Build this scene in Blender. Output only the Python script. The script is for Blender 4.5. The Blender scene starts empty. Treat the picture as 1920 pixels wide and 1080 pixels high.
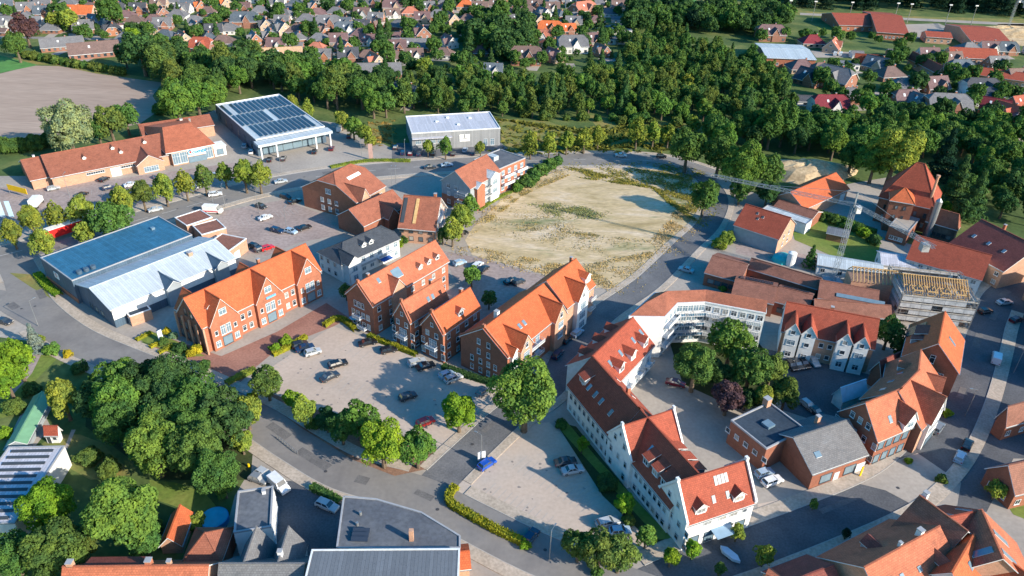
import bpy, math, random
import numpy as np
from mathutils import Vector, Matrix
R = math.radians
SC = bpy.context.scene
COL = SC.collection
# ------------------------------------------------------------------ camera, sky, sun
CH = 110.0; PITCH = R(31.7); ROLL = R(-1.5); FPX = 1400.0
cd = bpy.data.cameras.new('camera'); cam = bpy.data.objects.new('camera', cd); COL.objects.link(cam)
cd.sensor_width = 36.0; cd.lens = 36.0*FPX/1920.0; cd.clip_start = 1.0; cd.clip_end = 6000.0
cam.matrix_world = (Matrix.Translation((0, 0, CH)) @ Matrix.Rotation(R(90)-PITCH, 4, 'X') @ Matrix.Rotation(-ROLL, 4, 'Z'))
SC.camera = cam
SUN_AZ = R(-31.0); SUN_EL = R(25.0)
wd = bpy.data.worlds.new('World'); SC.world = wd; wd.use_nodes = True
wn = wd.node_tree; bg = wn.nodes['Background']
sky = wn.nodes.new('ShaderNodeTexSky'); sky.sky_type = 'NISHITA'; sky.sun_disc = False
sky.sun_elevation = SUN_EL; sky.sun_rotation = R(90)-SUN_AZ; sky.air_density = 1.3; sky.ozone_density = 2.0
hs = wn.nodes.new('ShaderNodeHueSaturation'); hs.inputs['Saturation'].default_value = 1.75
wn.links.new(sky.outputs[0], hs.inputs['Color']); wn.links.new(hs.outputs[0], bg.inputs[0]); bg.inputs[1].default_value = 0.145
sl = bpy.data.lights.new('sun', 'SUN'); sl.energy = 4.7; sl.angle = R(0.5); sl.color = (1.0, 0.90, 0.76)
so = bpy.data.objects.new('sun', sl); COL.objects.link(so)
sd = Vector((math.cos(SUN_EL)*math.cos(SUN_AZ), math.cos(SUN_EL)*math.sin(SUN_AZ), math.sin(SUN_EL)))
so.rotation_euler = sd.to_track_quat('Z', 'Y').to_euler()
SC.view_settings.view_transform = 'Standard'; SC.view_settings.look = 'None'
SC.view_settings.exposure = 0.72; SC.view_settings.gamma = 1.0
SC.render.engine = 'CYCLES'
SC.cycles.max_bounces = 4; SC.cycles.diffuse_bounces = 2; SC.cycles.glossy_bounces = 2
SC.cycles.transmission_bounces = 1; SC.cycles.transparent_max_bounces = 4
SC.cycles.use_adaptive_sampling = True; SC.cycles.caustics_reflective = False
try:
    SC.cycles.use_denoising = True
except Exception:
    pass
# ------------------------------------------------------------------ surveying: where a sight line meets the level z
_cp, _sp = math.cos(PITCH), math.sin(PITCH)
def W(px, py, z=0.0):
    x = px-960.0; y = py-540.0
    x, y = math.cos(ROLL)*x-math.sin(ROLL)*y, math.sin(ROLL)*x+math.cos(ROLL)*y
    k = (CH-z)/(y*_cp+FPX*_sp)
    return Vector((x*k, (FPX*_cp-y*_sp)*k, z))
def PX(v):
    dz = CH-v[2]; dep = v[1]*_cp+dz*_sp; u = FPX*v[0]/dep; w = FPX*(dz*_cp-v[1]*_sp)/dep
    return (math.cos(ROLL)*u+math.sin(ROLL)*w+960, -math.sin(ROLL)*u+math.cos(ROLL)*w+540)
def ppm(v):                                   # picture pixels per metre at a point
    return FPX/(v[1]*_cp+(CH-v[2])*_sp)
# ------------------------------------------------------------------ materials
MATS = {}
def _m(name):
    m = bpy.data.materials.new(name); m.use_nodes = True
    n = m.node_tree.nodes; return m, n, m.node_tree.links, n['Principled BSDF']
def _ramp(n, stops):
    r = n.new('ShaderNodeValToRGB'); e = r.color_ramp.elements
    while len(e) < len(stops): e.new(0.5)
    for i, (p, c) in enumerate(stops):
        e[i].position = p; e[i].color = (c[0], c[1], c[2], 1)
    return r
def mat_noise(key, c1, c2, scale=0.3, rough=0.85, detail=4.0, spec=0.3, bump=0.0, c3=None, s2=None, metal=0.0, dist=0.0, stretch=None, fc=(0.8, 1.15)):
    """two or three tone surface, large soft noise multiplied by a fine one, in world metres"""
    if key in MATS: return MATS[key]
    m, n, l, b = _m(key)
    g = n.new('ShaderNodeNewGeometry')
    a = n.new('ShaderNodeTexNoise'); a.inputs['Scale'].default_value = scale; a.inputs['Detail'].default_value = detail
    a.inputs['Roughness'].default_value = 0.62; a.inputs['Distortion'].default_value = dist
    if stretch:
        mp = n.new('ShaderNodeMapping'); mp.inputs['Rotation'].default_value = (0, 0, stretch[0]); mp.inputs['Scale'].default_value = (stretch[1], stretch[2], 1); l.new(g.outputs['Position'], mp.inputs[0]); g = mp; g_out = mp.outputs[0]
    else: g_out = g.outputs['Position']
    l.new(g_out, a.inputs['Vector'])
    st = [(0.35, c1), (0.65, c2)] if c3 is None else [(0.32, c1), (0.5, c2), (0.68, c3)]
    r = _ramp(n, st); l.new(a.outputs['Fac'], r.inputs[0])
    f = n.new('ShaderNodeTexNoise'); f.inputs['Scale'].default_value = s2 or scale*9; f.inputs['Detail'].default_value = 3
    l.new(g_out, f.inputs['Vector'])
    fr_ = _ramp(n, [(0.3, (fc[0],)*3), (0.7, (fc[1],)*3)]); l.new(f.outputs['Fac'], fr_.inputs[0])
    mx = n.new('ShaderNodeMix'); mx.data_type = 'RGBA'; mx.blend_type = 'MULTIPLY'; mx.inputs[0].default_value = 1.0
    l.new(r.outputs[0], mx.inputs[6]); l.new(fr_.outputs[0], mx.inputs[7]); l.new(mx.outputs[2], b.inputs['Base Color'])
    b.inputs['Roughness'].default_value = rough; b.inputs['Specular IOR Level'].default_value = spec; b.inputs['Metallic'].default_value = metal
    if bump:
        bp = n.new('ShaderNodeBump'); bp.inputs['Strength'].default_value = bump; bp.inputs['Distance'].default_value = 0.3
        l.new(f.outputs['Fac'], bp.inputs['Height']); l.new(bp.outputs[0], b.inputs['Normal'])
    MATS[key] = m; return m
def mat_tile(key, col, kind='tile', var=0.25, objcol=False, rough=0.75):
    """roof tiles, bricks or sheet metal laid in rows; u runs along the eave and v up the slope, in metres"""
    if key in MATS: return MATS[key]
    m, n, l, b = _m(key)
    uv = n.new('ShaderNodeUVMap'); mp = n.new('ShaderNodeMapping'); l.new(uv.outputs[0], mp.inputs[0])
    br = n.new('ShaderNodeTexBrick'); l.new(mp.outputs[0], br.inputs['Vector'])
    br.inputs['Scale'].default_value = 1.0; br.inputs['Color1'].default_value = (1.1, 1.1, 1.1, 1); br.inputs['Color2'].default_value = (0.86, 0.86, 0.86, 1)
    br.inputs['Mortar'].default_value = (0.62, 0.6, 0.6, 1); br.inputs['Mortar Smooth'].default_value = 0.4
    if kind == 'tile': br.inputs['Brick Width'].default_value = 0.45; br.inputs['Row Height'].default_value = 0.36; br.inputs['Mortar Size'].default_value = 0.03
    elif kind == 'brick': br.inputs['Brick Width'].default_value = 0.5; br.inputs['Row Height'].default_value = 0.16; br.inputs['Mortar Size'].default_value = 0.012; br.inputs['Mortar'].default_value = (1.25, 1.3, 1.35, 1)
    elif kind == 'paver': br.inputs['Brick Width'].default_value = 0.9; br.inputs['Row Height'].default_value = 0.45; br.inputs['Mortar Size'].default_value = 0.03
    else: br.inputs['Brick Width'].default_value = 0.6; br.inputs['Row Height'].default_value = 60; br.inputs['Mortar Size'].default_value = 0.035; br.offset = 0.0
    g = n.new('ShaderNodeNewGeometry'); oi = n.new('ShaderNodeObjectInfo')
    a = n.new('ShaderNodeTexNoise'); a.inputs['Scale'].default_value = 0.45; a.inputs['Detail'].default_value = 5; a.inputs['Roughness'].default_value = 0.7
    l.new(g.outputs['Position'], a.inputs['Vector'])
    r = _ramp(n, [(0.28, (1-var*1.25, 1-var*1.0, 1-var*0.8)), (0.5, (1, 1, 1)), (0.72, (1+var*0.6, 1+var*0.9, 1+var*1.1))]); l.new(a.outputs['Fac'], r.inputs[0])
    sp = n.new('ShaderNodeTexNoise'); sp.inputs['Scale'].default_value = 4.5; sp.inputs['Detail'].default_value = 2; l.new(g.outputs['Position'], sp.inputs['Vector'])
    rs = _ramp(n, [(0.25, (0.66, 0.68, 0.72)), (0.42, (1, 1, 1)), (0.8, (1.1, 1.1, 1.1))]); l.new(sp.outputs['Fac'], rs.inputs[0])
    m0 = n.new('ShaderNodeMix'); m0.data_type = 'RGBA'; m0.blend_type = 'MULTIPLY'; m0.inputs[0].default_value = 0.8; l.new(r.outputs[0], m0.inputs[6]); l.new(rs.outputs[0], m0.inputs[7])
    m1 = n.new('ShaderNodeMix'); m1.data_type = 'RGBA'; m1.blend_type = 'MULTIPLY'; m1.inputs[0].default_value = 1.0
    l.new(br.outputs['Color'], m1.inputs[6]); l.new(m0.outputs[2], m1.inputs[7])
    m2 = n.new('ShaderNodeMix'); m2.data_type = 'RGBA'; m2.blend_type = 'MULTIPLY'; m2.inputs[0].default_value = 1.0
    l.new(m1.outputs[2], m2.inputs[6])
    if objcol: l.new(oi.outputs['Color'], m2.inputs[7])
    else: m2.inputs[7].default_value = (*col, 1)
    l.new(m2.outputs[2], b.inputs['Base Color'])
    b.inputs['Roughness'].default_value = rough; b.inputs['Specular IOR Level'].default_value = 0.3
    if kind in ('tile', 'metal'):
        bp = n.new('ShaderNodeBump'); bp.inputs['Strength'].default_value = 0.35; bp.inputs['Distance'].default_value = 0.05
        l.new(br.outputs['Fac'], bp.inputs['Height']); bp.invert = True; l.new(bp.outputs[0], b.inputs['Normal'])
    MATS[key] = m; return m
def mat_plain(key, col, rough=0.6, metal=0.0, spec=0.5, objcol=False, emit=None, coat=0.0):
    if key in MATS: return MATS[key]
    m, n, l, b = _m(key)
    g = n.new('ShaderNodeNewGeometry'); a = n.new('ShaderNodeTexNoise'); a.inputs['Scale'].default_value = 0.9; a.inputs['Detail'].default_value = 4
    l.new(g.outputs['Position'], a.inputs['Vector'])
    r = _ramp(n, [(0.3, (0.88,)*3), (0.7, (1.06,)*3)]); l.new(a.outputs['Fac'], r.inputs[0])
    m2 = n.new('ShaderNodeMix'); m2.data_type = 'RGBA'; m2.blend_type = 'MULTIPLY'; m2.inputs[0].default_value = 1.0
    l.new(r.outputs[0], m2.inputs[6])
    if objcol:
        oi = n.new('ShaderNodeObjectInfo'); l.new(oi.outputs['Color'], m2.inputs[7])
    else: m2.inputs[7].default_value = (*col, 1)
    l.new(m2.outputs[2], b.inputs['Base Color'])
    b.inputs['Roughness'].default_value = rough; b.inputs['Metallic'].default_value = metal; b.inputs['Specular IOR Level'].default_value = spec
    b.inputs['Coat Weight'].default_value = coat; b.inputs['Coat Roughness'].default_value = 0.08
    MATS[key] = m; return m
def mat_leaf():
    m, n, l, b = _m('leaf'); out = n['Material Output']; n.remove(b)
    oi = n.new('ShaderNodeObjectInfo'); g = n.new('ShaderNodeNewGeometry')
    a = n.new('ShaderNodeTexNoise'); a.inputs['Scale'].default_value = 0.5; a.inputs['Detail'].default_value = 3
    l.new(g.outputs['Position'], a.inputs['Vector'])
    f = n.new('ShaderNodeTexNoise'); f.inputs['Scale'].default_value = 3.0; l.new(g.outputs['Position'], f.inputs['Vector'])
    r = _ramp(n, [(0.3, (0.62, 0.74, 0.85)), (0.7, (1.5, 1.3, 0.9))]); l.new(a.outputs['Fac'], r.inputs[0])
    r2 = _ramp(n, [(0.3, (0.7,)*3), (0.7, (1.35,)*3)]); l.new(f.outputs['Fac'], r2.inputs[0])
    m1 = n.new('ShaderNodeMix'); m1.data_type = 'RGBA'; m1.blend_type = 'MULTIPLY'; m1.inputs[0].default_value = 1.0
    m2 = n.new('ShaderNodeMix'); m2.data_type = 'RGBA'; m2.blend_type = 'MULTIPLY'; m2.inputs[0].default_value = 1.0
    l.new(oi.outputs['Color'], m1.inputs[6]); l.new(r.outputs[0], m1.inputs[7]); l.new(m1.outputs[2], m2.inputs[6]); l.new(r2.outputs[0], m2.inputs[7])
    d = n.new('ShaderNodeBsdfDiffuse'); t = n.new('ShaderNodeBsdfTranslucent'); x = n.new('ShaderNodeMixShader'); x.inputs[0].default_value = 0.22
    l.new(m2.outputs[2], d.inputs[0]); l.new(m2.outputs[2], t.inputs[0]); l.new(d.outputs[0], x.inputs[1]); l.new(t.outputs[0], x.inputs[2])
    l.new(x.outputs[0], out.inputs[0]); MATS['leaf'] = m; return m
LEAF = mat_leaf()
BARK = mat_noise('bark', (0.10, 0.075, 0.05), (0.18, 0.14, 0.10), 1.5)
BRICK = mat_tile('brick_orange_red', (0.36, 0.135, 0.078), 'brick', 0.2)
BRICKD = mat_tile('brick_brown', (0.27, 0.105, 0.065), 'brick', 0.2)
BRICKL = mat_tile('brick_light', (0.47, 0.27, 0.18), 'brick', 0.15)
BRICKC = mat_tile('brick_tinted', (1, 1, 1), 'brick', 0.15, True)
T_OR = mat_tile('roof_orange', (0.50, 0.122, 0.046), 'tile', 0.14)
T_OR2 = mat_tile('roof_light_orange', (0.45, 0.142, 0.075), 'tile', 0.22)
T_RED = mat_tile('roof_red', (0.33, 0.075, 0.042), 'tile', 0.16)
T_DRED = mat_tile('roof_dark_red', (0.23, 0.065, 0.05), 'tile', 0.18)
T_BR = mat_tile('roof_brown', (0.26, 0.115, 0.08), 'tile', 0.22)
T_RB = mat_tile('roof_red_brown', (0.32, 0.115, 0.07), 'tile', 0.22)
T_GR = mat_tile('roof_grey', (0.17, 0.17, 0.175), 'tile', 0.15)
T_DG = mat_tile('roof_slate', (0.06, 0.07, 0.085), 'tile', 0.2)
T_OBJ = mat_tile('roof_tinted', (1, 1, 1), 'tile', 0.18, True)
M_BLUE = mat_tile('metal_blue', (0.035, 0.14, 0.24), 'metal', 0.25, rough=0.5)
M_LGREY = mat_tile('metal_pale', (0.46, 0.52, 0.56), 'metal', 0.08, rough=0.5)
M_LILAC = mat_tile('metal_light_grey', (0.50, 0.50, 0.55), 'metal', 0.06, rough=0.5)
M_GREY = mat_tile('metal_mid_grey', (0.15, 0.165, 0.185), 'metal', 0.06, rough=0.55)
M_NAVY = mat_tile('cladding_blue_grey', (0.075, 0.12, 0.17), 'metal', 0.1, rough=0.55)
FELT = mat_noise('roof_felt', (0.095, 0.105, 0.125), (0.14, 0.15, 0.165), 0.15)
FELTD = mat_noise('roof_felt_dark', (0.022, 0.04, 0.062), (0.045, 0.065, 0.09), 0.2)
WHITE = mat_plain('render_white', (0.78, 0.78, 0.76), 0.8)
CREAM = mat_plain('render_cream', (0.62, 0.55, 0.44), 0.8)
GREYW = mat_plain('render_grey', (0.30, 0.34, 0.37), 0.8)
TRIM = mat_plain('trim_white', (0.72, 0.74, 0.75), 0.5)
TRIMD = mat_plain('trim_dark', (0.05, 0.06, 0.07), 0.5)
COPING = mat_plain('coping_grey', (0.34, 0.35, 0.37), 0.6)
GLASS = mat_plain('window_glass', (0.03, 0.045, 0.06), 0.12, spec=0.9)
_n = GLASS.node_tree.nodes; _l = GLASS.node_tree.links; _oi = _n.new('ShaderNodeObjectInfo'); _r = _ramp(_n, [(0.0, (0.02, 0.03, 0.04)), (0.55, (0.045, 0.065, 0.085)), (0.72, (0.16, 0.18, 0.19)), (0.9, (0.42, 0.40, 0.36))])
_l.new(_oi.outputs['Random'], _r.inputs[0]); _l.new(_r.outputs[0], [q for q in _n if q.type == 'MIX'][0].inputs[7])
GLASSB = mat_plain('window_glass_pale', (0.16, 0.24, 0.30), 0.15, spec=0.9)
SOLAR = mat_plain('solar_cell', (0.03, 0.04, 0.06), 0.25, spec=0.8)
STEEL = mat_plain('galvanised_steel', (0.35, 0.37, 0.38), 0.45, metal=0.6)
CRANEM = mat_plain('crane_grey', (0.26, 0.30, 0.33), 0.5)
WOOD = mat_noise('fresh_timber', (0.50, 0.30, 0.12), (0.62, 0.42, 0.20), 2.0)
WOODB = mat_noise('brown_timber', (0.24, 0.12, 0.06), (0.32, 0.17, 0.09), 2.0)
CARP = mat_plain('car_paint', (1, 1, 1), 0.3, objcol=True, coat=0.8)
TYRE = mat_plain('tyre_rubber', (0.02, 0.02, 0.02), 0.9)
LAMPG = mat_plain('lamp_glass', (0.7, 0.7, 0.65), 0.2)
REDG = mat_plain('red_glass', (0.35, 0.01, 0.01), 0.2)
TINT = mat_plain('tinted_paint', (1, 1, 1), 0.6, objcol=True)
# ------------------------------------------------------------------ mesh helpers
class MB:
    def __init__(s): s.v = []; s.f = []; s.m = []
    def poly(s, pts, m=0):
        i = len(s.v); s.v += [tuple(p) for p in pts]; s.f.append(tuple(range(i, i+len(pts)))); s.m.append(m)
    def box(s, x0, x1, y0, y1, z0, z1, m=0, bottom=True):
        a = [(x0, y0), (x1, y0), (x1, y1), (x0, y1)]
        s.prism(a, z0, z1, m, m, bottom)
    def prism(s, pts, z0, z1, m=0, mt=None, bottom=True):
        """pts counter-clockwise in plan"""
        ar = sum(pts[i][0]*pts[(i+1) % len(pts)][1]-pts[(i+1) % len(pts)][0]*pts[i][1] for i in range(len(pts)))
        if ar < 0: pts = pts[::-1]
        k = len(pts)
        for i in range(k):
            p, q = pts[i], pts[(i+1) % k]
            s.poly([(p[0], p[1], z0), (q[0], q[1], z0), (q[0], q[1], z1), (p[0], p[1], z1)], m)
        s.poly([(p[0], p[1], z1) for p in pts], m if mt is None else mt)
        if bottom: s.poly([(p[0], p[1], z0) for p in pts[::-1]], m)
    def slab(s, pts, t, m=0, ms=None):
        """a thick sheet: pts is the upper face, thickness t straight down"""
        pts = [Vector(p) for p in pts]
        nrm = (pts[1]-pts[0]).cross(pts[2]-pts[1])
        if nrm.z < 0: pts = pts[::-1]
        ms = m if ms is None else ms
        s.poly(pts, m); dn = Vector((0, 0, -t)); k = len(pts)
        s.poly([p+dn for p in pts[::-1]], ms)
        for i in range(k):
            p, q = pts[i], pts[(i+1) % k]
            s.poly([p, p+dn, q+dn, q], ms)
    def bar(s, a, b, w, m=0, h=None):
        a = Vector(a); b = Vector(b); d = b-a
        if d.length < 1e-6: return
        d.normalize(); up = Vector((0, 0, 1)) if abs(d.z) < 0.95 else Vector((1, 0, 0))
        u = d.cross(up).normalized()*w/2; v = u.normalized().cross(d).normalized()*(h or w)/2
        A = [a-u-v, a+u-v, a+u+v, a-u+v]; B = [p+(b-a) for p in A]
        for i in range(4):
            j = (i+1) % 4; s.poly([A[i], A[j], B[j], B[i]], m)
        s.poly(A[::-1], m); s.poly(B, m)
    def cyl(s, a, b, r0, r1, n=8, m=0):
        a = Vector(a); b = Vector(b); d = (b-a).normalized()
        up = Vector((0, 0, 1)) if abs(d.z) < 0.95 else Vector((1, 0, 0))
        u = d.cross(up).normalized(); v = u.cross(d)
        A = [a+(u*math.cos(2*math.pi*i/n)+v*math.sin(2*math.pi*i/n))*r0 for i in range(n)]
        B = [b+(u*math.cos(2*math.pi*i/n)+v*math.sin(2*math.pi*i/n))*r1 for i in range(n)]
        for i in range(n):
            j = (i+1) % n; s.poly([A[i], B[i], B[j], A[j]], m)
        s.poly(A, m); s.poly(B[::-1], m)
    def tri_fan_dome(s, c, r, h, n=12, m=0):
        for k in range(3):
            a0, a1 = k*math.pi/6, (k+1)*math.pi/6
            for i in range(n):
                t0, t1 = 2*math.pi*i/n, 2*math.pi*(i+1)/n
                P = lambda t, a: (c[0]+r*math.cos(a)*math.cos(t), c[1]+r*math.cos(a)*math.sin(t), c[2]+h*math.sin(a))
                s.poly([P(t0, a0), P(t1, a0), P(t1, a1), P(t0, a1)], m)
    def mesh(s, name, mats, smooth=False):
        me = bpy.data.meshes.new(name); me.from_pydata(s.v, [], s.f)
        for mt in mats: me.materials.append(mt)
        me.polygons.foreach_set('material_index', s.m)
        uvl = me.uv_layers.new(name='UVMap'); uv = np.zeros((len(me.loops), 2), np.float32); li = 0
        for f in s.f:
            P = [Vector(s.v[i]) for i in f]; nn = Vector((0, 0, 0))
            for i in range(len(P)):
                a, b = P[i], P[(i+1) % len(P)]
                nn += Vector(((a.y-b.y)*(a.z+b.z), (a.z-b.z)*(a.x+b.x), (a.x-b.x)*(a.y+b.y)))
            nn = nn.normalized() if nn.length > 1e-9 else Vector((0, 0, 1))
            if abs(nn.z) > 0.995: u = Vector((1, 0, 0)); v = Vector((0, 1, 0))
            else: u = Vector((0, 0, 1)).cross(nn).normalized(); v = nn.cross(u)
            for p in P: uv[li] = (p.dot(u), p.dot(v)); li += 1
        uvl.data.foreach_set('uv', uv.ravel())
        if smooth: me.polygons.foreach_set('use_smooth', [True]*len(me.polygons))
        me.update(); return me
    def build(s, name, mats, parent=None, smooth=False):
        if not isinstance(mats, (list, tuple)): mats = [mats]
        o = bpy.data.objects.new(name, s.mesh(name, mats, smooth)); COL.objects.link(o)
        if parent is not None: o.parent = parent
        return o
def tag(o, label=None, cat=None, group=None, kind=None):
    if label: o['label'] = label
    if cat: o['category'] = cat
    if group: o['group'] = group
    if kind: o['kind'] = kind
    return o
def empty(name, loc, rz=0.0):
    e = bpy.data.objects.new(name, None); COL.objects.link(e); e.location = loc; e.rotation_euler = (0, 0, rz); e.empty_display_size = 0.5
    return e
def link_copy(src, parent=None):
    c = src.copy(); COL.objects.link(c)
    if parent is not None: c.parent = parent
    return c
def copy_tree(src, parent=None):
    c = link_copy(src, parent)
    for ch in src.children: copy_tree(ch, c)
    return c
ORD = ['leftmost'] + ['%s from the left' % w for w in 'second third fourth fifth sixth seventh eighth ninth tenth eleventh twelfth thirteenth fourteenth fifteenth sixteenth seventeenth eighteenth nineteenth twentieth'.split()]
ROWN = ['nearest', 'second', 'third', 'fourth', 'fifth', 'sixth', 'seventh', 'eighth']
# ------------------------------------------------------------------ the ground and what is laid on it
ASPH = mat_noise('asphalt', (0.115, 0.118, 0.125), (0.175, 0.175, 0.18), 0.12, 0.9, s2=2.5)
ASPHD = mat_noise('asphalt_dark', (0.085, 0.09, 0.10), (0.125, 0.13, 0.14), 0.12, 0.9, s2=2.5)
ASPHW = mat_noise('asphalt_worn', (0.165, 0.155, 0.15), (0.235, 0.22, 0.205), 0.05, 0.9, s2=1.2, c3=(0.185, 0.18, 0.18), fc=(0.93, 1.05))
PAVE = mat_noise('paving_beige', (0.42, 0.34, 0.275), (0.50, 0.405, 0.33), 0.035, 0.9, s2=1.3, c3=(0.44, 0.39, 0.345), fc=(0.92, 1.06))
PAVEG = mat_noise('paving_grey', (0.31, 0.275, 0.24), (0.40, 0.355, 0.305), 0.05, 0.9, s2=1.2, fc=(0.9, 1.07))
PAVEP = mat_noise('paving_pinkish', (0.30, 0.235, 0.21), (0.38, 0.305, 0.275), 0.06, 0.9, s2=1.0)
CLINK = mat_noise('clinker_red', (0.25, 0.12, 0.09), (0.34, 0.175, 0.13), 0.1, 0.9, s2=2.0)
KERB = mat_plain('kerb_stone', (0.40, 0.38, 0.35), 0.85)
SIDE = mat_noise('footway', (0.40, 0.335, 0.265), (0.48, 0.405, 0.33), 0.2, 0.9, s2=2.0)
FIELD = mat_noise('bare_field', (0.34, 0.25, 0.195), (0.41, 0.31, 0.245), 0.05, 0.95, s2=0.9, stretch=(0.55, 0.12, 1.6))
FIELDG = mat_noise('green_field', (0.07, 0.20, 0.05), (0.10, 0.26, 0.06), 0.03, 0.95)
DRY = mat_noise('dry_grass', (0.30, 0.22, 0.07), (0.20, 0.20, 0.06), 0.15, 0.95, s2=1.2, c3=(0.12, 0.16, 0.04))
GARD = mat_noise('garden_grass', (0.045, 0.085, 0.025), (0.085, 0.13, 0.035), 0.06, 0.95, s2=0.7, c3=(0.17, 0.19, 0.06))
LAWN = mat_noise('lawn', (0.12, 0.19, 0.03), (0.19, 0.22, 0.05), 0.1, 0.95, s2=1.2)
SOIL = mat_noise('soil_bed', (0.20, 0.105, 0.07), (0.30, 0.18, 0.12), 0.3, 0.95)
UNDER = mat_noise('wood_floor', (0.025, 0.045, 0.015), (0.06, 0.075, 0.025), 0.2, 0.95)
SANDM = mat_noise('sand_heap', (0.42, 0.30, 0.17), (0.60, 0.46, 0.28), 0.25, 0.95, s2=1.0)
MARK = mat_plain('road_paint', (0.55, 0.55, 0.53), 0.7)
MARKF = mat_plain('faded_paint', (0.40, 0.375, 0.34), 0.85)
def mat_lot():
    m, n, l, b = _m('vacant_lot'); g = n.new('ShaderNodeNewGeometry')
    mp = n.new('ShaderNodeMapping'); mp.inputs['Rotation'].default_value = (0, 0, 0.35); mp.inputs['Scale'].default_value = (0.45, 1.3, 1)
    l.new(g.outputs['Position'], mp.inputs[0])
    def nz(s, d, dist=0.0, src=mp):
        a = n.new('ShaderNodeTexNoise'); a.inputs['Scale'].default_value = s; a.inputs['Detail'].default_value = d; a.inputs['Roughness'].default_value = 0.68
        a.inputs['Distortion'].default_value = dist
        l.new(src.outputs[0], a.inputs['Vector']); return a
    a = nz(0.09, 6, 0.6); r = _ramp(n, [(0.33, (0.35, 0.265, 0.125)), (0.45, (0.50, 0.385, 0.215)), (0.53, (0.55, 0.425, 0.26)), (0.66, (0.62, 0.51, 0.37))]); l.new(a.outputs['Fac'], r.inputs[0])
    w = nz(0.045, 7, 0.3); rw = _ramp(n, [(0.55, (0, 0, 0)), (0.66, (1, 1, 1))]); l.new(w.outputs['Fac'], rw.inputs[0])
    mx = n.new('ShaderNodeMix'); mx.data_type = 'RGBA'; l.new(rw.outputs[0], mx.inputs[0]); l.new(r.outputs[0], mx.inputs[6]); mx.inputs[7].default_value = (0.16, 0.19, 0.075, 1)
    f = nz(0.9, 4); rf = _ramp(n, [(0.3, (0.72,)*3), (0.7, (1.2,)*3)]); l.new(f.outputs['Fac'], rf.inputs[0])
    m2 = n.new('ShaderNodeMix'); m2.data_type = 'RGBA'; m2.blend_type = 'MULTIPLY'; m2.inputs[0].default_value = 1.0
    l.new(mx.outputs[2], m2.inputs[6]); l.new(rf.outputs[0], m2.inputs[7]); l.new(m2.outputs[2], b.inputs['Base Color']); b.inputs['Roughness'].default_value = 0.95
    return m
LOT = mat_lot()
def sheet(name, pxs, z, mat, label=None, world=False):
    m = MB(); pts = [(p[0], p[1], z) for p in (pxs if world else [W(*q) for q in pxs])]
    ar = sum(pts[i][0]*pts[(i+1) % len(pts)][1]-pts[(i+1) % len(pts)][0]*pts[i][1] for i in range(len(pts)))
    m.poly(pts if ar > 0 else pts[::-1])
    return tag(m.build(name, mat), kind='structure')
def smooth(P, n=6):
    out = []
    for i in range(len(P)-1):
        p0 = P[max(i-1, 0)]; p1 = P[i]; p2 = P[i+1]; p3 = P[min(i+2, len(P)-1)]
        for k in range(n):
            t = k/n
            out.append(0.5*((2*p1)+(p2-p0)*t+(2*p0-5*p1+4*p2-p3)*t*t+(3*p1-p0-3*p2+p3)*t**3))
    out.append(P[-1]); return out
def offs(P, d):
    r = []
    for i, p in enumerate(P):
        a = P[max(i-1, 0)]; b = P[min(i+1, len(P)-1)]; t = (b-a).normalized(); r.append(Vector((p.x-t.y*d, p.y+t.x*d, 0)))
    return r
def ribbon(mb, P, d0, d1, z0, z1=None, m=0):
    """strip between offsets d0<d1 of line P; with z1 it is a raised slab"""
    A = offs(P, d0); B = offs(P, d1)
    zt = z0 if z1 is None else z1
    for i in range(len(P)-1):
        q = [(A[i].x, A[i].y, zt), (A[i+1].x, A[i+1].y, zt), (B[i+1].x, B[i+1].y, zt), (B[i].x, B[i].y, zt)]
        mb.poly(q, m)
        if z1 is not None:
            for U, V in ((A, A), (B, B)):
                p, r_ = U[i], U[i+1]
                mb.poly([(p.x, p.y, z0), (r_.x, r_.y, z0), (r_.x, r_.y, z1), (p.x, p.y, z1)], m)
ROADS = []
def footways():
    for ri, (P, w, foot) in enumerate(ROADS):
        def clear(q, ext):
            for rj, (P2, w2, f2) in enumerate(ROADS):
                if rj != ri and any((q.x-p.x)**2+(q.y-p.y)**2 < (w2/2+ext)**2 for p in FINE[rj]): return False
            return True
        for s, fw in ((-1, foot[0]), (1, foot[1])):
            if not fw: continue
            run = []; runs = []
            D = FINE[ri]; A = offs(D, s*(w/2+fw*0.5))
            for i, q in enumerate(A):
                if clear(q, fw*0.5+0.1): run.append(D[i])
                else:
                    if len(run) > 2: runs.append(run)
                    run = []
            if len(run) > 2: runs.append(run)
            for rn in runs:
                m = MB(); a, b = sorted((s*(w/2+0.15), s*(w/2+fw))); ribbon(m, rn, a, b, 0.0, 0.150+0.004*ri+0.002*(s > 0)); tag(m.build('footway', SIDE), kind='structure')
                m = MB(); a, b = sorted((s*w/2, s*(w/2+0.15))); ribbon(m, rn, a, b, 0.0, 0.175+0.004*ri); tag(m.build('kerb', KERB), kind='structure')
def fine(P):
    out = [P[0]]
    for i in range(len(P)-1):
        n = max(1, int((P[i+1]-P[i]).length/1.5))
        for k in range(1, n+1): out.append(P[i]+(P[i+1]-P[i])*k/n)
    return out
FINE = []
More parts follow.
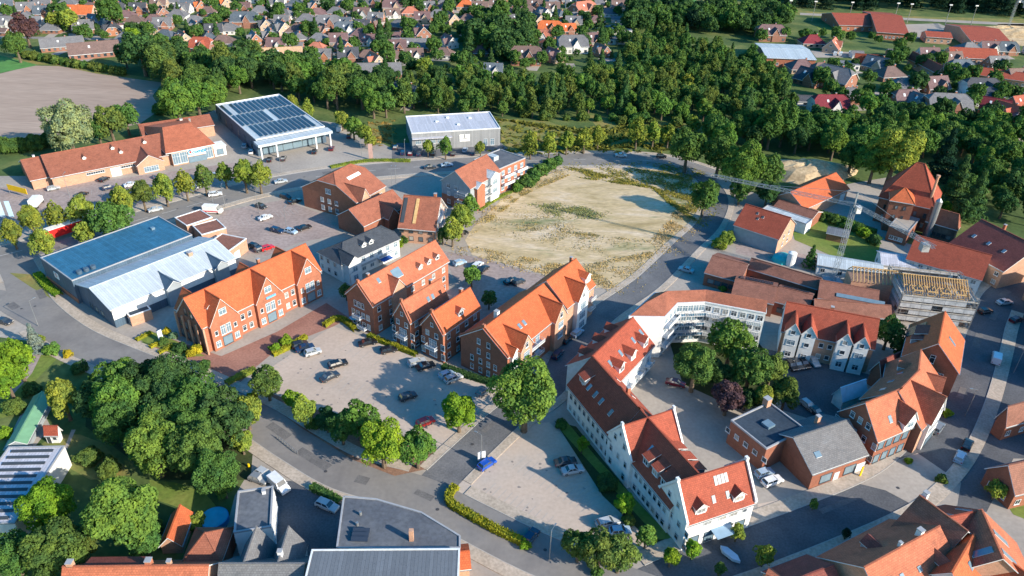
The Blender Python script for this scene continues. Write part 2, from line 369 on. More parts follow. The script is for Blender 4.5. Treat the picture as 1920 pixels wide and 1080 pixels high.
def road(name, pxs, w, z=0.06, mat=ASPH, foot=(0, 0), dash=False, edge=False):
    P = smooth([W(*q) for q in pxs], 8)
    m = MB(); ribbon(m, P, -w/2, w/2, z); tag(m.build(name, mat), kind='structure'); ROADS.append((P, w, foot))
    if dash or edge:
        m = MB(); zz = z+0.012
        if dash:
            run = 0.0
            for i in range(len(P)-1):
                L = (P[i+1]-P[i]).length
                k = 0.0
                while k < L:
                    if int((run+k)/4.5) % 2 == 0:
                        t = (P[i+1]-P[i]).normalized(); p = P[i]+t*k; q = P[i]+t*min(k+1.5, L); nn = Vector((-t.y, t.x, 0))*0.09
                        m.poly([(p-nn)[:2]+(zz,), (q-nn)[:2]+(zz,), (q+nn)[:2]+(zz,), (p+nn)[:2]+(zz,)])
                    k += 1.5
                run += L
        if edge:
            for s in (-1, 1): ribbon(m, P, s*(w/2-0.35)-0.07, s*(w/2-0.35)+0.07, zz)
        tag(m.build('road_marking', MARK), kind='structure')
    return P
g = MB(); g.poly([(-3000, -600, 0), (3000, -600, 0), (3000, 4500, 0), (-3000, 4500, 0)]); tag(g.build('ground', GARD), kind='structure')
# fields to the upper left
sheet('field', [(-260, 128), (0, 138), (62, 123), (110, 124), (210, 140), (306, 154), (286, 180), (302, 205), (262, 232), (120, 262), (0, 262), (-260, 300)], 0.02, FIELD)
sheet('green_field', [(-260, 103), (0, 104), (72, 122), (0, 137), (-260, 127)], 0.025, FIELDG)
sheet('verge', [(-260, 100), (0, 101), (80, 118), (180, 130), (316, 152), (312, 156), (180, 138), (110, 123), (72, 122), (0, 104), (-260, 103)], 0.035, DRY)
sheet('meadow', [(1195, 3), (1260, 0), (1360, -4), (1300, 12), (1240, 20), (1200, 14)], 0.03, FIELDG)
sheet('verge', [(1290, -3), (1345, -2), (1450, 16), (1600, 28), (1920, 36), (1920, 44), (1600, 36), (1440, 24), (1330, 6)], 0.035, DRY)
# the built-up middle of the town is paved
sheet('paved_ground', [(-200, 330), (60, 330), (420, 200), (640, 232), (760, 290), (1000, 292), (1260, 296), (1345, 330), (1480, 392), (1920, 520), (2150, 560), (2150, 1300), (-200, 1300)], 0.015, PAVEG)
# greens inside the paved middle
sheet('garden', [(-60, 625), (60, 640), (120, 660), (270, 640), (380, 690), (460, 770), (470, 880), (440, 930), (420, 1010), (300, 1080), (-200, 1200), (-200, 640)], 0.025, GARD)
sheet('lawn', [(95, 645), (112, 668), (60, 720), (20, 780), (-20, 790), (30, 720)], 0.035, LAWN)
sheet('lawn', [(280, 900), (330, 905), (385, 925), (410, 955), (380, 985), (330, 950), (285, 935)], 0.035, LAWN)
sheet('lawn', [(1870, 920), (1920, 935), (1990, 960), (1990, 1000), (1900, 965)], 0.035, LAWN)
sheet('dry_lawn', [(75, 835), (105, 815), (150, 815), (190, 830), (250, 890), (170, 900), (80, 850)], 0.035, DRY)
sheet('garden_path', [(118, 848), (134, 806), (142, 806), (122, 852), (95, 905), (84, 905)], 0.045, PAVEG)
sheet('garden_path', [(66, 655), (85, 650), (60, 700), (25, 740), (10, 735), (40, 700)], 0.045, PAVEP)
sheet('yard', [(40, 775), (80, 770), (95, 800), (60, 845), (5, 845)], 0.045, PAVEG)
sheet('street_surface', [(1700, 730), (1795, 610), (1830, 560), (2050, 560), (2050, 860), (1900, 860), (1850, 960), (1700, 965), (1400, 1065), (1180, 1120), (1240, 1035), (1430, 985), (1620, 915), (1640, 905), (1670, 925), (1735, 965), (1795, 948), (1802, 905), (1722, 850), (1762, 790)], 0.028, ASPHD)  # dark asphalt, its tone lowered further for the shade across this street
sheet('shaded_yard', [(515, 905), (545, 902), (640, 925), (650, 935), (632, 1028), (560, 1080), (515, 1010)], 0.05, ASPHD)  # dark asphalt sheet, its colour deepening the flat building's shade
# vacant lot
sheet('vacant_lot', [(888, 425), (940, 375), (1000, 335), (1060, 318), (1140, 313), (1240, 312), (1285, 322), (1320, 350), (1325, 400), (1308, 432), (1170, 546), (1090, 535), (1010, 512), (885, 478), (872, 450)], 0.035, LOT)
# supermarket grounds and the main avenue
sheet('brick_parking', [(-60, 350), (95, 352), (320, 322), (440, 305), (500, 330), (430, 350), (250, 385), (0, 440), (-60, 450)], 0.03, PAVEP)
sheet('market_parking', [(440, 262), (500, 290), (610, 250), (690, 270), (735, 300), (700, 320), (560, 340), (500, 335), (452, 312)], 0.03, PAVEG)
sheet('brick_parking', [(420, 395), (530, 375), (600, 400), (640, 440), (560, 455), (500, 480), (440, 470), (400, 425)], 0.03, PAVEP)
sheet('market_parking', [(735, 268), (940, 268), (975, 300), (735, 302)], 0.035, ASPH)
sheet('dry_verge', [(630, 318), (760, 300), (960, 288), (1180, 286), (1180, 291), (960, 294), (760, 308), (640, 326)], 0.045, DRY)
sheet('dry_verge', [(690, 232), (735, 230), (738, 268), (700, 272)], 0.045, DRY)
sheet('dry_verge', [(935, 222), (1030, 228), (1090, 250), (1060, 272), (960, 290), (940, 262)], 0.045, DRY)
sheet('meadow', [(1100, 215), (1180, 225), (1290, 232), (1300, 245), (1180, 248), (1120, 240)], 0.045, DRY)
road('avenue', [(-140, 510), (0, 480), (120, 449), (240, 418), (350, 388), (470, 355), (600, 331), (720, 318), (850, 309), (1000, 301), (1120, 299), (1240, 304), (1330, 330)], 13.0, 0.06, ASPHW, (2.5, 2.5), True, True)
road('road', [(1318, 330), (1345, 372), (1328, 420), (1285, 462), (1215, 530), (1130, 590), (1075, 650), (1035, 720), (960, 775), (888, 840), (800, 925)], 7.5, 0.068, ASPH, (2.0, 2.0))
road('road', [(20, 480), (42, 520), (62, 572), (130, 630), (220, 672), (330, 715), (470, 782), (560, 838), (650, 888), (780, 925), (880, 975), (990, 1030), (1100, 1075), (1300, 1150)], 9.0, 0.076, ASPHW, (2.6, 2.6))
road('road', [(-120, 540), (0, 560), (40, 580), (75, 600)], 7.0, 0.084, ASPHW)
# right-hand streets; dark asphalt with part of their shade in its colour
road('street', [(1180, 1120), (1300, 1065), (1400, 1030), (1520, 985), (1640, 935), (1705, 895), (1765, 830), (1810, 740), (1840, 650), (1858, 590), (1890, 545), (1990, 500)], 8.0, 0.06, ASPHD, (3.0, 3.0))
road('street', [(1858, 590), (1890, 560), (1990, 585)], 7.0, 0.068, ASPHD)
FINE += [fine(r_[0]) for r_ in ROADS]; footways()
sheet('plaza', [(1600, 905), (1665, 868), (1720, 850), (1800, 905), (1790, 945), (1735, 960), (1660, 920)], 0.10, PAVEG)
sheet('forecourt', [(1420, 945), (1500, 930), (1620, 880), (1640, 905), (1530, 965), (1420, 990)], 0.05, PAVE)
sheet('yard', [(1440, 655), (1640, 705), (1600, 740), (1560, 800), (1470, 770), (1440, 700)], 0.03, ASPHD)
sheet('courtyard', [(1200, 690), (1300, 680), (1420, 760), (1340, 860), (1270, 800)], 0.025, PAVEG)
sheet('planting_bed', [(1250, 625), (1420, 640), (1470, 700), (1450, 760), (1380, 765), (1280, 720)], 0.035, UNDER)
sheet('yard', [(1380, 455), (1500, 475), (1680, 520), (1660, 545), (1520, 505), (1380, 475)], 0.03, PAVEP)
sheet('works_yard', [(1500, 400), (1590, 345), (1680, 330), (1700, 430), (1660, 470), (1560, 440), (1500, 420)], 0.03, PAVEG)
sheet('garden', [(1480, 410), (1600, 415), (1650, 460), (1640, 500), (1560, 480), (1490, 450)], 0.04, LAWN)
# central car park, lower car park, brick square
sheet('car_park', [(492, 700), (560, 655), (624, 611), (700, 640), (870, 700), (930, 728), (905, 790), (828, 838), (745, 800), (600, 768), (520, 738)], 0.03, PAVE)
sheet('car_park', [(842, 920), (905, 858), (962, 798), (1030, 792), (1090, 850), (1150, 925), (1230, 1015), (1180, 1040), (1030, 1040), (935, 990), (860, 955)], 0.03, PAVE)
sheet('brick_square', [(322, 636), (415, 668), (520, 622), (612, 568), (655, 596), (626, 612), (575, 632), (520, 655), (478, 690), (440, 728), (378, 700), (280, 655)], 0.04, CLINK)
sheet('brick_yard', [(830, 470), (905, 485), (1030, 520), (985, 560), (900, 600), (850, 520)], 0.03, PAVEP)
sheet('planting_bed', [(500, 735), (640, 785), (760, 830), (830, 845), (800, 880), (740, 893), (660, 862), (560, 800), (480, 740)], 0.10, SOIL)
sheet('planting_bed', [(832, 838), (870, 800), (905, 792), (890, 820), (850, 842)], 0.06, SOIL)
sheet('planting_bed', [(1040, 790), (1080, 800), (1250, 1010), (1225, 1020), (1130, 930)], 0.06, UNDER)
sheet('green_strip', [(1045, 800), (1062, 790), (1120, 860), (1260, 1010), (1236, 1012)], 0.07, LAWN)
sheet('planting_bed', [(18, 512), (60, 515), (115, 560), (105, 565), (60, 540)], 0.09, DRY)
sheet('planting_bed', [(255, 635), (280, 620), (330, 640), (385, 668), (340, 670)], 0.09, LAWN)
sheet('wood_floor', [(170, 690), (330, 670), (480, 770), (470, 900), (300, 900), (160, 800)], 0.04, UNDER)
# parking bays painted on both car parks and by the market
def bays(a, b, n, depth, side=1):
    A = W(*a); B = W(*b); t = (B-A).normalized(); nn = Vector((-t.y, t.x, 0))*side; m = MB(); z = 0.05
    for i in range(n+1):
        p = A+(B-A)*i/n; q = p+nn*depth; w = t*0.05
        m.poly([(p-w)[:2]+(z,), (p+w)[:2]+(z,), (q+w)[:2]+(z,), (q-w)[:2]+(z,)])
    tag(m.build('bay_marking', MARKF), kind='structure')
bays((560, 665), (500, 705), 8, 5, -1); bays((660, 640), (880, 722), 16, 5, -1); bays((600, 690), (800, 760), 16, 5, -1)
bays((960, 880), (1090, 960), 12, 5, 1); bays((900, 935), (1010, 1000), 10, 5, 1); bays((1040, 830), (1150, 960), 14, 5, -1)
bays((500, 305), (640, 280), 14, 5, 1); bays((470, 292), (520, 322), 6, 5, 1); bays((450, 425), (560, 400), 12, 5, 1)
bays((130, 372), (330, 345), 20, 5, 1)

def tufts(polys_px, n, size, col, label, seed=1, soft=0.25, hh=1.0, name='grass'):
    """loose tufts scattered over a patch, thinning out towards its edge"""
    r = np.random.RandomState(seed); out = []
    for P in polys_px:
        Q = np.array([W(*p)[:2] for p in P]); c = Q.mean(0); k = len(Q); a = r.randint(0, k, n); t = r.rand(n); s = np.sqrt(r.rand(n))*(1+soft*(r.rand(n)-0.35)*2)
        e = Q[a]+(Q[(a+1) % k]-Q[a])*t[:, None]; out.append(c+(e-c)*s[:, None])
    X = np.concatenate(out); X += r.randn(*X.shape)*0.4; n = len(X)
    # clump them: keep more where a slow random field is high
    f = np.sin(X[:, 0]*0.55+np.sin(X[:, 1]*0.31)*2)+np.sin(X[:, 1]*0.7+np.sin(X[:, 0]*0.23)*2); X = X[f+r.randn(len(X))*0.8 > -0.2]; n = len(X)
    C = np.concatenate([X, np.full((n, 1), 0.08)], 1)+np.stack([0*X[:, 0], 0*X[:, 0], r.rand(n)*0.12*hh], 1)
    N = np.stack([r.randn(n)*0.45, r.randn(n)*0.45, np.ones(n)], 1); N /= np.linalg.norm(N, axis=1)[:, None]
    A = np.cross(N, r.randn(n, 3)); A /= np.linalg.norm(A, axis=1)[:, None]; B = np.cross(N, A); S = size*(0.5+r.rand(n))[:, None]
    V = np.stack([C-A*S*1.5, C-B*S*0.6, C+A*S*1.5, C+B*S*0.6], 1).reshape(-1, 3); me = bpy.data.meshes.new(name); me.from_pydata(V.tolist(), [], np.arange(len(V)).reshape(-1, 4).tolist()); me.materials.append(LEAF); me.update()
    o = bpy.data.objects.new(name, me); COL.objects.link(o); o.color = (*col, 1); tag(o, label, 'grass', kind='stuff'); return o
tufts([[(1080, 316), (1240, 312), (1304, 328), (1326, 380), (1300, 410), (1262, 385), (1225, 352), (1110, 336)]], 20000, 0.30, (0.24, 0.225, 0.06), 'yellow-green weeds over the upper right part of the sandy lot', 3)
tufts([[(1270, 372), (1318, 372), (1312, 425), (1250, 470), (1225, 450), (1260, 410)]], 5600, 0.2, (0.43, 0.32, 0.17), 'dry tan grass at the right edge of the sandy lot', 4)
tufts([[(1002, 385), (1060, 384), (1130, 396), (1120, 410), (1050, 408)]], 5000, 0.2, (0.24, 0.26, 0.12), 'green weeds in the middle of the sandy lot', 5)
tufts([[(880, 462), (1010, 498), (1100, 520), (1165, 520), (1230, 470), (1245, 480), (1168, 544), (1090, 536), (1010, 514), (885, 480)]], 9000, 0.2, (0.42, 0.33, 0.17), 'dry grass along the near edge of the sandy lot', 6)
tufts([[(880, 425), (940, 372), (1000, 335), (1060, 316), (1075, 325), (1000, 355), (950, 385), (905, 425)]], 6500, 0.19, (0.40, 0.32, 0.15), 'dry grass along the upper left edge of the sandy lot', 7)
tufts([[(930, 412), (1000, 400), (1110, 440), (1180, 450), (1100, 470), (980, 440)]], 5000, 0.18, (0.33, 0.28, 0.15), 'sparse weeds across the sandy lot', 8, 0.6)
tufts([[(935, 225), (1090, 245), (1200, 235), (1290, 250), (1290, 280), (1100, 282), (960, 285)]], 5200, 0.9, (0.15, 0.16, 0.04), 'rough tall grass between the avenue and the central wood', 9, hh=4)
tufts([[(690, 232), (736, 230), (738, 268), (700, 270)]], 600, 0.6, (0.30, 0.20, 0.06), 'straw-dry grass left of the grey store', 10)

MH = mat_plain('iron_cover', (0.06, 0.06, 0.065), 0.7); PATCH = mat_noise('tar_patch', (0.13, 0.125, 0.125), (0.17, 0.165, 0.16), 0.5, 0.9)
pr = random.Random(21)
for ri, (P, w, foot) in enumerate(ROADS[:6]):
    D = FINE[ri]; m = MB(); c = MB()
    for k in range(0, len(D)-8, 7):
        if pr.random() < 0.3:
            t = (D[k+1]-D[k]).normalized(); n = Vector((-t.y, t.x, 0)); o = D[k]+n*pr.uniform(-w*0.36, w*0.36); a = pr.uniform(0.8, 4.5); b = pr.uniform(0.3, 1.1); z = 0.06+0.008*min(ri, 3)+0.02
            m.poly([(o-t*a-n*b)[:2]+(z,), (o+t*a-n*b)[:2]+(z,), (o+t*a+n*b)[:2]+(z,), (o-t*a+n*b)[:2]+(z,)])
        if pr.random() < 0.3:
            o = D[k+3]+Vector((pr.uniform(-1.5, 1.5), pr.uniform(-1.5, 1.5), 0)); z = 0.125; c.poly([(o.x+0.35*math.cos(i*0.785), o.y+0.35*math.sin(i*0.785), z) for i in range(8)])
    tag(m.build('asphalt_patch', PATCH), kind='structure'); tag(c.build('manhole_covers', MH), kind='structure')
for (pp, seam) in (([(500, 695), (870, 790)], 0), ):
    m = MB()
    for i in range(46):
        q = W(pr.uniform(520, 900), pr.uniform(640, 790)); a = pr.uniform(0.12, 0.4); m.poly([(q.x+a*pr.uniform(0.7, 1.2)*math.cos(k*0.9), q.y+a*pr.uniform(0.6, 1.1)*math.sin(k*0.9), 0.045) for k in range(7)])
    for i in range(30):
        q = W(pr.uniform(900, 1100), pr.uniform(850, 990)); a = pr.uniform(0.12, 0.4); m.poly([(q.x+a*pr.uniform(0.7, 1.2)*math.cos(k*0.9), q.y+a*pr.uniform(0.6, 1.1)*math.sin(k*0.9), 0.045) for k in range(7)])
    tag(m.build('oil_stains', mat_plain('oil_stain', (0.24, 0.21, 0.19), 0.8)), kind='structure')
# ------------------------------------------------------------------ buildings
WINM = {}
def win_mesh(w, h, style):
    """local x along the wall, -y outwards, origin at the middle of the bottom edge"""
    k = (round(w, 2), round(h, 2), style)
    if k in WINM: return WINM[k]
    m = MB(); t = 0.09; x0, x1 = -w/2, w/2
    m.box(x0, x1, -0.04, 0.02, 0, h, 1)
    m.box(x0, x0+t, -0.09, -0.04, 0, h, 0); m.box(x1-t, x1, -0.09, -0.04, 0, h, 0)
    m.box(x0+t, x1-t, -0.09, -0.04, 0, t, 0); m.box(x0+t, x1-t, -0.09, -0.04, h-t, h, 0)
    if style in ('cross', 'big'):
        n = max(1, round(w/0.8))
        for i in range(1, n):
            x = x0+w*i/n; m.box(x-0.035, x+0.035, -0.085, -0.04, t, h-t, 0)
        if h > 1.3:
            z = h*0.68; m.box(x0+t, x1-t, -0.08, -0.04, z-0.03, z+0.03, 0)
    m.box(x0-0.05, x1+0.05, -0.16, 0.02, -0.08, 0.0, 0)
    fm = TRIMD if style in ('dark', 'shop') else TRIM
    me = m.mesh('window', [fm, GLASSB if style in ('big', 'shop') else GLASS]); WINM[k] = me; return me
def rotz_of(side): return {'F': 0.0, 'R': R(90), 'B': R(180), 'L': R(-90)}[side]
class House:
    """Empty on the ground at the middle of the plan; x along the main ridge, -y is the side we look at"""
    def __init__(s, name, label, cat, fr, group=None):
        s.ox, s.oy, s.a, s.L, s.w = fr; s.e = tag(empty(name, (s.ox, s.oy, 0), s.a), label, cat, group)
        s.m = 1.0; s.he = 3; s.hr = 6
    def body(s, he, hr, wall, roof, over=0.45, k=(0.0, 0.0), t=0.22, trim=TRIM, endm=None, x0=None, x1=None, w=None, ridge=True, wallname='wall', verge=0.35):
        w = w or s.w; x0 = -s.L/2 if x0 is None else x0; x1 = s.L/2 if x1 is None else x1
        s.he, s.hr, s.m = he, hr, (hr-he)/w; s.mw = w
        m = MB(); endm_i = 1 if endm else 0
        for sg, kk, x in ((-1, k[0], x0), (1, k[1], x1)):
            yc = w*kk; zc = he+(1-kk)*(hr-he)
            pts = [(x, -w, 0), (x, w, 0), (x, w, he)]
            if kk < 1: pts += ([(x, yc, zc), (x, -yc, zc)] if kk > 0 else [(x, 0, hr)])
            pts += [(x, -w, he)]
            m.poly(pts if sg > 0 else pts[::-1], endm_i)
        m.poly([(x0, -w, 0), (x1, -w, 0), (x1, -w, he), (x0, -w, he)]); m.poly([(x1, w, 0), (x0, w, 0), (x0, w, he), (x1, w, he)])
        m.build(wallname, [wall]+([endm] if endm else []), s.e)
        o = over; zE = he-s.m*o; We = w+o; r = MB(); up = 0.06
        vL = verge if k[0] == 0 else o; vR = verge if k[1] == 0 else o
        X0, X1 = x0-vL, x1+vR
        def cut(kk): return (0.0 if kk == 0 else (We if kk >= 1 else w*kk)), (hr if kk == 0 else (zE if kk >= 1 else he+(1-kk)*(hr-he)))
        yL, zL = cut(k[0]); yR, zR = cut(k[1]); aL = min(w*0.95*k[0]*1.05, (X1-X0)*0.49); aR = min(w*0.95*k[1]*1.05, (X1-X0)*0.49)
        for sg in (-1, 1):
            p = [(X0, sg*We, zE+up), (X1, sg*We, zE+up)]
            if 0 < k[1] < 1: p.append((X1, sg*yR, zR+up))
            p.append((X1-aR, 0, hr+up))
            if X1-aR-(X0+aL) > 0.02: p.append((X0+aL, 0, hr+up))
            if 0 < k[0] < 1: p.append((X0, sg*yL, zL+up))
            r.slab(p, t, 0, 1)
        if k[0] > 0: r.slab([(X0, -yL, zL+up), (X0, yL, zL+up), (X0+aL, 0, hr+up)], t, 0, 1)
        if k[1] > 0: r.slab([(X1, -yR, zR+up), (X1, yR, zR+up), (X1-aR, 0, hr+up)], t, 0, 1)
        if ridge: r.bar((X0+aL, 0, hr+up+0.02), (X1-aR, 0, hr+up+0.02), 0.3, 0, 0.16)
        for (kk, X, yy, zz, aa, sg) in ((k[0], X0, yL, zL, aL, 1), (k[1], X1, yR, zR, aR, -1)):
            if kk > 0:
                for q in (-1, 1): r.bar((X, q*yy, zz+up+0.02), (X+sg*aa, 0, hr+up+0.02), 0.25, 0, 0.14)
        s.roof = r.build('roof', [roof, trim], s.e)
        for sg in ((-1, 1) if not getattr(s, 'nogut', False) else ()):
            g = MB(); y = sg*(We+0.06); g.box(min(X0, X1), max(X0, X1), min(y-0.07, y+0.07), max(y-0.07, y+0.07), zE-0.2, zE-0.06)
            g.build('gutter', STEEL if trim is TRIM else trim, s.e)
        return s
    def z_at(s, y): return s.hr-abs(y)*s.m
    def y_at(s, z): return (s.hr-z)/s.m
    def gable(s, xc, wd, side=-1, he=None, hr=None, proj=0.3, wall=None, roof=None, z0=0.0, over=0.3, name='cross_gable', parapet=None, wins=None, front=None):
        """a gable whose ridge runs into the main slope"""
        he = s.he if he is None else he; hr = s.hr-0.15 if hr is None else hr; yf = side*(s.mw+proj) if front is None else side*front; hw = wd/2
        yb = side*max(s.y_at(hr)-0.3, 0.0)
        m = MB(); z0_ = z0
        pent = [(xc-hw, yf, z0_), (xc+hw, yf, z0_), (xc+hw, yf, he), (xc, yf, hr-0.05), (xc-hw, yf, he)]
        m.poly(pent if side < 0 else pent[::-1])
        yi = side*min(s.y_at(max(he, s.he)), s.mw)
        yi0 = side*min(s.y_at(z0_), s.mw) if z0_ > s.he else side*(s.mw-0.05)
        for q in (-1, 1):
            m.poly([(xc+q*hw, yf, z0_), (xc+q*hw, yi0, z0_), (xc+q*hw, yi, he), (xc+q*hw, yf, he)])
        g = m.build(name, [wall], s.e)
        r = MB(); mm = (hr-he)/hw; ow = over; ze = he-mm*ow
        ye = side*max(min(s.y_at(ze)-0.2, s.mw+0.2), 0); yo = yf+side*(0.3 if parapet is None else -0.25)
        for q in (-1, 1):
            r.slab([(xc, yo, hr+0.1), (xc, yb, hr+0.1), (xc+q*(hw+ow), ye, ze+0.1), (xc+q*(hw+ow), yo, ze+0.1)], 0.16, 0, 1)
        r.bar((xc, yo, hr+0.12), (xc, yb, hr+0.12), 0.24, 0, 0.14)
        gr = r.build(name+'_roof', [roof, TRIM], s.e)
        if parapet:
            pm = MB()
            for q in (-1, 1): pm.bar((xc+q*(hw+0.25), yf, he-0.1), (xc, yf, hr+0.5), 0.4, 0, 0.35)
            pm.box(xc-0.3, xc+0.3, yf-0.22, yf+0.22, hr+0.3, hr+1.0)
            pm.build('gable_coping', parapet, s.e)
        for wn_ in (wins or []):
            u, z, ww, hh = wn_[:4]; st = wn_[4] if len(wn_) > 4 else 'cross'
            o = bpy.data.objects.new('window', win_mesh(ww, hh, st)); COL.objects.link(o); o.parent = g
            o.location = (xc+u*(-side), yf+side*0.01, z); o.rotation_euler = (0, 0, 0 if side < 0 else R(180))
        return g
    def dormer(s, xc, z0, wd=1.8, ht=1.3, side=-1, style='gable', wall=WHITE, roof=T_OR, rise=None, win=True):
        hr = z0+ht+(rise if rise is not None else wd*0.42); yf = side*s.y_at(z0); he = z0+ht; hw = wd/2
        yi = side*max(s.y_at(he), 0); m = MB()
        pts = [(xc-hw, yf, z0-0.2), (xc+hw, yf, z0-0.2), (xc+hw, yf, he)]+([(xc, yf, hr)] if style == 'gable' else [])+[(xc-hw, yf, he)]
        m.poly(pts if side < 0 else pts[::-1])
        for q in (-1, 1): m.poly([(xc+q*hw, yf, z0-0.2), (xc+q*hw, yf, he), (xc+q*hw, yi, he)])
        if style == 'gable':
            yb = side*max(s.y_at(hr)-0.2, 0); mm = (hr-he)/hw; o = 0.18; ze = he-mm*o
            for q in (-1, 1): m.slab([(xc, yf+side*0.3, hr+0.05), (xc, yb, hr+0.05), (xc+q*(hw+o), side*max(s.y_at(ze)-0.1, 0), ze+0.05), (xc+q*(hw+o), yf+side*0.3, ze+0.05)], 0.12, 1, 2)
        else:
            hb = min(he+0.9, s.hr-0.1); yb = side*s.y_at(hb)
            m.slab([(xc-hw-0.2, yf+side*0.3, he+0.02), (xc+hw+0.2, yf+side*0.3, he+0.02), (xc+hw+0.2, yb, hb+0.05), (xc-hw-0.2, yb, hb+0.05)], 0.14, 1, 2)
        d = m.build('dormer', [wall, roof, TRIM], s.e)
        if win:
            o = bpy.data.objects.new('window', win_mesh(wd*0.72, ht*0.75, 'cross')); COL.objects.link(o); o.parent = d
            o.location = (xc, yf+side*0.01, z0+ht*0.12); o.rotation_euler = (0, 0, 0 if side < 0 else R(180))
        return d
    def wins(s, side, us, zs, w=1.2, h=1.4, style='cross', off=None):
        d = {'F': s.w, 'B': s.w, 'L': s.L/2, 'R': s.L/2}[side] if off is None else off
        for z in zs:
            for u in us:
                o = bpy.data.objects.new('window', win_mesh(w, h, style)); COL.objects.link(o); o.parent = s.e
                o.location = {'F': (u, -d, z), 'B': (-u, d, z), 'R': (d, u, z), 'L': (-d, -u, z)}[side]; o.rotation_euler = (0, 0, rotz_of(side))
    def door(s, side, u, w=1.2, h=2.2, mat=TRIMD, off=None):
        d = {'F': s.w, 'B': s.w, 'L': s.L/2, 'R': s.L/2}[side] if off is None else off
        k = MB(); k.box(-w/2, w/2, -0.06, 0.03, 0, h, 0); k.box(-w/2-0.08, -w/2, -0.1, 0.03, 0, h+0.08, 1); k.box(w/2, w/2+0.08, -0.1, 0.03, 0, h+0.08, 1); k.box(-w/2, w/2, -0.1, 0.03, h, h+0.08, 1)
        o = k.build('door', [mat, TRIM], s.e); o.location = {'F': (u, -d, 0), 'B': (-u, d, 0), 'R': (d, u, 0), 'L': (-d, -u, 0)}[side]; o.rotation_euler = (0, 0, rotz_of(side))
    def sky(s, x, z, w=0.9, l=1.3, side=-1, mat=GLASSB):
        y0 = s.y_at(z); y1 = s.y_at(z+l*s.m/math.hypot(1, s.m)); m = MB()
        z1 = s.z_at(y1); m.slab([(x-w/2, side*y0, z+0.2), (x+w/2, side*y0, z+0.2), (x+w/2, side*y1, z1+0.2), (x-w/2, side*y1, z1+0.2)], 0.15, 0, 1)
        m.build('roof_window', [mat, TRIM], s.e)
    def chim(s, x, y, top=1.0, w=0.7, mat=BRICK):
        m = MB(); z = s.z_at(y) if s.hr > s.he else s.he
        zt = s.hr+top if s.hr > s.he else s.he+top
        m.box(x-w/2, x+w/2, y-w/2, y+w/2, z-0.6, zt, 0); m.box(x-w/2-0.07, x+w/2+0.07, y-w/2-0.07, y+w/2+0.07, zt, zt+0.12, 1); m.build('chimney', [mat, COPING], s.e)
    def coping(s, x, mat=TRIM, h=0.45, t=0.4, step=True):
        m = MB(); w = s.mw+0.3
        for q in (-1, 1): m.bar((x, q*w, s.he+0.1), (x, 0, s.hr+0.45), t, 0, h)
        m.box(x-0.3, x+0.3, -0.35, 0.35, s.hr+0.2, s.hr+1.0)
        for q in (-1, 1): m.box(x-0.28, x+0.28, min(q*w, q*(w-0.6)), max(q*w, q*(w-0.6)), s.he-0.5, s.he+0.45)
        m.build('gable_coping', mat, s.e)
    def flat(s, h, wall, top=FELT, par=0.4, x0=None, x1=None, w=None, cop=COPING, name='wall', t=0.3):
        x0 = -s.L/2 if x0 is None else x0; x1 = s.L/2 if x1 is None else x1; w = w or s.w; s.he = s.hr = h; s.m = 1; s.mw = w
        m = MB(); m.box(x0, x1, -w, w, 0, h, 0, False); m.build(name, wall, s.e)
        r = MB(); r.box(x0+t, x1-t, -w+t, w-t, h, h+0.06, 0); r.build('roof', top, s.e)
        p = MB(); a, b, c = x0-0.06, x1+0.06, w+0.06
        p.box(a, b, -c, -c+t, h-0.05, h+par); p.box(a, b, c-t, c, h-0.05, h+par); p.box(a, a+t, -c+t, c-t, h-0.05, h+par); p.box(b-t, b, -c+t, c-t, h-0.05, h+par)
        p.build('parapet', cop, s.e); return s
def lin(n, a, b): return [a+(b-a)*i/(n-1) for i in range(n)] if n > 1 else [(a+b)/2]
def FR(r1, r2, zr, e, ze=0):
    """frame from a ridge (two sight points at height zr) and one point of the near eave at height ze"""
    A = W(*r1, zr); B = W(*r2, zr); c = (A+B)/2; t = (B-A); L = t.xy.length; t = t.normalized(); n = Vector((-t.y, t.x, 0))
    if isinstance(e, (int, float)): d = e if n.y < 0 else -e
    else: d = (W(*e, ze)-c).xy.dot(n.xy)
    if d > 0: t = -t; d = -d
    return (c.x, c.y, math.atan2(t.y, t.x), L, -d)
def FE(a, b, z, c, dep=None):
    """frame from the near eave (two sight points at height z) and a far point or a depth in metres"""
    A = W(*a, z); B = W(*b, z); t = (B-A); L = t.xy.length; t = t.normalized(); n = Vector((-t.y, t.x, 0))
    if dep is None:
        d = (W(*c, z)-A).xy.dot(n.xy)
    else:
        d = dep if n.y > 0 else -dep
    if d < 0: t = -t; n = -n; d = -d
    m = (A+B)/2+n*d/2
    return (m.x, m.y, math.atan2(t.y, t.x), L, d/2)
# ---------------- brick office with three cross gables
h = House('office_building', 'orange-roofed brick office with three tall cross gables beside the blue hall', 'office building', FR((345, 556), (571, 455), 14.0, (452, 575), 8.0))
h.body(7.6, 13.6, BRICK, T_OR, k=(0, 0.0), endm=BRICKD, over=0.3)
L = h.L
for i, xc in enumerate((-L/2+5.2, 0.5, L/2-4.6)):
    h.gable(xc, 7.6, -1, proj=1.0, wall=BRICK, roof=T_OR, he=7.6, wins=[(0, 9.1, 2.0, 1.7, 'big'), (-2.6, 4.2, 0.9, 1.3), (2.6, 4.2, 0.9, 1.3), (-0.75, 3.6, 1.3, 2.6, 'big'), (0.75, 3.6, 1.3, 2.6, 'big'), (0, 0.4, 2.6, 2.6, 'shop'), (-2.6, 0.9, 1.3, 1.7, 'big'), (2.6, 0.9, 1.3, 1.7, 'big')])
for xc in (-L/2+3, 1.5, L/2-5): h.gable(xc, 6.0, 1, proj=0.6, wall=BRICK, roof=T_OR, he=8.4, hr=12.6)
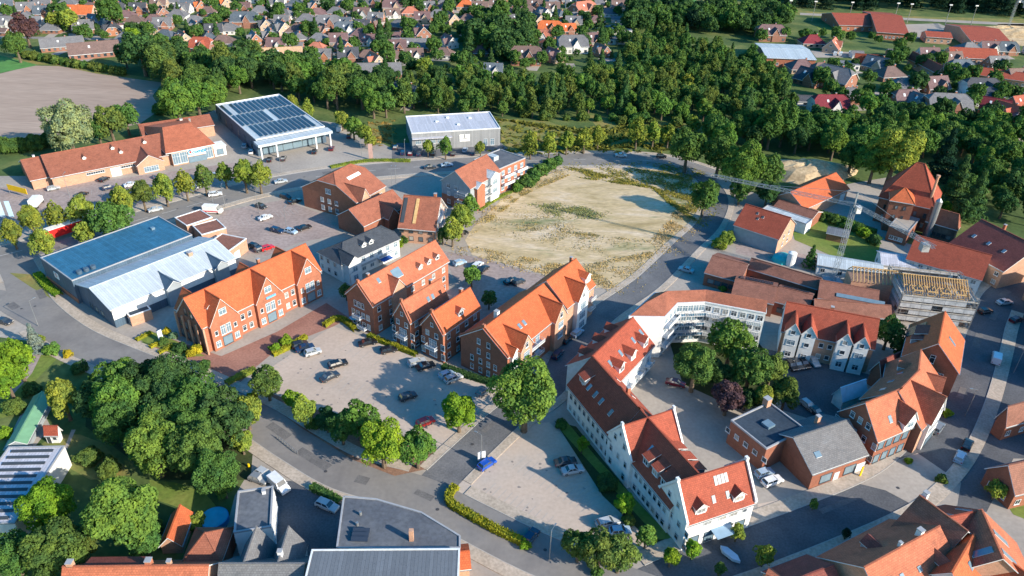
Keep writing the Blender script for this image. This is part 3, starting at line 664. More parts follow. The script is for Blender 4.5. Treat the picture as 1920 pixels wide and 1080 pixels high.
h.wins('F', [-L/2+10.6, -L/2+12.6, 6.2, 8.2], (1.0, 4.3), 1.1, 1.6); h.wins('L', [-5, -2.4, 0.2, 2.8, 5.4], (0.8, 3.8), 1.2, 1.9, 'dark'); h.wins('L', [-1.2, 1.2], (8.2,), 1.3, 2.0, 'dark')
h.dormer(-L/2+3.6, 9.6, 1.2, 1.2, -1, wall=GREYW, roof=T_OR); h.chim(4, 1.5, 0.7)
b = MB(); b.box(-1.4, 1.4, -0.05, 0.25, 0, 0.5, 0); o = b.build('sign', TINT, h.e); o.color = (0.15, 0.45, 0.8, 1); o.location = (1.0, -h.w-1.25, 7.4)
for i in range(5):
    b = MB(); b.box(-0.25, 0.25, 0, 0.4, 0, 7.4); o = b.build('pilaster', BRICKL, h.e); o.location = (-L/2-0.1, -6+i*3.0, 0); o.rotation_euler = (0, 0, R(90))
# ---------------- three brick apartment houses in a row and the long one
h = House('apartment_house', 'narrow brick house with light orange roof and three small pointed dormers behind the hedge', 'apartment house', FR((671, 533), (815, 453), 13.5, (702, 569), 9.4), 'brick houses with orange roofs above the car park')
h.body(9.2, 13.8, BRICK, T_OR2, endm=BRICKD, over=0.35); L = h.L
for u in (L/2-9.6, L/2-6.2, L/2-2.9): h.dormer(u, 10.4, 1.5, 1.1, -1, wall=WHITE, roof=T_RB)
h.gable(-L/2+9.0, 5.2, -1, proj=0.4, wall=BRICKL, roof=T_OR2, hr=12.6)
h.wins('L', [-2.6, -0.9, 0.9, 2.6], (1.0, 3.8), 1.2, 1.6); h.wins('L', [-1.6, -0.3, 1.0], (6.6,), 1.0, 1.7, 'cross'); h.wins('F', lin(7, -L/2+2, L/2-2), (0.8, 3.6, 6.4), 1.2, 1.5)
h.sky(-L/2+11.6, 11.0, 3.0, 2.6); h.sky(-L/2+5.6, 11.9); h.chim(-L/2+4.2, 0.8, 0.5); h.coping(-L/2+0.05, BRICK, 0.35, 0.35)
BALM = {}
def bal_obj(par, w, d, fill):
    k = (w, d, fill.name)
    if k not in BALM:
        m = MB(); m.box(-w/2, w/2, -d, 0, 0, 0.16, 0)
        m.box(-w/2, w/2, -d-0.04, -d, 0.95, 1.02, 0); m.box(-w/2-0.04, -w/2, -d, 0, 0.95, 1.02, 0); m.box(w/2, w/2+0.04, -d, 0, 0.95, 1.02, 0)
        n = int(w/0.4)
        for i in range(n+1): x = -w/2+w*i/n; m.box(x-0.03, x+0.03, -d-0.03, -d, 0.16, 0.95, 0)
        for i in range(3):
            y = -d+d*i/3
            for q in (-1, 1): m.box(q*w/2-0.03, q*w/2+0.03, y, y+0.05, 0.16, 0.95, 0)
        m.box(-w/2+0.02, w/2-0.02, -d+0.01, -d+0.03, 0.2, 0.9, 1)
        BALM[k] = m.mesh('balcony', [TRIM, fill])
    o = bpy.data.objects.new('balcony', BALM[k]); COL.objects.link(o); o.parent = par; return o
def balcony(h, side, u, z, w=2.6, d=1.3, off=None, fill=GREYW):
    dd = {'F': h.w, 'B': h.w, 'L': h.L/2, 'R': h.L/2}[side] if off is None else off
    o = bal_obj(h.e, w, d, fill); o.location = {'F': (u, -dd, z), 'B': (-u, dd, z), 'R': (dd, u, z), 'L': (-dd, -u, z)}[side]; o.rotation_euler = (0, 0, rotz_of(side))
balcony(h, 'L', -0.6, 3.6); balcony(h, 'L', 0.8, 0.9)
for nm, r1, r2, e, lab in (('apartment_house', (752, 567), (824, 524), (776, 598), 'middle brick gabled house with plain orange roof joined to its twin by the hedge'),
                           ('apartment_house', (809, 587), (880, 540), (837, 620), 'right-hand twin brick gabled house with red pointed dormer and white bay windows')):
    h = House(nm, lab, 'apartment house', FR(r1, r2, 13.2, e, 8.9), 'brick houses with orange roofs above the car park')
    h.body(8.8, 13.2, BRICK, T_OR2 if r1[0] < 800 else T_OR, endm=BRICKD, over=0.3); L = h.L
    h.coping(-L/2+0.05, BRICK, 0.35, 0.35)
    h.wins('L', [-3.0, 3.2], (0.9, 3.7), 1.2, 1.7); h.wins('L', [-1.5, 1.3], (6.5,), 1.1, 1.4); h.wins('L', [0.1], (0.8, 3.5), 2.4, 2.2, 'big'); h.wins('L', [0.0], (9.4,), 0.9, 1.1)
    balcony(h, 'L', 0.1, 3.3, 3.0); h.wins('F', lin(4, -L/2+2, L/2-2), (0.8, 3.6, 6.3), 1.2, 1.4); h.wins('R', [-2, 2], (0.8, 3.6, 6.3), 1.2, 1.4)
    if r1[0] > 800:
        h.dormer(0.5, 9.7, 2.2, 1.3, -1, wall=GREYW, roof=T_RED)
    else:
        for u in (1.0, 2.6): h.sky(u, 10.2, 0.9, 1.2)
    h.chim(L/2-2.5, 0.6, 0.8, 0.8)
h = House('apartment_house', 'long brick house with bright orange roof and stepped cross gables beside the dark street', 'apartment house', FR((907, 615), (1018, 533), 13.8, (952, 669), 8.8), 'brick houses with orange roofs above the car park')
h.body(8.8, 13.8, BRICK, T_OR, endm=BRICKD, over=0.3); L = h.L; w = h.w
h.wins('L', [-3.4, -0.9, 1.4, 3.4], (0.8, 3.4), 1.0, 1.5); h.wins('L', [-1.4, 1.4], (6.0, 8.8), 1.0, 1.5); h.coping(-L/2+0.05, BRICK, 0.35, 0.35)
h.gable(-L/2+5.2, 4.6, -1, proj=1.6, wall=BRICKL, roof=T_OR, hr=12.6, he=9.4, wins=[(0, 9.2, 1.2, 1.5), (0, 6.2, 2.4, 1.9, 'big'), (0, 3.2, 2.4, 1.9, 'big'), (0, 0.4, 2.4, 2.0, 'big')])
h.gable(-L/2+2.1, 2.6, -1, proj=0.8, wall=WHITE, roof=T_OR, hr=10.4, he=8.8, wins=[(0, 6.0, 1.5, 1.8, 'big'), (0, 3.2, 1.5, 1.8, 'big'), (0, 0.4, 1.5, 1.8, 'big')])
h.gable(L/2-3.6, 5.0, -1, proj=1.2, wall=BRICKL, roof=T_OR, hr=12.9, he=9.2, wins=[(0, 9.2, 1.2, 1.5), (0, 6.2, 2.2, 1.8, 'big'), (0, 3.2, 2.2, 1.8, 'big')])
for u in (-L/2+9.0, -L/2+12.0): h.wins('F', [u], (0.6, 3.4, 6.2), 1.6, 1.8, 'big'); balcony(h, 'F', u, 3.0, 2.8); balcony(h, 'F', u, 5.9, 2.8)
h.sky(-L/2+8.8, 10.6); h.sky(-L/2+10.6, 10.6); h.chim(-L/2+6.6, 1.3, 0.6, 1.0, WHITE)
h.wins('B', lin(8, -L/2+2, L/2-2), (1.0, 3.8, 6.5), 1.1, 1.4)
h2 = House('apartment_house', 'corner brick house with high orange roof and open balconies facing the sandy lot', 'apartment house', FR((1026, 526), (1079, 486), 14.6, (1062, 577), 9.2), 'brick houses with orange roofs above the car park')
h2.body(9.2, 14.6, BRICKL, T_OR, endm=BRICKL, over=0.35); L = h2.L
h2.gable(-0.8, 5.2, -1, proj=1.2, wall=WHITE, roof=T_OR, hr=13.4, he=9.8, wins=[(0, 9.6, 1.4, 1.5), (0, 6.2, 2.6, 2.0, 'big'), (0, 3.2, 2.6, 2.0, 'big'), (0, 0.4, 2.6, 2.0, 'big')])
h2.dormer(L/2-1.6, 10.2, 2.6, 1.8, -1, wall=WHITE, roof=T_OR)
for z in (2.8, 5.8): balcony(h2, 'R', -1.5, z, 4.0); balcony(h2, 'F', L/2-2, z, 2.6)
h2.wins('R', [-2.5, 0, 2.5], (0.8, 3.4, 6.4), 1.3, 1.8, 'big'); h2.wins('R', [0], (9.6,), 1.6, 1.6, 'big'); h2.chim(L/2-1.0, 0.7, 0.8)
# ---------------- red-roofed white complex along the path
def stepped(h, x, mat=TRIM): h.coping(x, mat)
h = House('apartment_house', 'upper red-roofed house with three pointed dormers next to the white apartment block', 'apartment house', FR((1111, 668), (1186, 596), 12.6, (1223, 645), 8.0), 'red-roofed houses with white walls')
h.body(7.6, 12.6, WHITE, T_RED, over=0.4); L = h.L
for u in (-L/2+4.4, 0.6, L/2-2.6): h.dormer(u, 8.2, 2.4, 1.8, -1, wall=WHITE, roof=T_RED)
for u in (-L/2+3.0, -1.6, L/2-4.8, L/2-0.9): h.sky(u, 9.6, 0.8, 1.5)
for u in (-L/2+4, 0.8, L/2-3): h.dormer(u, 8.6, 2.6, 1.4, 1, wall=WHITE, roof=T_RED, win=False)
for u in lin(4, -L/2+2, L/2-2):
    h.wins('F', [u], (0.6, 3.3), 1.3, 1.9, 'big'); balcony(h, 'F', u, 2.9, 2.6)
h = House('apartment_house', 'long dark-roofed white house with small roof windows along the garden path', 'apartment house', FR((1112, 669), (1199, 766), 12.8, (1062, 712), 7.4), 'red-roofed houses with white walls')
h.body(7.0, 12.8, WHITE, T_RED, over=0.4); L = h.L
for u in (-L/2+3.0, -L/2+5.0, -L/2+7.6, -L/2+10.0, 4.6): h.sky(u, 8.6, 0.8, 1.5)
h.dormer(-L/2+2.6, 8.8, 2.4, 1.5, -1, 'shed', WHITE, T_RED); h.chim(3.5, 1.0, 0.8)
h.wins('F', lin(9, -L/2+1.5, L/2-1.5), (0.7, 3.8), 1.1, 1.5); h.sky(-4, 8.6, 0.8, 1.5, 1); h.sky(2, 8.6, 0.8, 1.5, 1)
WL = h
h = House('apartment_house', 'white house with tall stepped gable across the ridge and three boxy orange dormers', 'apartment house', FR((1199, 766), (1312, 890), 12.8, (1232, 915), 7.4), 'red-roofed houses with white walls')
h.body(7.0, 12.8, WHITE, T_RED, over=0.4); L = h.L
for side in (-1, 1):
    h.gable(-L/2+3.0 if side < 0 else L/2*0-L/2+3.0, 8.2, side, proj=0.7, wall=WHITE, roof=T_RED, he=7.6, hr=12.8, parapet=TRIM,
            wins=[(-1.6, 8.1, 1.0, 1.5), (1.6, 8.1, 1.0, 1.5), (-2.6, 4.2, 1.0, 1.5), (0, 4.2, 1.0, 1.5), (2.6, 4.2, 1.0, 1.5), (-2.4, 0.8, 1.1, 1.7), (2.4, 0.8, 1.1, 1.7), (0, 10.3, 0.7, 0.9)])
for u in (-L/2+9.6, -L/2+12.6, -L/2+15.4):
    h.dormer(u, 8.0, 1.9, 1.9, -1, 'shed', GREYW, T_RED)
    h.dormer(u+0.2, 8.6, 2.0, 1.5, 1, 'shed', GREYW, T_RED)
h.wins('F', lin(7, -L/2+8.5, L/2-1.5), (0.7, 3.9), 1.1, 1.5); h.sky(-L/2+8.3, 9.4, 0.9, 1.6); h.sky(L/2-3.3, 9.4, 0.9, 1.6)
h = House('white_house', 'white corner house with red roof, two pointed dormers and gable copings by the lower street', 'house', FR((1270, 904), (1399, 864), 13.0, (1287, 980), 7.4), 'red-roofed houses with white walls')
h.body(7.2, 13.0, WHITE, T_RED, over=0.35, verge=0.0); L = h.L
h.coping(-L/2); h.coping(L/2)
for u in (-L/2+3.2, L/2-3.4): h.dormer(u, 7.9, 2.4, 1.5, -1, wall=WHITE, roof=T_RED)
for i in range(4): h.sky(0.2+i*0.75, 10.9, 0.62, 1.6)
for u in (-1.0, 2.0): h.sky(u, 8.6, 0.7, 1.3)
h.wins('F', [-2.6, 0.6, 3.0], (4.9,), 1.7, 1.0, 'cross'); h.wins('F', [5.4], (4.9,), 1.0, 1.0); h.wins('F', lin(4, -5, 5), (0.5,), 2.2, 2.4, 'shop'); h.wins('L', lin(5, -5, 5), (1.0, 4.2), 1.1, 1.5); h.wins('L', [-1.4, 1.4], (8.0,), 1.0, 1.4)
m = MB(); m.slab([(-1.5, -h.w-2.2, 3.0), (2.6, -h.w-2.2, 3.0), (2.6, -h.w, 3.2), (-1.5, -h.w, 3.2)], 0.12); m.build('canopy', mat_plain('canopy_blue', (0.25, 0.38, 0.5), 0.4), h.e)
# ---------------- bent white apartment block
def plan_building(name, label, cat, pts, h, wall, roofm, rise=1.6, inset=3.2, over=0.5, group=None):
    """pts: sight points at height h, any order round; low hipped roof"""
    P = [W(*p, h) for p in pts]; c = sum(P, Vector())/len(P); e = tag(empty(name, (c.x, c.y, 0)), label, cat, group)
    Q = [(p.x-c.x, p.y-c.y) for p in P]; m = MB(); m.prism(Q, 0, h); m.build('wall', wall, e)
    return e, Q, c
e, Q, c = plan_building('apartment_block', 'white bent apartment block with balconies and a low red-brown roof round the courtyard trees', 'apartment block',
    [(1179, 593), (1247, 594), (1271, 568), (1322, 566), (1436, 587), (1437, 566), (1322, 546), (1228, 549)], 12.0, WHITE, T_DRED)
m = MB(); n_ = len(Q); F_ = Q[:5]; B_ = [Q[0], Q[7], Q[7], Q[6], Q[5]]
rid = [((Q[0][0]+Q[1][0])/2, (Q[0][1]+Q[1][1])/2+3.0)] + [((a[0]+b_[0])/2, (a[1]+b_[1])/2) for a, b_ in ((Q[2], Q[7]), (Q[3], Q[6]))] + [((Q[4][0]+Q[5][0])/2, (Q[4][1]+Q[5][1])/2)]
zr = 14.0; ze = 11.95
def V3(p, z): return (p[0], p[1], z)
for q in ([V3(Q[0], ze), V3(Q[1], ze), V3(rid[0], zr)], [V3(Q[1], ze), V3(Q[2], ze), V3(rid[1], zr), V3(rid[0], zr)], [V3(Q[2], ze), V3(Q[3], ze), V3(rid[2], zr), V3(rid[1], zr)], [V3(Q[3], ze), V3(Q[4], ze), V3(rid[3], zr), V3(rid[2], zr)],
          [V3(Q[4], ze), V3(Q[5], ze), V3(rid[3], zr)], [V3(Q[5], ze), V3(Q[6], ze), V3(rid[2], zr), V3(rid[3], zr)], [V3(Q[6], ze), V3(Q[7], ze), V3(rid[1], zr), V3(rid[2], zr)], [V3(Q[7], ze), V3(Q[0], ze), V3(rid[0], zr), V3(rid[1], zr)]):
    cx = sum(p[0] for p in q)/len(q); q = [tuple(Vector(p)) for p in q]; m.slab(q, 0.25, 0, 1)
m.build('roof', [T_RB, TRIM], e)
gm = MB()
for i in range(8):
    a, b_ = Q[i], Q[(i+1) % 8]; gm.bar(V3(a, ze-0.05), V3(b_, ze-0.05), 0.3, 0, 0.3)
gm.build('eaves_trim', TRIM, e)
def wall_items(e, a, b_, n, zs, kind, **kw):
    """windows or balconies evenly along wall a->b (outside on the right)"""
    A = Vector((*a, 0)); B = Vector((*b_, 0)); t = (B-A).normalized(); ang = math.atan2(t.y, t.x)
    for i in range(n):
        p = A+(B-A)*(i+0.5)/n
        for z in zs:
            if kind == 'win':
                o = bpy.data.objects.new('window', win_mesh(kw.get('w', 1.2), kw.get('h', 1.4), kw.get('style', 'cross'))); COL.objects.link(o); o.parent = e
            else:
                o = bal_obj(e, kw.get('w', 3), kw.get('d', 1.4), kw.get('fill', GREYW))
            o.location = (p.x, p.y, z); o.rotation_euler = (0, 0, ang)
FLO = (0.9, 3.8, 6.7, 9.5)
wall_items(e, Q[1], Q[2], 3, FLO, 'win', w=1.6, h=1.7, style='big'); wall_items(e, Q[2], Q[3], 5, FLO, 'win', w=1.6, h=1.7, style='big'); wall_items(e, Q[3], Q[4], 7, FLO, 'win', w=1.4, h=1.5)
wall_items(e, Q[1], Q[2], 2, (3.0, 5.9, 8.7), 'bal', w=3.4, fill=WHITE); wall_items(e, Q[2], Q[3], 3, (3.0, 5.9, 8.7), 'bal', w=3.0, fill=M_BLUE); wall_items(e, Q[3], Q[4], 3, (3.0, 5.9, 8.7), 'bal', w=3.2, fill=WHITE)
wall_items(e, Q[7], Q[0], 4, FLO, 'win')
# ---------------- red roof with four white gables
h = House('town_house_row', 'wide red-roofed building with four tall white gabled bays above the dark yard', 'house', FR((1477, 566), (1647, 598), 12.2, (1467, 616), 7.6))
h.body(7.2, 12.2, BRICKL, T_RED, over=0.35, endm=WHITE); L = h.L
for i, u in enumerate((-L/2+2.3, -L/2+5.9, L/2-6.7, L/2-3.0)):
    h.gable(u, 3.2, -1, proj=1.8, wall=WHITE, roof=T_RED, he=8.6, hr=10.9, over=0.35, wins=[(0, 7.6, 1.1, 1.2), (0, 4.6, 2.0, 1.5, 'big') if i in (0, 3) else (0, 4.8, 1.2, 1.2), (0, 1.2, 1.4, 1.5)])
h.wins('F', [-1, 1], (1.2, 4.4), 1.1, 1.3); h.chim(0, 0.8, 0.5); h.wins('R', [-2, 2], (1, 4), 1, 1.3)
# ---------------- pinkish-roofed group on the street
G = 'orange-roofed houses along the right-hand street'
h = House('gabled_house', 'salmon-roofed corner house with dark side gable and white half-timbered dormer above the plaza', 'house', FR((1625, 755), (1690, 729), 13.0, (1650, 823), 7.2), G)
h.body(7.0, 13.0, BRICKD, T_OR2, over=0.3, endm=BRICKD); L = h.L
h.gable(L/2-1.6, 3.4, -1, proj=0.3, wall=WHITE, roof=T_OR2, hr=11.6, he=9.0, z0=6.4, wins=[(0, 7.4, 1.8, 1.5, 'big')])
h.wins('L', [-5, -2.8, -0.5, 2, 4.6], (1.0, 4.2), 1.1, 1.5); h.wins('L', [-2, 0, 2], (7.6,), 1.1, 1.5); h.sky(-0.4, 8.6, 0.9, 1.5); h.wins('F', lin(4, -L/2+1.5, L/2-1.5), (0.3, 4.0), 1.8, 2.2, 'shop')
h = House('gabled_house', 'salmon-roofed house with big cross gable and white timbered gable front facing the street', 'house', FR((1690, 729), (1722, 696), 13.0, (1757, 770), 7.2), G)
h.body(7.0, 13.0, BRICKL, T_OR2, over=0.3, endm=BRICKD, x0=-h.L/2-1.0, x1=h.L/2+0.5)
h.gable(0.2, 6.6, -1, proj=0.8, wall=WHITE, roof=T_OR2, hr=12.8, he=7.6, wins=[(-1.5, 7.8, 1.2, 1.3), (1.5, 7.8, 1.2, 1.3), (-2, 4.2, 1.3, 1.5), (0, 4.2, 1.3, 1.5), (2, 4.2, 1.3, 1.5), (0, 0.3, 5, 2.4, 'shop')])
h.sky(-2.5, 9, 0.9, 1.4, 1); h.sky(1.5, 9, 0.9, 1.4, 1)
h = House('gabled_house', 'pink-orange-roofed house with tall narrow roof touching the brick gable behind it', 'house', FR((1722, 696), (1727, 657), 12.6, (1763, 703), 7.2), G)
h.body(7.0, 12.6, BRICKL, T_OR2, over=0.3, endm=BRICKD, x0=-h.L/2-1.0); h.gable(-0.8, 3.0, -1, proj=0.2, wall=BRICKL, roof=T_RB, hr=10.6, he=8.2, z0=6.8, wins=[(0, 7.2, 1.4, 1.2)])
h.wins('F', [-2, 0, 2], (0.6, 3.8), 1.2, 1.8); h.dormer(0, 9, 2.2, 1.4, 1, wall=GREYW, roof=T_OR2); h.sky(-2.8, 9, 0.9, 1.4, 1)
h = House('brick_house', 'big steep brick house with bright orange street-side roof and white-framed gable windows', 'house', FR((1760, 643), (1772, 585), 14.0, (1800, 687), 8.6), G)
h.body(8.2, 14.0, BRICKD, T_OR, over=0.3, endm=BRICKD); L = h.L
h.wins('L', [-2.8, 2.6], (4.8,), 1.3, 1.7); h.wins('L', [0], (5.0, 8.4), 1.1, 2.2); h.wins('L', [-2.5, 0, 2.5], (1.2,), 1.2, 1.6); h.sky(0, 10, 1.0, 2.6)
h.dormer(1.0, 9.4, 4.0, 1.6, 1, 'shed', GREYW, T_DRED); h.dormer(-2.0, 9.0, 2.0, 1.3, 1, 'shed', GREYW, T_DRED)
m = MB()
for i in range(4):
    for j in range(2): m.slab([(1.2+i*1.1, 3+j*1.8, h.z_at(3+j*1.8)+0.3), (2.2+i*1.1, 3+j*1.8, h.z_at(3+j*1.8)+0.3), (2.2+i*1.1, 4.6+j*1.8, h.z_at(4.6+j*1.8)+0.3), (1.2+i*1.1, 4.6+j*1.8, h.z_at(4.6+j*1.8)+0.3)], 0.05)
m.build('solar_panel', SOLAR, h.e)
h = House('annex_building', 'low dark red-roofed annex with white trim lines left of the steep brick house', 'outbuilding', FE((1655, 700), (1752, 655), 5.0, (1670, 672)), G)
h.body(4.4, 7.6, BRICKD, T_DRED, over=0.3); h.wins('F', [-3, 0, 3], (1,), 1.2, 1.3); h.dormer(-2.4, 5.2, 2.0, 1.2, -1, wall=GREYW, roof=T_OR2); h.dormer(2.2, 5.2, 2.0, 1.2, -1, wall=GREYW, roof=T_OR2)
# ---------------- grey-roofed workshop with a flat dark roof beside the white houses
h = House('workshop', 'brick workshop with single grey roof slope and white garage doors at the street corner', 'workshop', FR((1490, 820), (1590, 787), 8.2, (1507, 893), 4.6))
h.body(4.4, 8.2, BRICKD, T_GR, over=0.2, endm=BRICKD); L = h.L
h.wins('F', [-3.0, 3.2], (0.6,), 3.0, 2.2, 'shop'); h.door('F', 6.0, 2.2, 2.3, TRIM); h.door('F', -0.2, 1.2, 2.1, TRIM); h.sky(-L/2+3, 5.6, 1.4, 1.2); h.chim(L/2-5, 3.0, 0.2, 0.8, BRICKL)
h = House('flat_hall', 'flat navy-roofed brick hall with pale parapet adjoining the grey-roofed workshop', 'workshop', FE((1437, 843), (1510, 806), 6.0, (1382, 784)))
h.flat(6.0, BRICKD, FELTD, 0.35, cop=COPING); h.wins('L', lin(5, -5, 5), (2.8,), 1.2, 1.2); h.chim(4.5, 4.6, 2.0, 1.3, BRICKL)
m = MB(); m.box(-1, 1, -1, 1, 6.05, 6.6, 0); m.build('roof_light', GLASSB, h.e)
# ---------------- blue hall, pale hall and small annexes
h = House('blue_hall', 'long industrial hall with deep blue metal roof along the avenue', 'industrial hall', FE((135, 527), (360, 441), 7.0, (67, 487)))
h.flat(7.0, M_NAVY, M_BLUE, 0.25, cop=COPING); m = MB(); m.box(-1.3, 1.3, -0.12, 0, 0, 1.8, 0); o = m.build('sign', WHITE, h.e); o.location = (-h.L/2, 1.0, 3.8); o.rotation_euler = (0, 0, R(-90)); SIGN1 = o
m = MB(); m.box(-h.L/2, -h.L/2+0.12, -h.w, h.w, 0, 1.5); o = m.build('plinth', BRICK, h.e); o.location.x = -0.12
for i in range(3):
    m = MB(); m.cyl((0, 0, 7), (0, 0, 8.0), 0.7, 0.7, 12); o = m.build('roof_vent', M_NAVY, h.e); o.location = (-h.L/2+3+i*1.8, -h.w+2.2, 0)
m = MB(); m.box(h.L/2-6, h.L/2-5, 2, 3, 7.06, 7.7); m.build('roof_light', GLASSB, h.e)
h = House('pale_hall', 'long industrial hall with pale silver roof and white wall behind the brick office', 'industrial hall', FE((207, 578), (440, 481), 6.0, (135, 532)))
h.body(5.6, 8.2, M_NAVY, M_LGREY, over=0.3, endm=M_NAVY); L = h.L; w = h.w
m = MB(); m.box(-L/2, L/2, -0.1, 0, 0, 3.1); o = m.build('facing', WHITE, h.e); o.location = (0, -h.w-0.02, 2.4)
for u in (-1.5, 12.5): h.gable(u, 4.0, -1, proj=1.4, wall=GREYW, roof=M_NAVY, he=5.6, hr=7.2)
h.chim(L/2-9, -2.2, 0.3, 1.2, BRICKL); h.wins('L', [-3, 0, 3], (1,), 1.6, 1.4, 'dark')
h = House('pump_house', 'tiny flat-roofed yellow brick outbuilding below the pale hall', 'outbuilding', FE((243, 594), (283, 580), 3.0, (232, 588)))
h.flat(3.0, BRICKL, FELTD, 0.15, cop=TRIM); h.door('L', 0, 1, 2)
for i, (a, b_, c_, rf) in enumerate((((350, 424), (398, 408), (330, 408), T_BR), ((378, 441), (424, 428), (360, 424), T_BR), ((420, 478), (462, 448), (392, 455), T_BR))):
    h = House('shed', ['brown flat-roofed shed nearest the avenue at the end of the blue hall', 'brown-roofed shed between two pale walls behind the blue hall', 'brown-roofed shed with white door by the brick-paved parking'][i], 'shed', FE(a, b_, 4.0, c_), 'brown sheds at the end of the halls')
    h.flat(4.0, BRICKL, T_BR, 0.25, cop=TRIM); h.door('F', 0, 2.4, 2.4, TRIM)
# ---------------- supermarket, solar-roofed market, grey store
h = House('supermarket', 'long brick supermarket with wide orange roof and glass entrance front', 'supermarket', FR((78, 291), (318, 247), 8.4, (95, 333), 4.2))
h.body(4.2, 8.4, BRICKL, T_RB, over=0.5, endm=BRICKD); L = h.L; w = h.w
h.wins('F', [-8, 2], (2.4,), 6, 0.9, 'cross'); h.door('F', -1.5, 3.2, 3.2, TRIM)
for u, z in ((-L/2+12, 6.2), (-L/2+22, 7.0), (-L/2+24, 6.0), (-L/2+33, 7.0), (-L/2+42, 6.8)): h.dormer(u, z, 1.1, 0.8, -1, 'gable', WHITE, T_RB, win=False)
h.gable(L/2-12, 9, -1, proj=3.5, wall=BRICKL, roof=T_RB, he=3.6, hr=6.6, name='porch', wins=[(0, 0.5, 5, 2, 'big')])
x1 = L/2
m = MB(); m.box(x1-4, x1+11, -w-2.0, w-1, 0, 5.6, 0, False); m.build('entrance_hall', BRICKL, h.e)
m = MB(); m.slab([(x1-6, -w-2.8, 5.6), (x1+12, -w-2.8, 5.6), (x1+8, w*0.1, 10.2), (x1-2, w*0.1, 10.2)], 0.25, 0, 1); m.slab([(x1-2, w*0.1, 10.2), (x1+8, w*0.1, 10.2), (x1+12, w+10, 5.4), (x1-6, w+10, 5.4)], 0.25, 0, 1); m.slab([(x1+12, -w-2.8, 5.6), (x1+12, w+10, 5.4), (x1+8, w*0.1, 10.2)], 0.25, 0, 1); m.slab([(x1-6, w+10, 5.4), (x1-6, -w-2.8, 5.6), (x1-2, w*0.1, 10.2)], 0.25, 0, 1)
m.build('entrance_roof', [T_OR2, TRIM], h.e)
for u in (x1-2.6, x1+0.1, x1+9.4):
    o = bpy.data.objects.new('window', win_mesh(2.6, 4.2, 'big')); COL.objects.link(o); o.parent = h.e; o.location = (u, -w-2.02, 0.6)
m = MB(); m.box(-3.3, 3.3, -0.2, 0, 0, 2.9); o = m.build('sign', WHITE, h.e); o.location = (x1+4.9, -w-2.05, 2.6); SIGN2 = o
m = MB(); m.box(x1+1.6, x1+8.2, -w-2.2, -w-2.0, 0.1, 2.3); m.build('shop_window', GLASSB, h.e)
m = MB(); m.box(x1+11.5, x1+16, -w-1, -w+4, 0, 3.6, 0, False); m.box(x1+11.2, x1+16.3, -w-1.3, -w+4.3, 3.6, 3.9, 0); m.build('kiosk', WHITE, h.e)
o = bpy.data.objects.new('window', win_mesh(2.6, 2.2, 'shop')); COL.objects.link(o); o.parent = h.e; o.location = (x1+13.7, -w-1.02, 0.6)
h = House('store_annex', 'short orange-roofed annex at the far left end of the long supermarket', 'outbuilding', FR((40, 300), (76, 293), 7.6, (52, 339), 3.6))
h.body(3.6, 7.6, BRICKL, T_RB, over=0.4, endm=BRICKD); h.chim(1, 1, 0.5, 0.7, TRIM)
h = House('rear_wing', 'orange-roofed rear wing of the supermarket facing the bare field', 'supermarket', FE((268, 252), (400, 232), 5.0, (257, 232)))
h.body(4.6, 6.8, BRICKL, T_RB, over=0.4); h.chim(2, -3, 0.8, 1.0, TRIM); h.chim(5, -4, 0.6, 0.7, STEEL)
h = House('market_hall', 'large market hall with rows of solar panels on a pale flat roof', 'supermarket', FE((480, 263), (609, 238), 6.5, (381, 201)))
h.flat(6.5, M_NAVY, M_LGREY, 0.4, cop=TRIM); L = h.L; w = h.w
m = MB()
m.box(-L/2-1, L/2+1, -w-5, -w, 5.2, 6.2, 0); m.build('canopy', M_LGREY, h.e)
for u in (-L/2, -L/2+6, L/2-6, L/2): m = MB(); m.box(u-0.25, u+0.25, -w-4.6, -w-4.1, 0, 5.2); m.build('column', TRIM, h.e)
nrow = int(L/1.95); k_ = 0
for i in range(nrow):
    x = -L/2+1.3+i*(L-2.6)/(nrow-1)
    for seg in range(3):
        y0 = -w+2+seg*(2*w-4)/3; y1 = -w+2+(seg+0.93)*(2*w-4)/3
        if (i*7+seg*3) % 13 == 0: continue
        m = MB()
        m.slab([(x-0.5, y0, 6.85), (x+0.5, y0, 7.1), (x+0.5, y1, 7.1), (x-0.5, y1, 6.85)], 0.06)
        m.build('solar_row', SOLAR, h.e)
h.wins('F', lin(6, -L/2+4, L/2-4), (0.4,), 4.0, 3.2, 'shop'); h.wins('L', lin(6, -w+4, w-6), (1.6,), 1.6, 2.6, 'dark')
h = House('store', 'grey-clad store with light roof and white square sign beyond the avenue', 'shop building', FE((772, 251), (938, 241), 7.0, (760, 219)))
h.flat(7.0, mat_tile('store_cladding', (0.27, 0.28, 0.29), 'metal', 0.06), M_LILAC, 0.35, cop=TRIM); L = h.L; w = h.w
h.wins('F', lin(5, -L/2+2.5, -L/2+14), (2.6,), 2.2, 1.8, 'big'); h.wins('F', [L/2-3.2, L/2-6], (0.3,), 1.6, 2.8, 'big')
m = MB(); m.box(-2.1, 2.1, -0.15, 0, 0, 2.9); o = m.build('sign', WHITE, h.e); o.location = (3.2, -w-0.04, 2.6); SIGN3 = o
m = MB(); m.box(-L/2, -2, -w-1.6, -w, 5.0, 5.35, 0); m.build('canopy', M_LILAC, h.e)
for u, v in ((-6, 2), (2, -3), (8, 4), (-1, 6)):
    m = MB(); m.box(u-0.6, u+0.6, v-0.6, v+0.6, 7.06, 7.5); m.build('roof_light', TRIM, h.e)
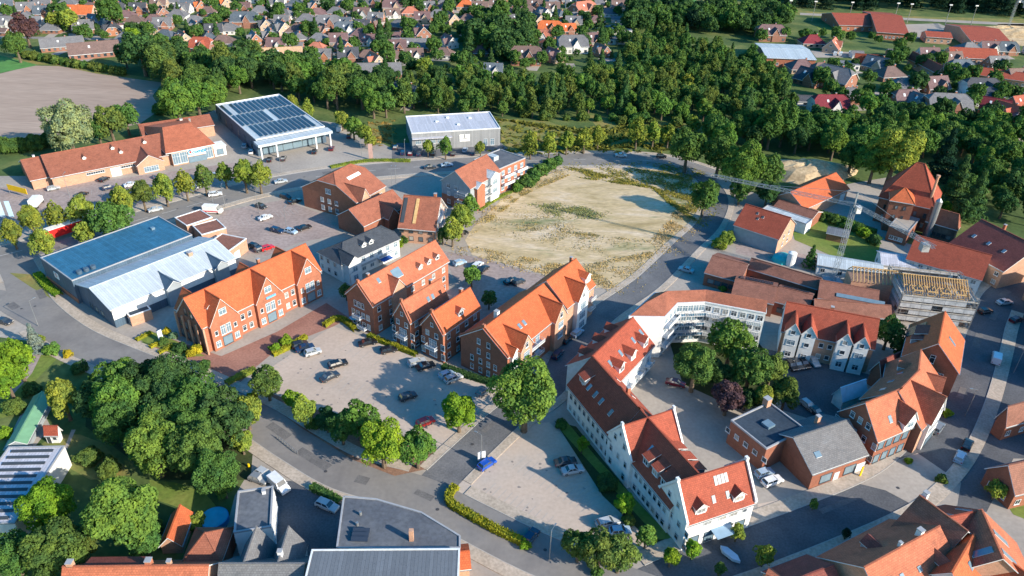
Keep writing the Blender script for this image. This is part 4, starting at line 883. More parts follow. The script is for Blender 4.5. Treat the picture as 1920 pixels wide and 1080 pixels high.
# ---------------- cluster between avenue and lot
h = House('inn', 'tall red-brown roofed brick building with white roof window strip beside the avenue', 'inn', FR((612, 330), (668, 302), 13.5, (655, 384), 7.5))
h.body(7.2, 13.5, BRICKL, T_RB, over=0.4, k=(0.35, 0.3), endm=BRICK); h.sky(1, 11.0, 6, 1.2, mat=WHITE); h.wins('L', [-3, 0, 3], (1, 3.8), 1.3, 1.6); h.wins('L', [0], (7.2,), 2.2, 1.8, 'big'); h.wins('F', [-4, -1, 2, 5], (1, 4), 1.3, 1.5)
h.gable(-4.5, 4.5, -1, proj=1.5, wall=BRICKL, roof=T_RB, he=7.2, hr=11)
h = House('inn_wing', 'red-brown stepped roof wing leaning against the tall inn', 'inn', FR((655, 392), (735, 356), 8.6, (690, 418), 5.0))
h.body(4.8, 8.6, BRICKD, T_RB, over=0.35, endm=BRICKD); h.wins('F', [-4, 0, 4], (1,), 1.4, 1.4, 'dark'); h.gable(1.5, 4.6, -1, proj=2.2, wall=BRICKD, roof=T_RB, he=4.6, hr=7.4)
h = House('timbered_house', 'red-brown roofed house with white half-timbered gable and a yellow roof strip', 'house', FR((762, 366), (822, 371), 12.5, (745, 420), 6.2))
h.body(6.0, 12.5, BRICKL, T_RB, over=0.9, endm=BRICKL, verge=0.9); L = h.L
m = MB()
for i in range(9):
    u = -h.w+0.8+i*(2*h.w-1.6)/8; m.bar((L/2+0.06, u, 6), (L/2+0.06, u, max(6.4, h.z_at(u)-0.4)), 0.22)
for z in (6.1, 8.4, 10.2): ww = min(h.w, h.y_at(z)) - 0.2; m.bar((L/2+0.06, -ww, z), (L/2+0.06, ww, z), 0.22)
m.build('timber_frame', TRIM, h.e)
m = MB(); m.slab([(-1.6, -h.y_at(11.8), 12.1), (-0.6, -h.y_at(11.8), 12.1), (-0.6, -h.y_at(6.4), 6.75), (-1.6, -h.y_at(6.4), 6.75)], 0.15); m.build('roof_strip', WOOD, h.e)
m = MB(); m.slab([(-5.4, -h.y_at(11.8), 12.1), (-4.3, -h.y_at(11.8), 12.1), (-4.3, -h.y_at(6.4), 6.75), (-5.4, -h.y_at(6.4), 6.75)], 0.15); m.build('roof_strip', TRIMD, h.e)
h.wins('R', lin(5, -h.w+2, h.w-2), (0.6, 3.2), 1.6, 1.8, 'big'); h.wins('R', [-2.4, -0.8, 0.8, 2.4], (6.6,), 1.1, 1.5); h.wins('F', [-5, -2, 1, 4], (1, 3.6), 1.4, 1.4, 'dark')
for z in (3.0, 5.9):
    balcony(h, 'R', 0, z, 9.0, 1.4)
h.chim(L/2-1.2, 1.0, 0.9, 0.8)
h = House('white_hotel', 'white building with dark slate hipped roof and long white balconies beside the brick house', 'hotel', FE((640, 494), (748, 446), 6.2, None, 10.5))
h.body(6.0, 9.0, WHITE, T_DG, over=0.4, k=(1, 0.6)); L = h.L
h.wins('F', lin(7, -L/2+1.5, L/2-1.5), (0.9, 3.7), 1.4, 1.6, 'big'); balcony(h, 'F', -3, 3.1, 7, 1.4); balcony(h, 'F', 4.6, 3.1, 6, 1.4); h.wins('L', [-4, -1, 2], (0.9, 3.7), 1.2, 1.5)
h.gable(-L/2+2.6, 4.2, -1, proj=2.6, wall=WHITE, roof=T_DG, he=6.4, hr=8.4, wins=[(0, 3.6, 1.6, 1.6, 'big'), (0, 0.8, 1.6, 1.8, 'big')])
for u in (-1, 1.6): h.dormer(u, 7.0, 1.6, 1.0, -1, wall=WHITE, roof=T_DG)
m = MB(); m.box(2, 5.5, -h.w-3.0, -h.w, 2.6, 2.75); m.build('awning', mat_plain('awning_blue', (0.03, 0.12, 0.4), 0.6), h.e)
h = House('apartment_block', 'orange-roofed apartment house with blue-grey gable and white balconies beside the sandy lot', 'apartment house', FR((854, 320), (912, 290), 13.5, (882, 352), 9.0))
h.body(8.8, 13.5, GREYW, T_RB, over=0.3, endm=GREYW); L = h.L
h.gable(-L/2+4.5, 4.5, -1, proj=1.2, wall=BRICK, roof=M_LGREY, he=8.2, hr=9.4); h.gable(L/2-5, 5.0, -1, proj=1.2, wall=WHITE, roof=M_LGREY, he=9.2, hr=10.6, wins=[(0, 6.2, 3, 1.9, 'big'), (0, 3.2, 3, 1.9, 'big')])
for z in (2.9, 5.8): balcony(h, 'F', 0, z, 4.5); balcony(h, 'L', 3.2, z, 3.6); balcony(h, 'F', -L/2+9, z, 3.2)
h.wins('L', [-3, 0], (1, 3.9, 6.6), 1.3, 1.5); h.wins('F', lin(6, -L/2+1.5, L/2-1.5), (0.8, 3.6), 1.4, 1.7, 'big')
m = MB(); m.box(-L/2-0.06, -L/2, -h.w, h.w, 0, 4.0); m.build('brick_base', BRICK, h.e)
h = House('apartment_block', 'flat-roofed pink brick apartment wing with white balcony bands beside the shrubs', 'apartment house', FE((936, 318), (985, 297), 9.2, (914, 290)))
h.flat(9.2, BRICK, FELT, 0.35, cop=COPING); L = h.L
h.wins('F', lin(4, -L/2+2, L/2-2), (0.8, 3.6, 6.5), 1.6, 1.7, 'big')
for z in (2.9, 5.8): balcony(h, 'F', -3, z, 5.5, 1.6, fill=WHITE); balcony(h, 'F', 4, z, 5.5, 1.6, fill=WHITE)
m = MB(); m.box(-3, -0.5, 0, 3, 9.26, 10.8); m.build('roof_hatch', M_LGREY, h.e)
# ---------------- right middle: workshops, orange shed, brewery-like old works, scaffold
def simple(name, label, cat, fr, he, hr, wall, roof, k=(0, 0), over=0.3, wn=3, group=None, zs=(1.0,), flat=False, endm=None, style='cross', ww=1.3, trim=TRIM):
    h = House(name, label, cat, fr, group)
    if flat: h.flat(he, wall, roof, 0.25)
    else: h.body(he, hr, wall, roof, over=over, k=k, endm=endm, trim=trim)
    if wn:
        h.wins('F', lin(wn, -h.L/2+1.6, h.L/2-1.6), zs, ww, 1.3, style)
        if h.w > 3: h.wins('L', lin(2, -h.w*0.45, h.w*0.45), zs, 1.1, 1.3, style)
    return h
h = simple('gabled_house', 'salmon-roofed house with grey rendered wall beside the long pale lean-to', 'house', FR((1400, 383), (1482, 408), 10.0, (1390, 424), 5.6), 5.4, 10.0, GREYW, T_RED, wn=0, endm=BRICKL, trim=COPING)
for u, z in ((-2.5, 8.6), (-1.6, 7.6), (-0.4, 8.2)): h.sky(u, z, 0.7, 0.8, mat=TRIMD)
h.wins('R', [-2, 2], (1, 3.6), 1.2, 1.4)
simple('lean_to', 'long narrow pale metal lean-to roof behind the salmon-roofed house', 'shed', FE((1428, 393), (1512, 421), 3.6, None, 4.5), 3.6, 0, WHITE, M_LGREY, flat=True, wn=0)
h = simple('barn', 'plain bright orange-roofed barn by the works yard', 'barn', FR((1483, 360), (1567, 324), 8.2, (1508, 390), 4.6), 4.5, 8.2, BRICKL, T_OR, wn=0, over=0.5); h.door('R', 0, 3, 3, TRIM); h.door('F', h.L/2-3, 3, 3, TRIM)
simple('outbuilding', 'low brown-roofed outbuilding leaning on the bright orange barn', 'outbuilding', FE((1450, 389), (1520, 412), 3.6, None, 9.0), 3.4, 5.0, BRICKD, T_BR, wn=3)
G2 = 'long brown workshop roofs'
N = [(((1337, 479), (1402, 496)), 6.5, (1323, 511), 4.2, 'plum-brown workshop roof at the left end of the workshop range'),
     (((1410, 484), (1540, 522)), 6.8, (1402, 502), 4.8, 'long narrow brown workshop roof below the turquoise tarpaulin'),
     (((1380, 522), (1457, 538)), 6.2, (1372, 553), 4.2, 'brown workshop roof with blue solar strip along its top edge'),
     (((1461, 537), (1524, 553)), 6.2, (1447, 563), 4.2, 'short brown workshop roof between the solar strip and the wide workshop'),
     (((1539, 525), (1648, 545)), 7.2, (1531, 557), 4.6, 'widest brown workshop roof with a pale glazed slot left of the scaffold'),
     (((1528, 561), (1670, 573)), 6.4, (1672, 597), 4.2, 'brown workshop roof directly behind the four white gables')]
for (rr, zr, e_, ze, lab) in N:
    h = House('workshop', lab, 'workshop', FR(rr[0], rr[1], zr, e_, ze), G2); h.body(ze, zr, BRICKD, T_BR, over=0.2, verge=0.2, trim=COPING)
    h.wins('F', lin(4, -h.L/2+2, h.L/2-2), (1.2,), 1.8, 1.4, 'dark')
    if 'solar' in lab:
        m = MB()
        for i in range(11):
            x = -h.L/2+1+i*(h.L-2)/11; m.slab([(x, 0.4, zr+0.2), (x+(h.L-2)/12, 0.4, zr+0.2), (x+(h.L-2)/12, h.w*0.8, h.z_at(h.w*0.8)+0.25), (x, h.w*0.8, h.z_at(h.w*0.8)+0.25)], 0.06)
        m.build('solar_panel', SOLAR, h.e)
    if 'glazed' in lab: m = MB(); m.slab([(-3, -h.w*0.8, h.z_at(h.w*0.8)+0.3), (9, -h.w*0.8, h.z_at(h.w*0.8)+0.3), (9, -h.w*0.6, h.z_at(h.w*0.6)+0.3), (-3, -h.w*0.6, h.z_at(h.w*0.6)+0.3)], 0.1); m.build('roof_light', GLASSB, h.e)
h = House('malt_house', 'old brick works building with huge steep dark roof against the trees', 'factory', (W(1727, 306, 20).x, W(1727, 306, 20).y, R(-31), 17, 7.6)); h.body(9, 20, BRICKD, T_RED, k=(1, 1), over=0.3); h.wins('F', lin(5, -6, 6), (1.5, 5), 1, 1.6, 'dark')
h = House('brick_tower', 'square brick tower with small orange pyramid roof beside the steep dark roof', 'tower', (W(1697, 354, 14).x, W(1697, 354, 14).y, R(-22), 7.0, 3.5)); h.body(11, 14.2, BRICKD, T_OR, k=(1, 1), over=0.3)
for z in (2, 5, 8.2): h.wins('F', [-1.2, 1.2], (z,), 0.8, 1.1, 'dark'); h.wins('L', [0], (z,), 0.8, 1.1, 'dark')
m = MB(); m.cyl((0, 0, 0), (0, 0, 19), 0.55, 0.4, 10); m.cyl((0, 0, 18.6), (0, 0, 19.2), 0.6, 0.6, 10); o = m.build('factory_chimney', BRICKL); o.location = W(1725, 430); tag(o, 'slender free-standing chimney stack beside the brick tower', 'chimney')
m = MB(); m.cyl((0, 0, 0), (0, 0, 13), 1.0, 1.0, 14); m.cyl((0, 0, 13), (0, 0, 14), 1.0, 0.2, 14); o = m.build('silo', STEEL); o.location = W(1737, 446); tag(o, 'dark steel silo at the foot of the chimney stack', 'silo')
h = simple('works_hall', 'old works hall with red-brown hipped roof and soot-dark stone wall', 'factory', FR((1748, 388), (1806, 404), 10, (1747, 412), 6.4), 6.2, 10, mat_noise('sooty_stone', (0.07, 0.065, 0.055), (0.16, 0.14, 0.11), 0.5), T_RB, k=(0, 1), wn=5, zs=(1.5,), style='dark')
h = simple('engine_house', 'low building with weathered stone-grey flat roof below the brick tower', 'outbuilding', FE((1667, 424), (1704, 435), 5, (1688, 401)), 5, 0, BRICKD, PAVEG, flat=True, wn=3)
h = simple('street_building', 'long red roof with white gable end at the bend of the right-hand street', 'house', FR((1720, 441), (1858, 478), 10.2, (1843, 524), 5.6), 5.4, 10.2, WHITE, T_RED, wn=8, zs=(1, 3.4)); h.wins('R', lin(4, -5, 5), (1, 3.6), 1.2, 1.4); h.wins('R', [-1.5, 1.5], (6.6,), 1.1, 1.3)
h = simple('dark_roof_house', 'maroon-roofed large house at the right edge behind the white gable end', 'house', FR((1842, 412), (1945, 462), 12, (1862, 496), 6.2), 6, 12, BRICKL, T_DRED, wn=5, zs=(1, 3.6))
for u in (-6, -1, 4): h.sky(u, 8.5, 0.9, 1.2)
h.chim(-3, 2, 0.8)
simple('shed', 'long blue-grey shed roof behind the crane foot', 'shed', FE((1535, 492), (1655, 512), 4.0, None, 7.0), 3.4, 4.6, WHITE, M_LGREY, wn=4)
simple('shed', 'white metal roofed shed between the crane and the scaffolded house', 'shed', FE((1655, 493), (1730, 503), 4.0, (1663, 470)), 3.6, 5.0, WHITE, M_LILAC, wn=3)
simple('pavilion', 'open garden pavilion with small grey roof among hedges', 'pavilion', FE((1552, 434), (1590, 442), 3.0, None, 5.0), 2.6, 3.6, WOODB, M_GREY, wn=0)
# scaffolded building with open rafters
h = House('building_under_construction', 'building under construction with bare timber rafters and full scaffolding', 'building', FE((1676, 602), (1814, 618), 0.0, None, 15.0))
L = h.L; w = h.w; m = MB(); m.box(-L/2+1, L/2-1, -w+1.2, w-1, 0, 6.8); m.build('wall', BRICKL, h.e); h.wins('F', lin(7, -L/2+3, L/2-3), (1, 4.2), 1.4, 1.7, 'dark', off=w-1.2)
m = MB(); m.box(-L/2+1, L/2-1, -w+1, w-0.8, 6.8, 7.1); m.build('slab', COPING, h.e)
n_ = 26
for sec, mt in ((0, WOOD),):
    m = MB()
    for i in range(n_):
        x = -L/2+1.2+i*(L-2.4)/(n_-1)
        for q in (-1, 1): m.bar((x, q*(w-1.6), 7.2), (x, 0, 10.6), 0.14, 0, 0.26)
        m.bar((x, -(w-1.6)*0.45, 9.0), (x, (w-1.6)*0.45, 9.0), 0.1, 0, 0.2)
    m.bar((-L/2+1, 0, 10.6), (L/2-1, 0, 10.6), 0.2)
    for q in (-1, 1): m.bar((-L/2+1, q*(w-1.6)*0.5, 8.9), (L/2-1, q*(w-1.6)*0.5, 8.9), 0.2)
    m.build('rafters', mt, h.e)
m = MB(); m.box(-L/2-11, -L/2+1, 0, w-1, 0, 6.6); m.build('rear_wall', BRICKL, h.e); m = MB()
for i in range(13):
    x = -L/2-10.6+i*0.95; cy_ = (w-1)/2
    for q in (-1, 1): m.bar((x, cy_+q*(w-1)*0.55, 6.7), (x, cy_, 9.4), 0.14, 0, 0.26)
m.bar((-L/2-11, (w-1)/2, 9.4), (-L/2+1, (w-1)/2, 9.4), 0.2); m.build('rear_rafters', WOOD, h.e)
for i in range(4):
    x = -L/2+4+i*(L-8)/3; m = MB()
    for q in (-1, 1): m.bar((x+q*1.1, -w+1.6, 7.1), (x+q*1.1, -w+1.6, 9.2), 0.2); m.bar((x+q*1.1, -w+1.6, 9.2), (x+q*1.1, -w+4.6, 9.3), 0.2)
    m.bar((x-1.2, -w+1.6, 9.2), (x+1.2, -w+1.6, 9.2), 0.25); m.bar((x-1.2, -w+1.6, 8.0), (x+1.2, -w+1.6, 8.0), 0.2); m.box(x-1.0, x+1.0, -w+1.65, -w+1.8, 7.1, 8.0); m.build('dormer_frame', WOOD, h.e)
sc = tag(empty('scaffolding', (h.ox, h.oy, 0), h.a), 'grey tube scaffolding with plank decks wrapped round the unfinished building', 'scaffolding')
def scaf(ax, a, b, fix, sgn):
    fr_ = MB(); dk = MB(); n = max(2, int(abs(b-a)/2.4)); P = (lambda u, v, z: (u, v, z)) if ax == 'x' else (lambda u, v, z: (v, u, z))
    for i in range(n+1):
        u = a+(b-a)*i/n
        for v in (fix, fix+sgn*0.9): fr_.bar(P(u, v, 0), P(u, v, 8.9), 0.09)
    for lv in range(4):
        z = 2*lv+2
        for v in (fix, fix+sgn*0.9):
            fr_.bar(P(a, v, z+1.0), P(b, v, z+1.0), 0.07) 
            fr_.bar(P(a, v, z), P(b, v, z), 0.08)
        dk.bar(P(a, fix+sgn*0.45, z+0.05), P(b, fix+sgn*0.45, z+0.05), 0.8, 0, 0.06)
        dk.bar(P(a, fix+sgn*0.92, z+0.25), P(b, fix+sgn*0.92, z+0.25), 0.04, 0, 0.3)
    for i in range(0, n, 2):
        u0 = a+(b-a)*i/n; u1 = a+(b-a)*(i+1)/n
        for lv in range(4): fr_.bar(P(u0, fix+sgn*0.95, 2*lv), P(u1, fix+sgn*0.95, 2*lv+2), 0.05)
    nt = MB()
    for lv in range(4):
        for i in range(n):
            if (i*5+lv*3) % 9 == 3: continue
            u0 = a+(b-a)*i/n; u1 = a+(b-a)*(i+1)/n; q_ = [P(u0+0.05, fix+sgn*0.99, 2*lv+0.75), P(u1-0.05, fix+sgn*0.99, 2*lv+0.75), P(u1-0.05, fix+sgn*0.99, 2*lv+1.95), P(u0+0.05, fix+sgn*0.99, 2*lv+1.95)]
            nt.poly(q_)
    nt.build('dust_sheet', mat_noise('dust_sheet', (0.34, 0.36, 0.38), (0.52, 0.53, 0.54), 0.6), sc)
    fr_.build('tube_frame', STEEL, sc); dk.build('plank_deck', mat_noise('scaffold_plank', (0.40, 0.36, 0.31), (0.55, 0.52, 0.47), 1.0), sc)
scaf('x', -L/2, L/2, -w+0.9, -1); scaf('x', -L/2, L/2, w-0.6, 1); scaf('y', -w, w, -L/2+0.7, -1); scaf('y', -w, w, L/2-0.7, 1)
# ---------------- lower right corner
G3 = 'steep red roofs in the lower right corner'
h = House('gabled_house', 'broad salmon roof with long bright ridge at the bottom edge of the street', 'house', FR((1623, 1063), (1760, 988), 11.5, 7.6), G3); h.body(5.4, 11.5, BRICKL, T_OR2, over=0.4); L = h.L
h.dormer(L/2-3, 7.5, 2.4, 1.5, -1, wall=WHITE, roof=T_RB); h.sky(1, 8.6, 0.8, 0.9); h.sky(-3, 8.8, 0.8, 0.9); h.chim(L/2-4.0, 0.6, 0.8, 0.9, TRIM); h.chim(L/2-9.0, 0.5, 0.5, 0.5, TRIM); h.dormer(-1.5, 7.5, 2.6, 1.2, 1, wall=GREYW, roof=T_DRED)
h.wins('B', lin(6, -L/2+2, L/2-2), (1, 3.4), 1.2, 1.4)
h = House('gabled_house', 'brown-red pantiled roof running diagonally from the street corner', 'house', FR((1727, 931), (1812, 994), 11.8, 7.0), G3); h.body(5.6, 11.8, BRICKL, T_RB, over=0.4); h.wins('L', [-3, 0, 3], (1, 3.6), 1.2, 1.4); h.chim(-4, 1, 0.7, 0.8, TRIM)
h = House('gabled_house', 'bright orange-pink roof with roof lights at the right edge of the bottom corner', 'house', FR((1842, 958), (1880, 1045), 12.2, 7.4), G3); h.body(6, 12.2, BRICKL, T_OR2, over=0.4, k=(0, 0)); h.sky(-3, 9, 1.2, 4); h.sky(1, 9, 1.2, 4); h.sky(-3, 9, 1.2, 4, 1)
h = House('gabled_house', 'short red ridge roof linking the diagonal roof and the orange-pink roof', 'house', FR((1778, 970), (1838, 957), 11.6, 6.0), G3); h.body(6.4, 11.6, BRICKL, T_RED, over=0.3); h.sky(-2, 9, 0.6, 3.4, 1); h.sky(2, 9, 0.6, 3.4, 1)
h = House('gabled_house', 'narrow vivid orange roof with white gable front wedged between dark slopes', 'house', FR((1826, 1003), (1786, 1072), 11.0, 4.2), G3); h.body(6.4, 11.0, WHITE, T_OR, over=0.3, endm=WHITE); h.sky(0, 8.6, 0.8, 1.5); h.sky(2, 8.6, 0.8, 1.5); h.wins('F', [-3, 0, 3], (1, 4), 1.2, 1.4)
h = House('gabled_house', 'small dark red roof with white trim at the bottom edge left of the salmon roof', 'house', FR((1478, 1092), (1560, 1060), 8.0, 5.0), G3); h.body(4.6, 8.0, BRICKL, T_DRED, over=0.3)
h = House('gabled_house', 'orange tiled roof end poking in at the bottom of the lower street', 'house', FR((1440, 1078), (1508, 1108), 9.0, 5.0), G3); h.body(5.0, 9.0, BRICKL, T_OR2, over=0.3)
h = House('gabled_house', 'orange roof with grey solar panels in the extreme lower right corner', 'house', FR((1884, 1045), (1960, 1100), 10.0, 6.0), G3); h.body(5.0, 10.0, BRICKL, T_OR, over=0.3)
h = simple('gabled_house', 'brown roof cut by the right edge beside the dark street', 'house', FR((1892, 762), (1990, 735), 8.5, (1878, 796), 5.0), 4.8, 8.5, BRICKD, T_BR, wn=4)
h = simple('gabled_house', 'brown hipped roof above a small lawn at the right edge', 'house', FR((1893, 872), (1990, 850), 8.5, (1884, 930), 4.4), 4.4, 8.5, BRICKD, T_BR, k=(0, 0), wn=4)
# ---------------- bottom centre and left
P_ = [(645, 932), (705, 937), (790, 962), (862, 1006), (862, 1028), (632, 1028)]
e, Q, c = plan_building('flat_building', 'large flat grey felt roof with chimney and small solar panel beside the curving road', 'building', P_, 8.5, BRICKL, FELT)
m = MB(); m.prism([(q[0]*0.985, q[1]*0.985) for q in Q], 8.5, 8.56); m.build('roof', FELT, e)
m = MB()
for i in range(len(Q)): a, b_ = Q[i], Q[(i+1) % len(Q)]; m.bar((a[0], a[1], 8.6), (b_[0], b_[1], 8.6), 0.3, 0, 0.3)
m.build('parapet', COPING, e)
def local(e, px, z): v = W(*px, z); return v.x-e.location.x, v.y-e.location.y
x, y = local(e, (676, 1003), 8.9); m = MB()
for i in range(3): m.slab([(x-1.4, y-1.3+i*0.9, 8.9), (x+1.4, y-1.3+i*0.9, 8.9), (x+1.4, y-0.6+i*0.9, 9.3), (x-1.4, y-0.6+i*0.9, 9.3)], 0.08)
m.build('solar_panel', SOLAR, e)
x, y = local(e, (772, 1012), 8.6); m = MB(); m.box(x-0.35, x+0.35, y-0.35, y+0.35, 8.5, 11.0); m.build('chimney', BRICKL, e)
for px in ((670, 985), (676, 965)):
    x, y = local(e, px, 8.6); m = MB(); m.cyl((x, y, 8.5), (x, y, 9.3), 0.25, 0.25, 8); m.build('roof_vent', STEEL, e)
h = House('hall_roof_building', 'huge slate-grey ribbed roof filling the bottom centre edge', 'building', FE((585, 1031), (862, 1029), 9.8, (585, 1210))); h.flat(9.8, BRICKL, M_GREY, 0.12, cop=TRIM); m = MB()
for i in range(4): x = -h.L/2+6+i*6; m.cyl((x, h.w-5, 9.8), (x, h.w-5, 11.4), 0.3, 0.25, 8)
m.build('roof_vent', STEEL, h.e)
h = House('orange_gable_building', 'small orange brick gable structure beside the huge ribbed roof', 'outbuilding', FE((862, 1068), (880, 1066), 5.0, None, 5.0)); h.body(5.0, 6.2, BRICKL, T_OR, over=0.15)
h = House('slate_house', 'slate-grey house with two pointed rear gables at the bottom edge', 'house', FR((414, 1057), (567, 1057), 9.4, 5.6)); h.body(4.0, 9.4, WHITE, T_GR, over=0.3); L = h.L
for u in (-L/2+3.5, -L/2+8.9): h.gable(u, 4.8, 1, proj=1.8, wall=WHITE, roof=T_GR, he=5.0, hr=9.2, wins=[(0, 3.0, 1.4, 1.4), (0, 0.6, 1.4, 1.6)])
h.chim(L/2-4, 2.0, 0.6, 0.7, TRIM)
h = House('flat_house', 'grey flat-roofed house with white side wall between pool and shaded yard', 'house', FE((439, 1000), (447, 923), 6.0, (512, 920))); h.flat(6.0, WHITE, FELT, 0.35, cop=COPING); h.wins('F', lin(4, -4, 4), (1, 3.6), 1.3, 1.4); h.wins('B', lin(4, -4, 4), (1, 3.6), 1.3, 1.4); h.chim(-3.5, 1.5, 0.8, 0.6, TRIM)
h = House('salmon_house', 'long salmon-tiled roof with white-capped chimneys along the bottom left edge', 'house', FR((121, 1063), (388, 1060), 9.6, 6.2)); h.body(3.0, 9.6, BRICKL, T_OR2, over=0.35); L = h.L
h.chim(-L/2+0.8, 0.3, 0.8, 0.9, BRICKL); h.chim(1.8, 0.6, 0.7, 0.9, BRICK); h.chim(L/2-6, 0.5, 0.6, 0.6, BRICKL); h.dormer(-4, 6.6, 9, 1.4, 1, 'shed', BRICKL, T_DRED)
simple('hip_house', 'small red hipped roof house wedged behind the long salmon roof', 'house', FE((342, 1050), (412, 1049), 5.0, None, 7.0), 4.6, 7.4, BRICKD, T_RB, k=(1, 1), wn=3)
simple('garden_shed', 'narrow bright orange gabled shed on the lawn by the pool', 'shed', FR((337, 949), (315, 1006), 4.4, (344, 1004), 2.6), 2.4, 4.4, BRICKL, T_OR, wn=0, over=0.25)
h = simple('corrugated_hall', 'pale corrugated hall roof with dark glazing strips at the left edge', 'industrial hall', FE((-90, 985), (28, 982), 5.0, None, 19.0), 5.0, 0, WHITE, M_LILAC, flat=True, wn=0)
for i in range(11):
    m = MB(); y = -h.w+1.2+i*(2*h.w-2.4)/10; m.slab([(-h.L/2+1, y-0.3, 5.15), (h.L/2-1.6, y-0.3, 5.15), (h.L/2-1.6, y+0.3, 5.3), (-h.L/2+1, y+0.3, 5.3)], 0.05); m.build('glazing_strip', TRIMD, h.e)
h = simple('playhouse', 'little white playhouse with red roof on the dry lawn', 'playhouse', FR((84, 799), (105, 799), 4.0, (85, 813), 2.6), 2.5, 4.0, WHITE, T_RED, wn=0, over=0.2); h.wins('F', [0.4], (0.8,), 0.9, 0.9); h.door('F', -0.8, 0.8, 1.8)
o = simple('tunnel_shed', 'long pale green tunnel roof at the left edge', 'shed', FE((14, 832), (64, 742), 2.4, None, 3.4), 2.2, 3.1, GREYW, mat_plain('pale_green_sheet', (0.16, 0.34, 0.2), 0.6), wn=0)
m = MB(); m.cyl((0, 0, 0), (0, 0, 1.2), 2.5, 2.5, 24, 0); m.cyl((0, 0, 1.1), (0, 0, 1.22), 2.35, 2.35, 24, 1); o = m.build('swimming_pool', [mat_plain('pool_wall', (0.02, 0.25, 0.55), 0.4), mat_plain('pool_water', (0.03, 0.42, 0.60), 0.08)]); o.location = W(404, 978); tag(o, 'round turquoise garden pool on the lawn', 'swimming pool')
# ---------------- writing on the signs
def text(s, par, loc, rot, size, mat, ext=0.03):
    c = bpy.data.curves.new('lettering', 'FONT'); c.body = s; c.size = size; c.extrude = ext; c.offset = 0.07; c.align_x = 'CENTER'; c.align_y = 'CENTER'; c.materials.append(mat)
    q_ = bpy.data.objects.new('tmp', c); me = bpy.data.meshes.new_from_object(q_); bpy.data.objects.remove(q_); me.materials.clear(); me.materials.append(mat); o = bpy.data.objects.new('lettering', me); COL.objects.link(o); o.parent = par; o.location = loc; o.rotation_euler = rot; return o
CY = mat_plain('sign_cyan', (0.0, 0.24, 0.42), 0.5); RD = mat_plain('sign_red', (0.6, 0.02, 0.03), 0.5); DK = mat_plain('sign_dark', (0.04, 0.05, 0.06), 0.5)
text('combi', SIGN2, (0.85, -0.26, 1.45), (R(90), 0, 0), 2.0, CY)
m = MB(); m.cyl((-2.2, -0.20, 1.6), (-2.2, -0.27, 1.6), 0.42, 0.42, 14); m.build('sign_dot', RD, SIGN2)
m = MB()
for i in range(14):
    a0 = R(70+i*16); a1 = R(86+i*16); m.bar((-2.2+0.9*math.cos(a0), -0.25, 1.45+0.9*math.sin(a0)), (-2.2+0.9*math.cos(a1), -0.25, 1.45+0.9*math.sin(a1)), 0.3, 0, 0.3)
m.build('sign_arc', CY, SIGN2)
m = MB(); m.bar((0, -0.17, 1.5), (0, -0.17, 2.9), 0.05, 0, 0.3); m.build('sign_line', DK, SIGN3); m = MB(); m.bar((-0.8, -0.17, 1.2), (1.0, -0.17, 1.2), 0.05, 0, 0.16); m.build('sign_line', DK, SIGN3)
m = MB()
for i in range(16):
    a0 = R(i*22.5); a1 = R(22.5+i*22.5); m.bar((0.5*math.cos(a0), -0.14, 1.0+0.5*math.sin(a0)), (0.5*math.cos(a1), -0.14, 1.0+0.5*math.sin(a1)), 0.05, 0, 0.14)
m.build('sign_ring', RD, SIGN1)

# houses added just outside the frame so that their shade falls on the street
for i, (x, y, a, L_, w_, hh) in enumerate(((2010, 640, 75, 16, 6, 14), (2020, 720, 75, 15, 6, 13.5), (2075, 860, 65, 16, 6.5, 12), (1985, 575, 20, 14, 6, 12))):
    p = W(x, y); h = House('gabled_house', ('tall red-roofed house off the right edge beyond the dark street', 'red-roofed house off the right edge behind the brown cut-off roof', 'steep red-roofed house off the right edge by the small lawn', 'red-roofed house off the right edge by the sunny junction')[i], 'house', (p.x, p.y, R(a), L_, w_)); h.body(hh-5.5, hh, BRICKL, T_RED, over=0.4); h.wins('F', [-4, -1, 2, 5], (1, 4), 1.2, 1.4); h.wins('B', [-4, -1, 2, 5], (1, 4), 1.2, 1.4)
# ------------------------------------------------------------------ the housing estate beyond
rng = random.Random(11)
RC = {'grey': (0.17, 0.17, 0.18), 'dark': (0.075, 0.08, 0.095), 'brown': (0.18, 0.12, 0.105), 'plum': (0.17, 0.105, 0.105), 'orange': (0.58, 0.15, 0.05), 'red': (0.38, 0.10, 0.06), 'maroon': (0.21, 0.03, 0.04), 'blue': (0.05, 0.13, 0.27), 'slate': (0.10, 0.125, 0.15), 'salmon': (0.46, 0.17, 0.11), 'tan': (0.5, 0.33, 0.2)}
RW = {'grey': 'grey-roofed', 'dark': 'dark-roofed', 'brown': 'brown-roofed', 'plum': 'plum-brown-roofed', 'orange': 'orange-roofed', 'red': 'red-roofed', 'maroon': 'maroon-roofed', 'blue': 'blue-roofed', 'slate': 'slate-blue-roofed', 'salmon': 'salmon-roofed', 'tan': 'tan-roofed'}
WC = {'r': (0.30, 0.14, 0.095), 'w': (0.68, 0.66, 0.63), 't': (0.48, 0.34, 0.24), 'o': (0.40, 0.17, 0.095)}
WWD = {'r': 'red brick walls', 'w': 'white walls', 't': 'tan walls', 'o': 'orange brick walls'}
PROT = {}
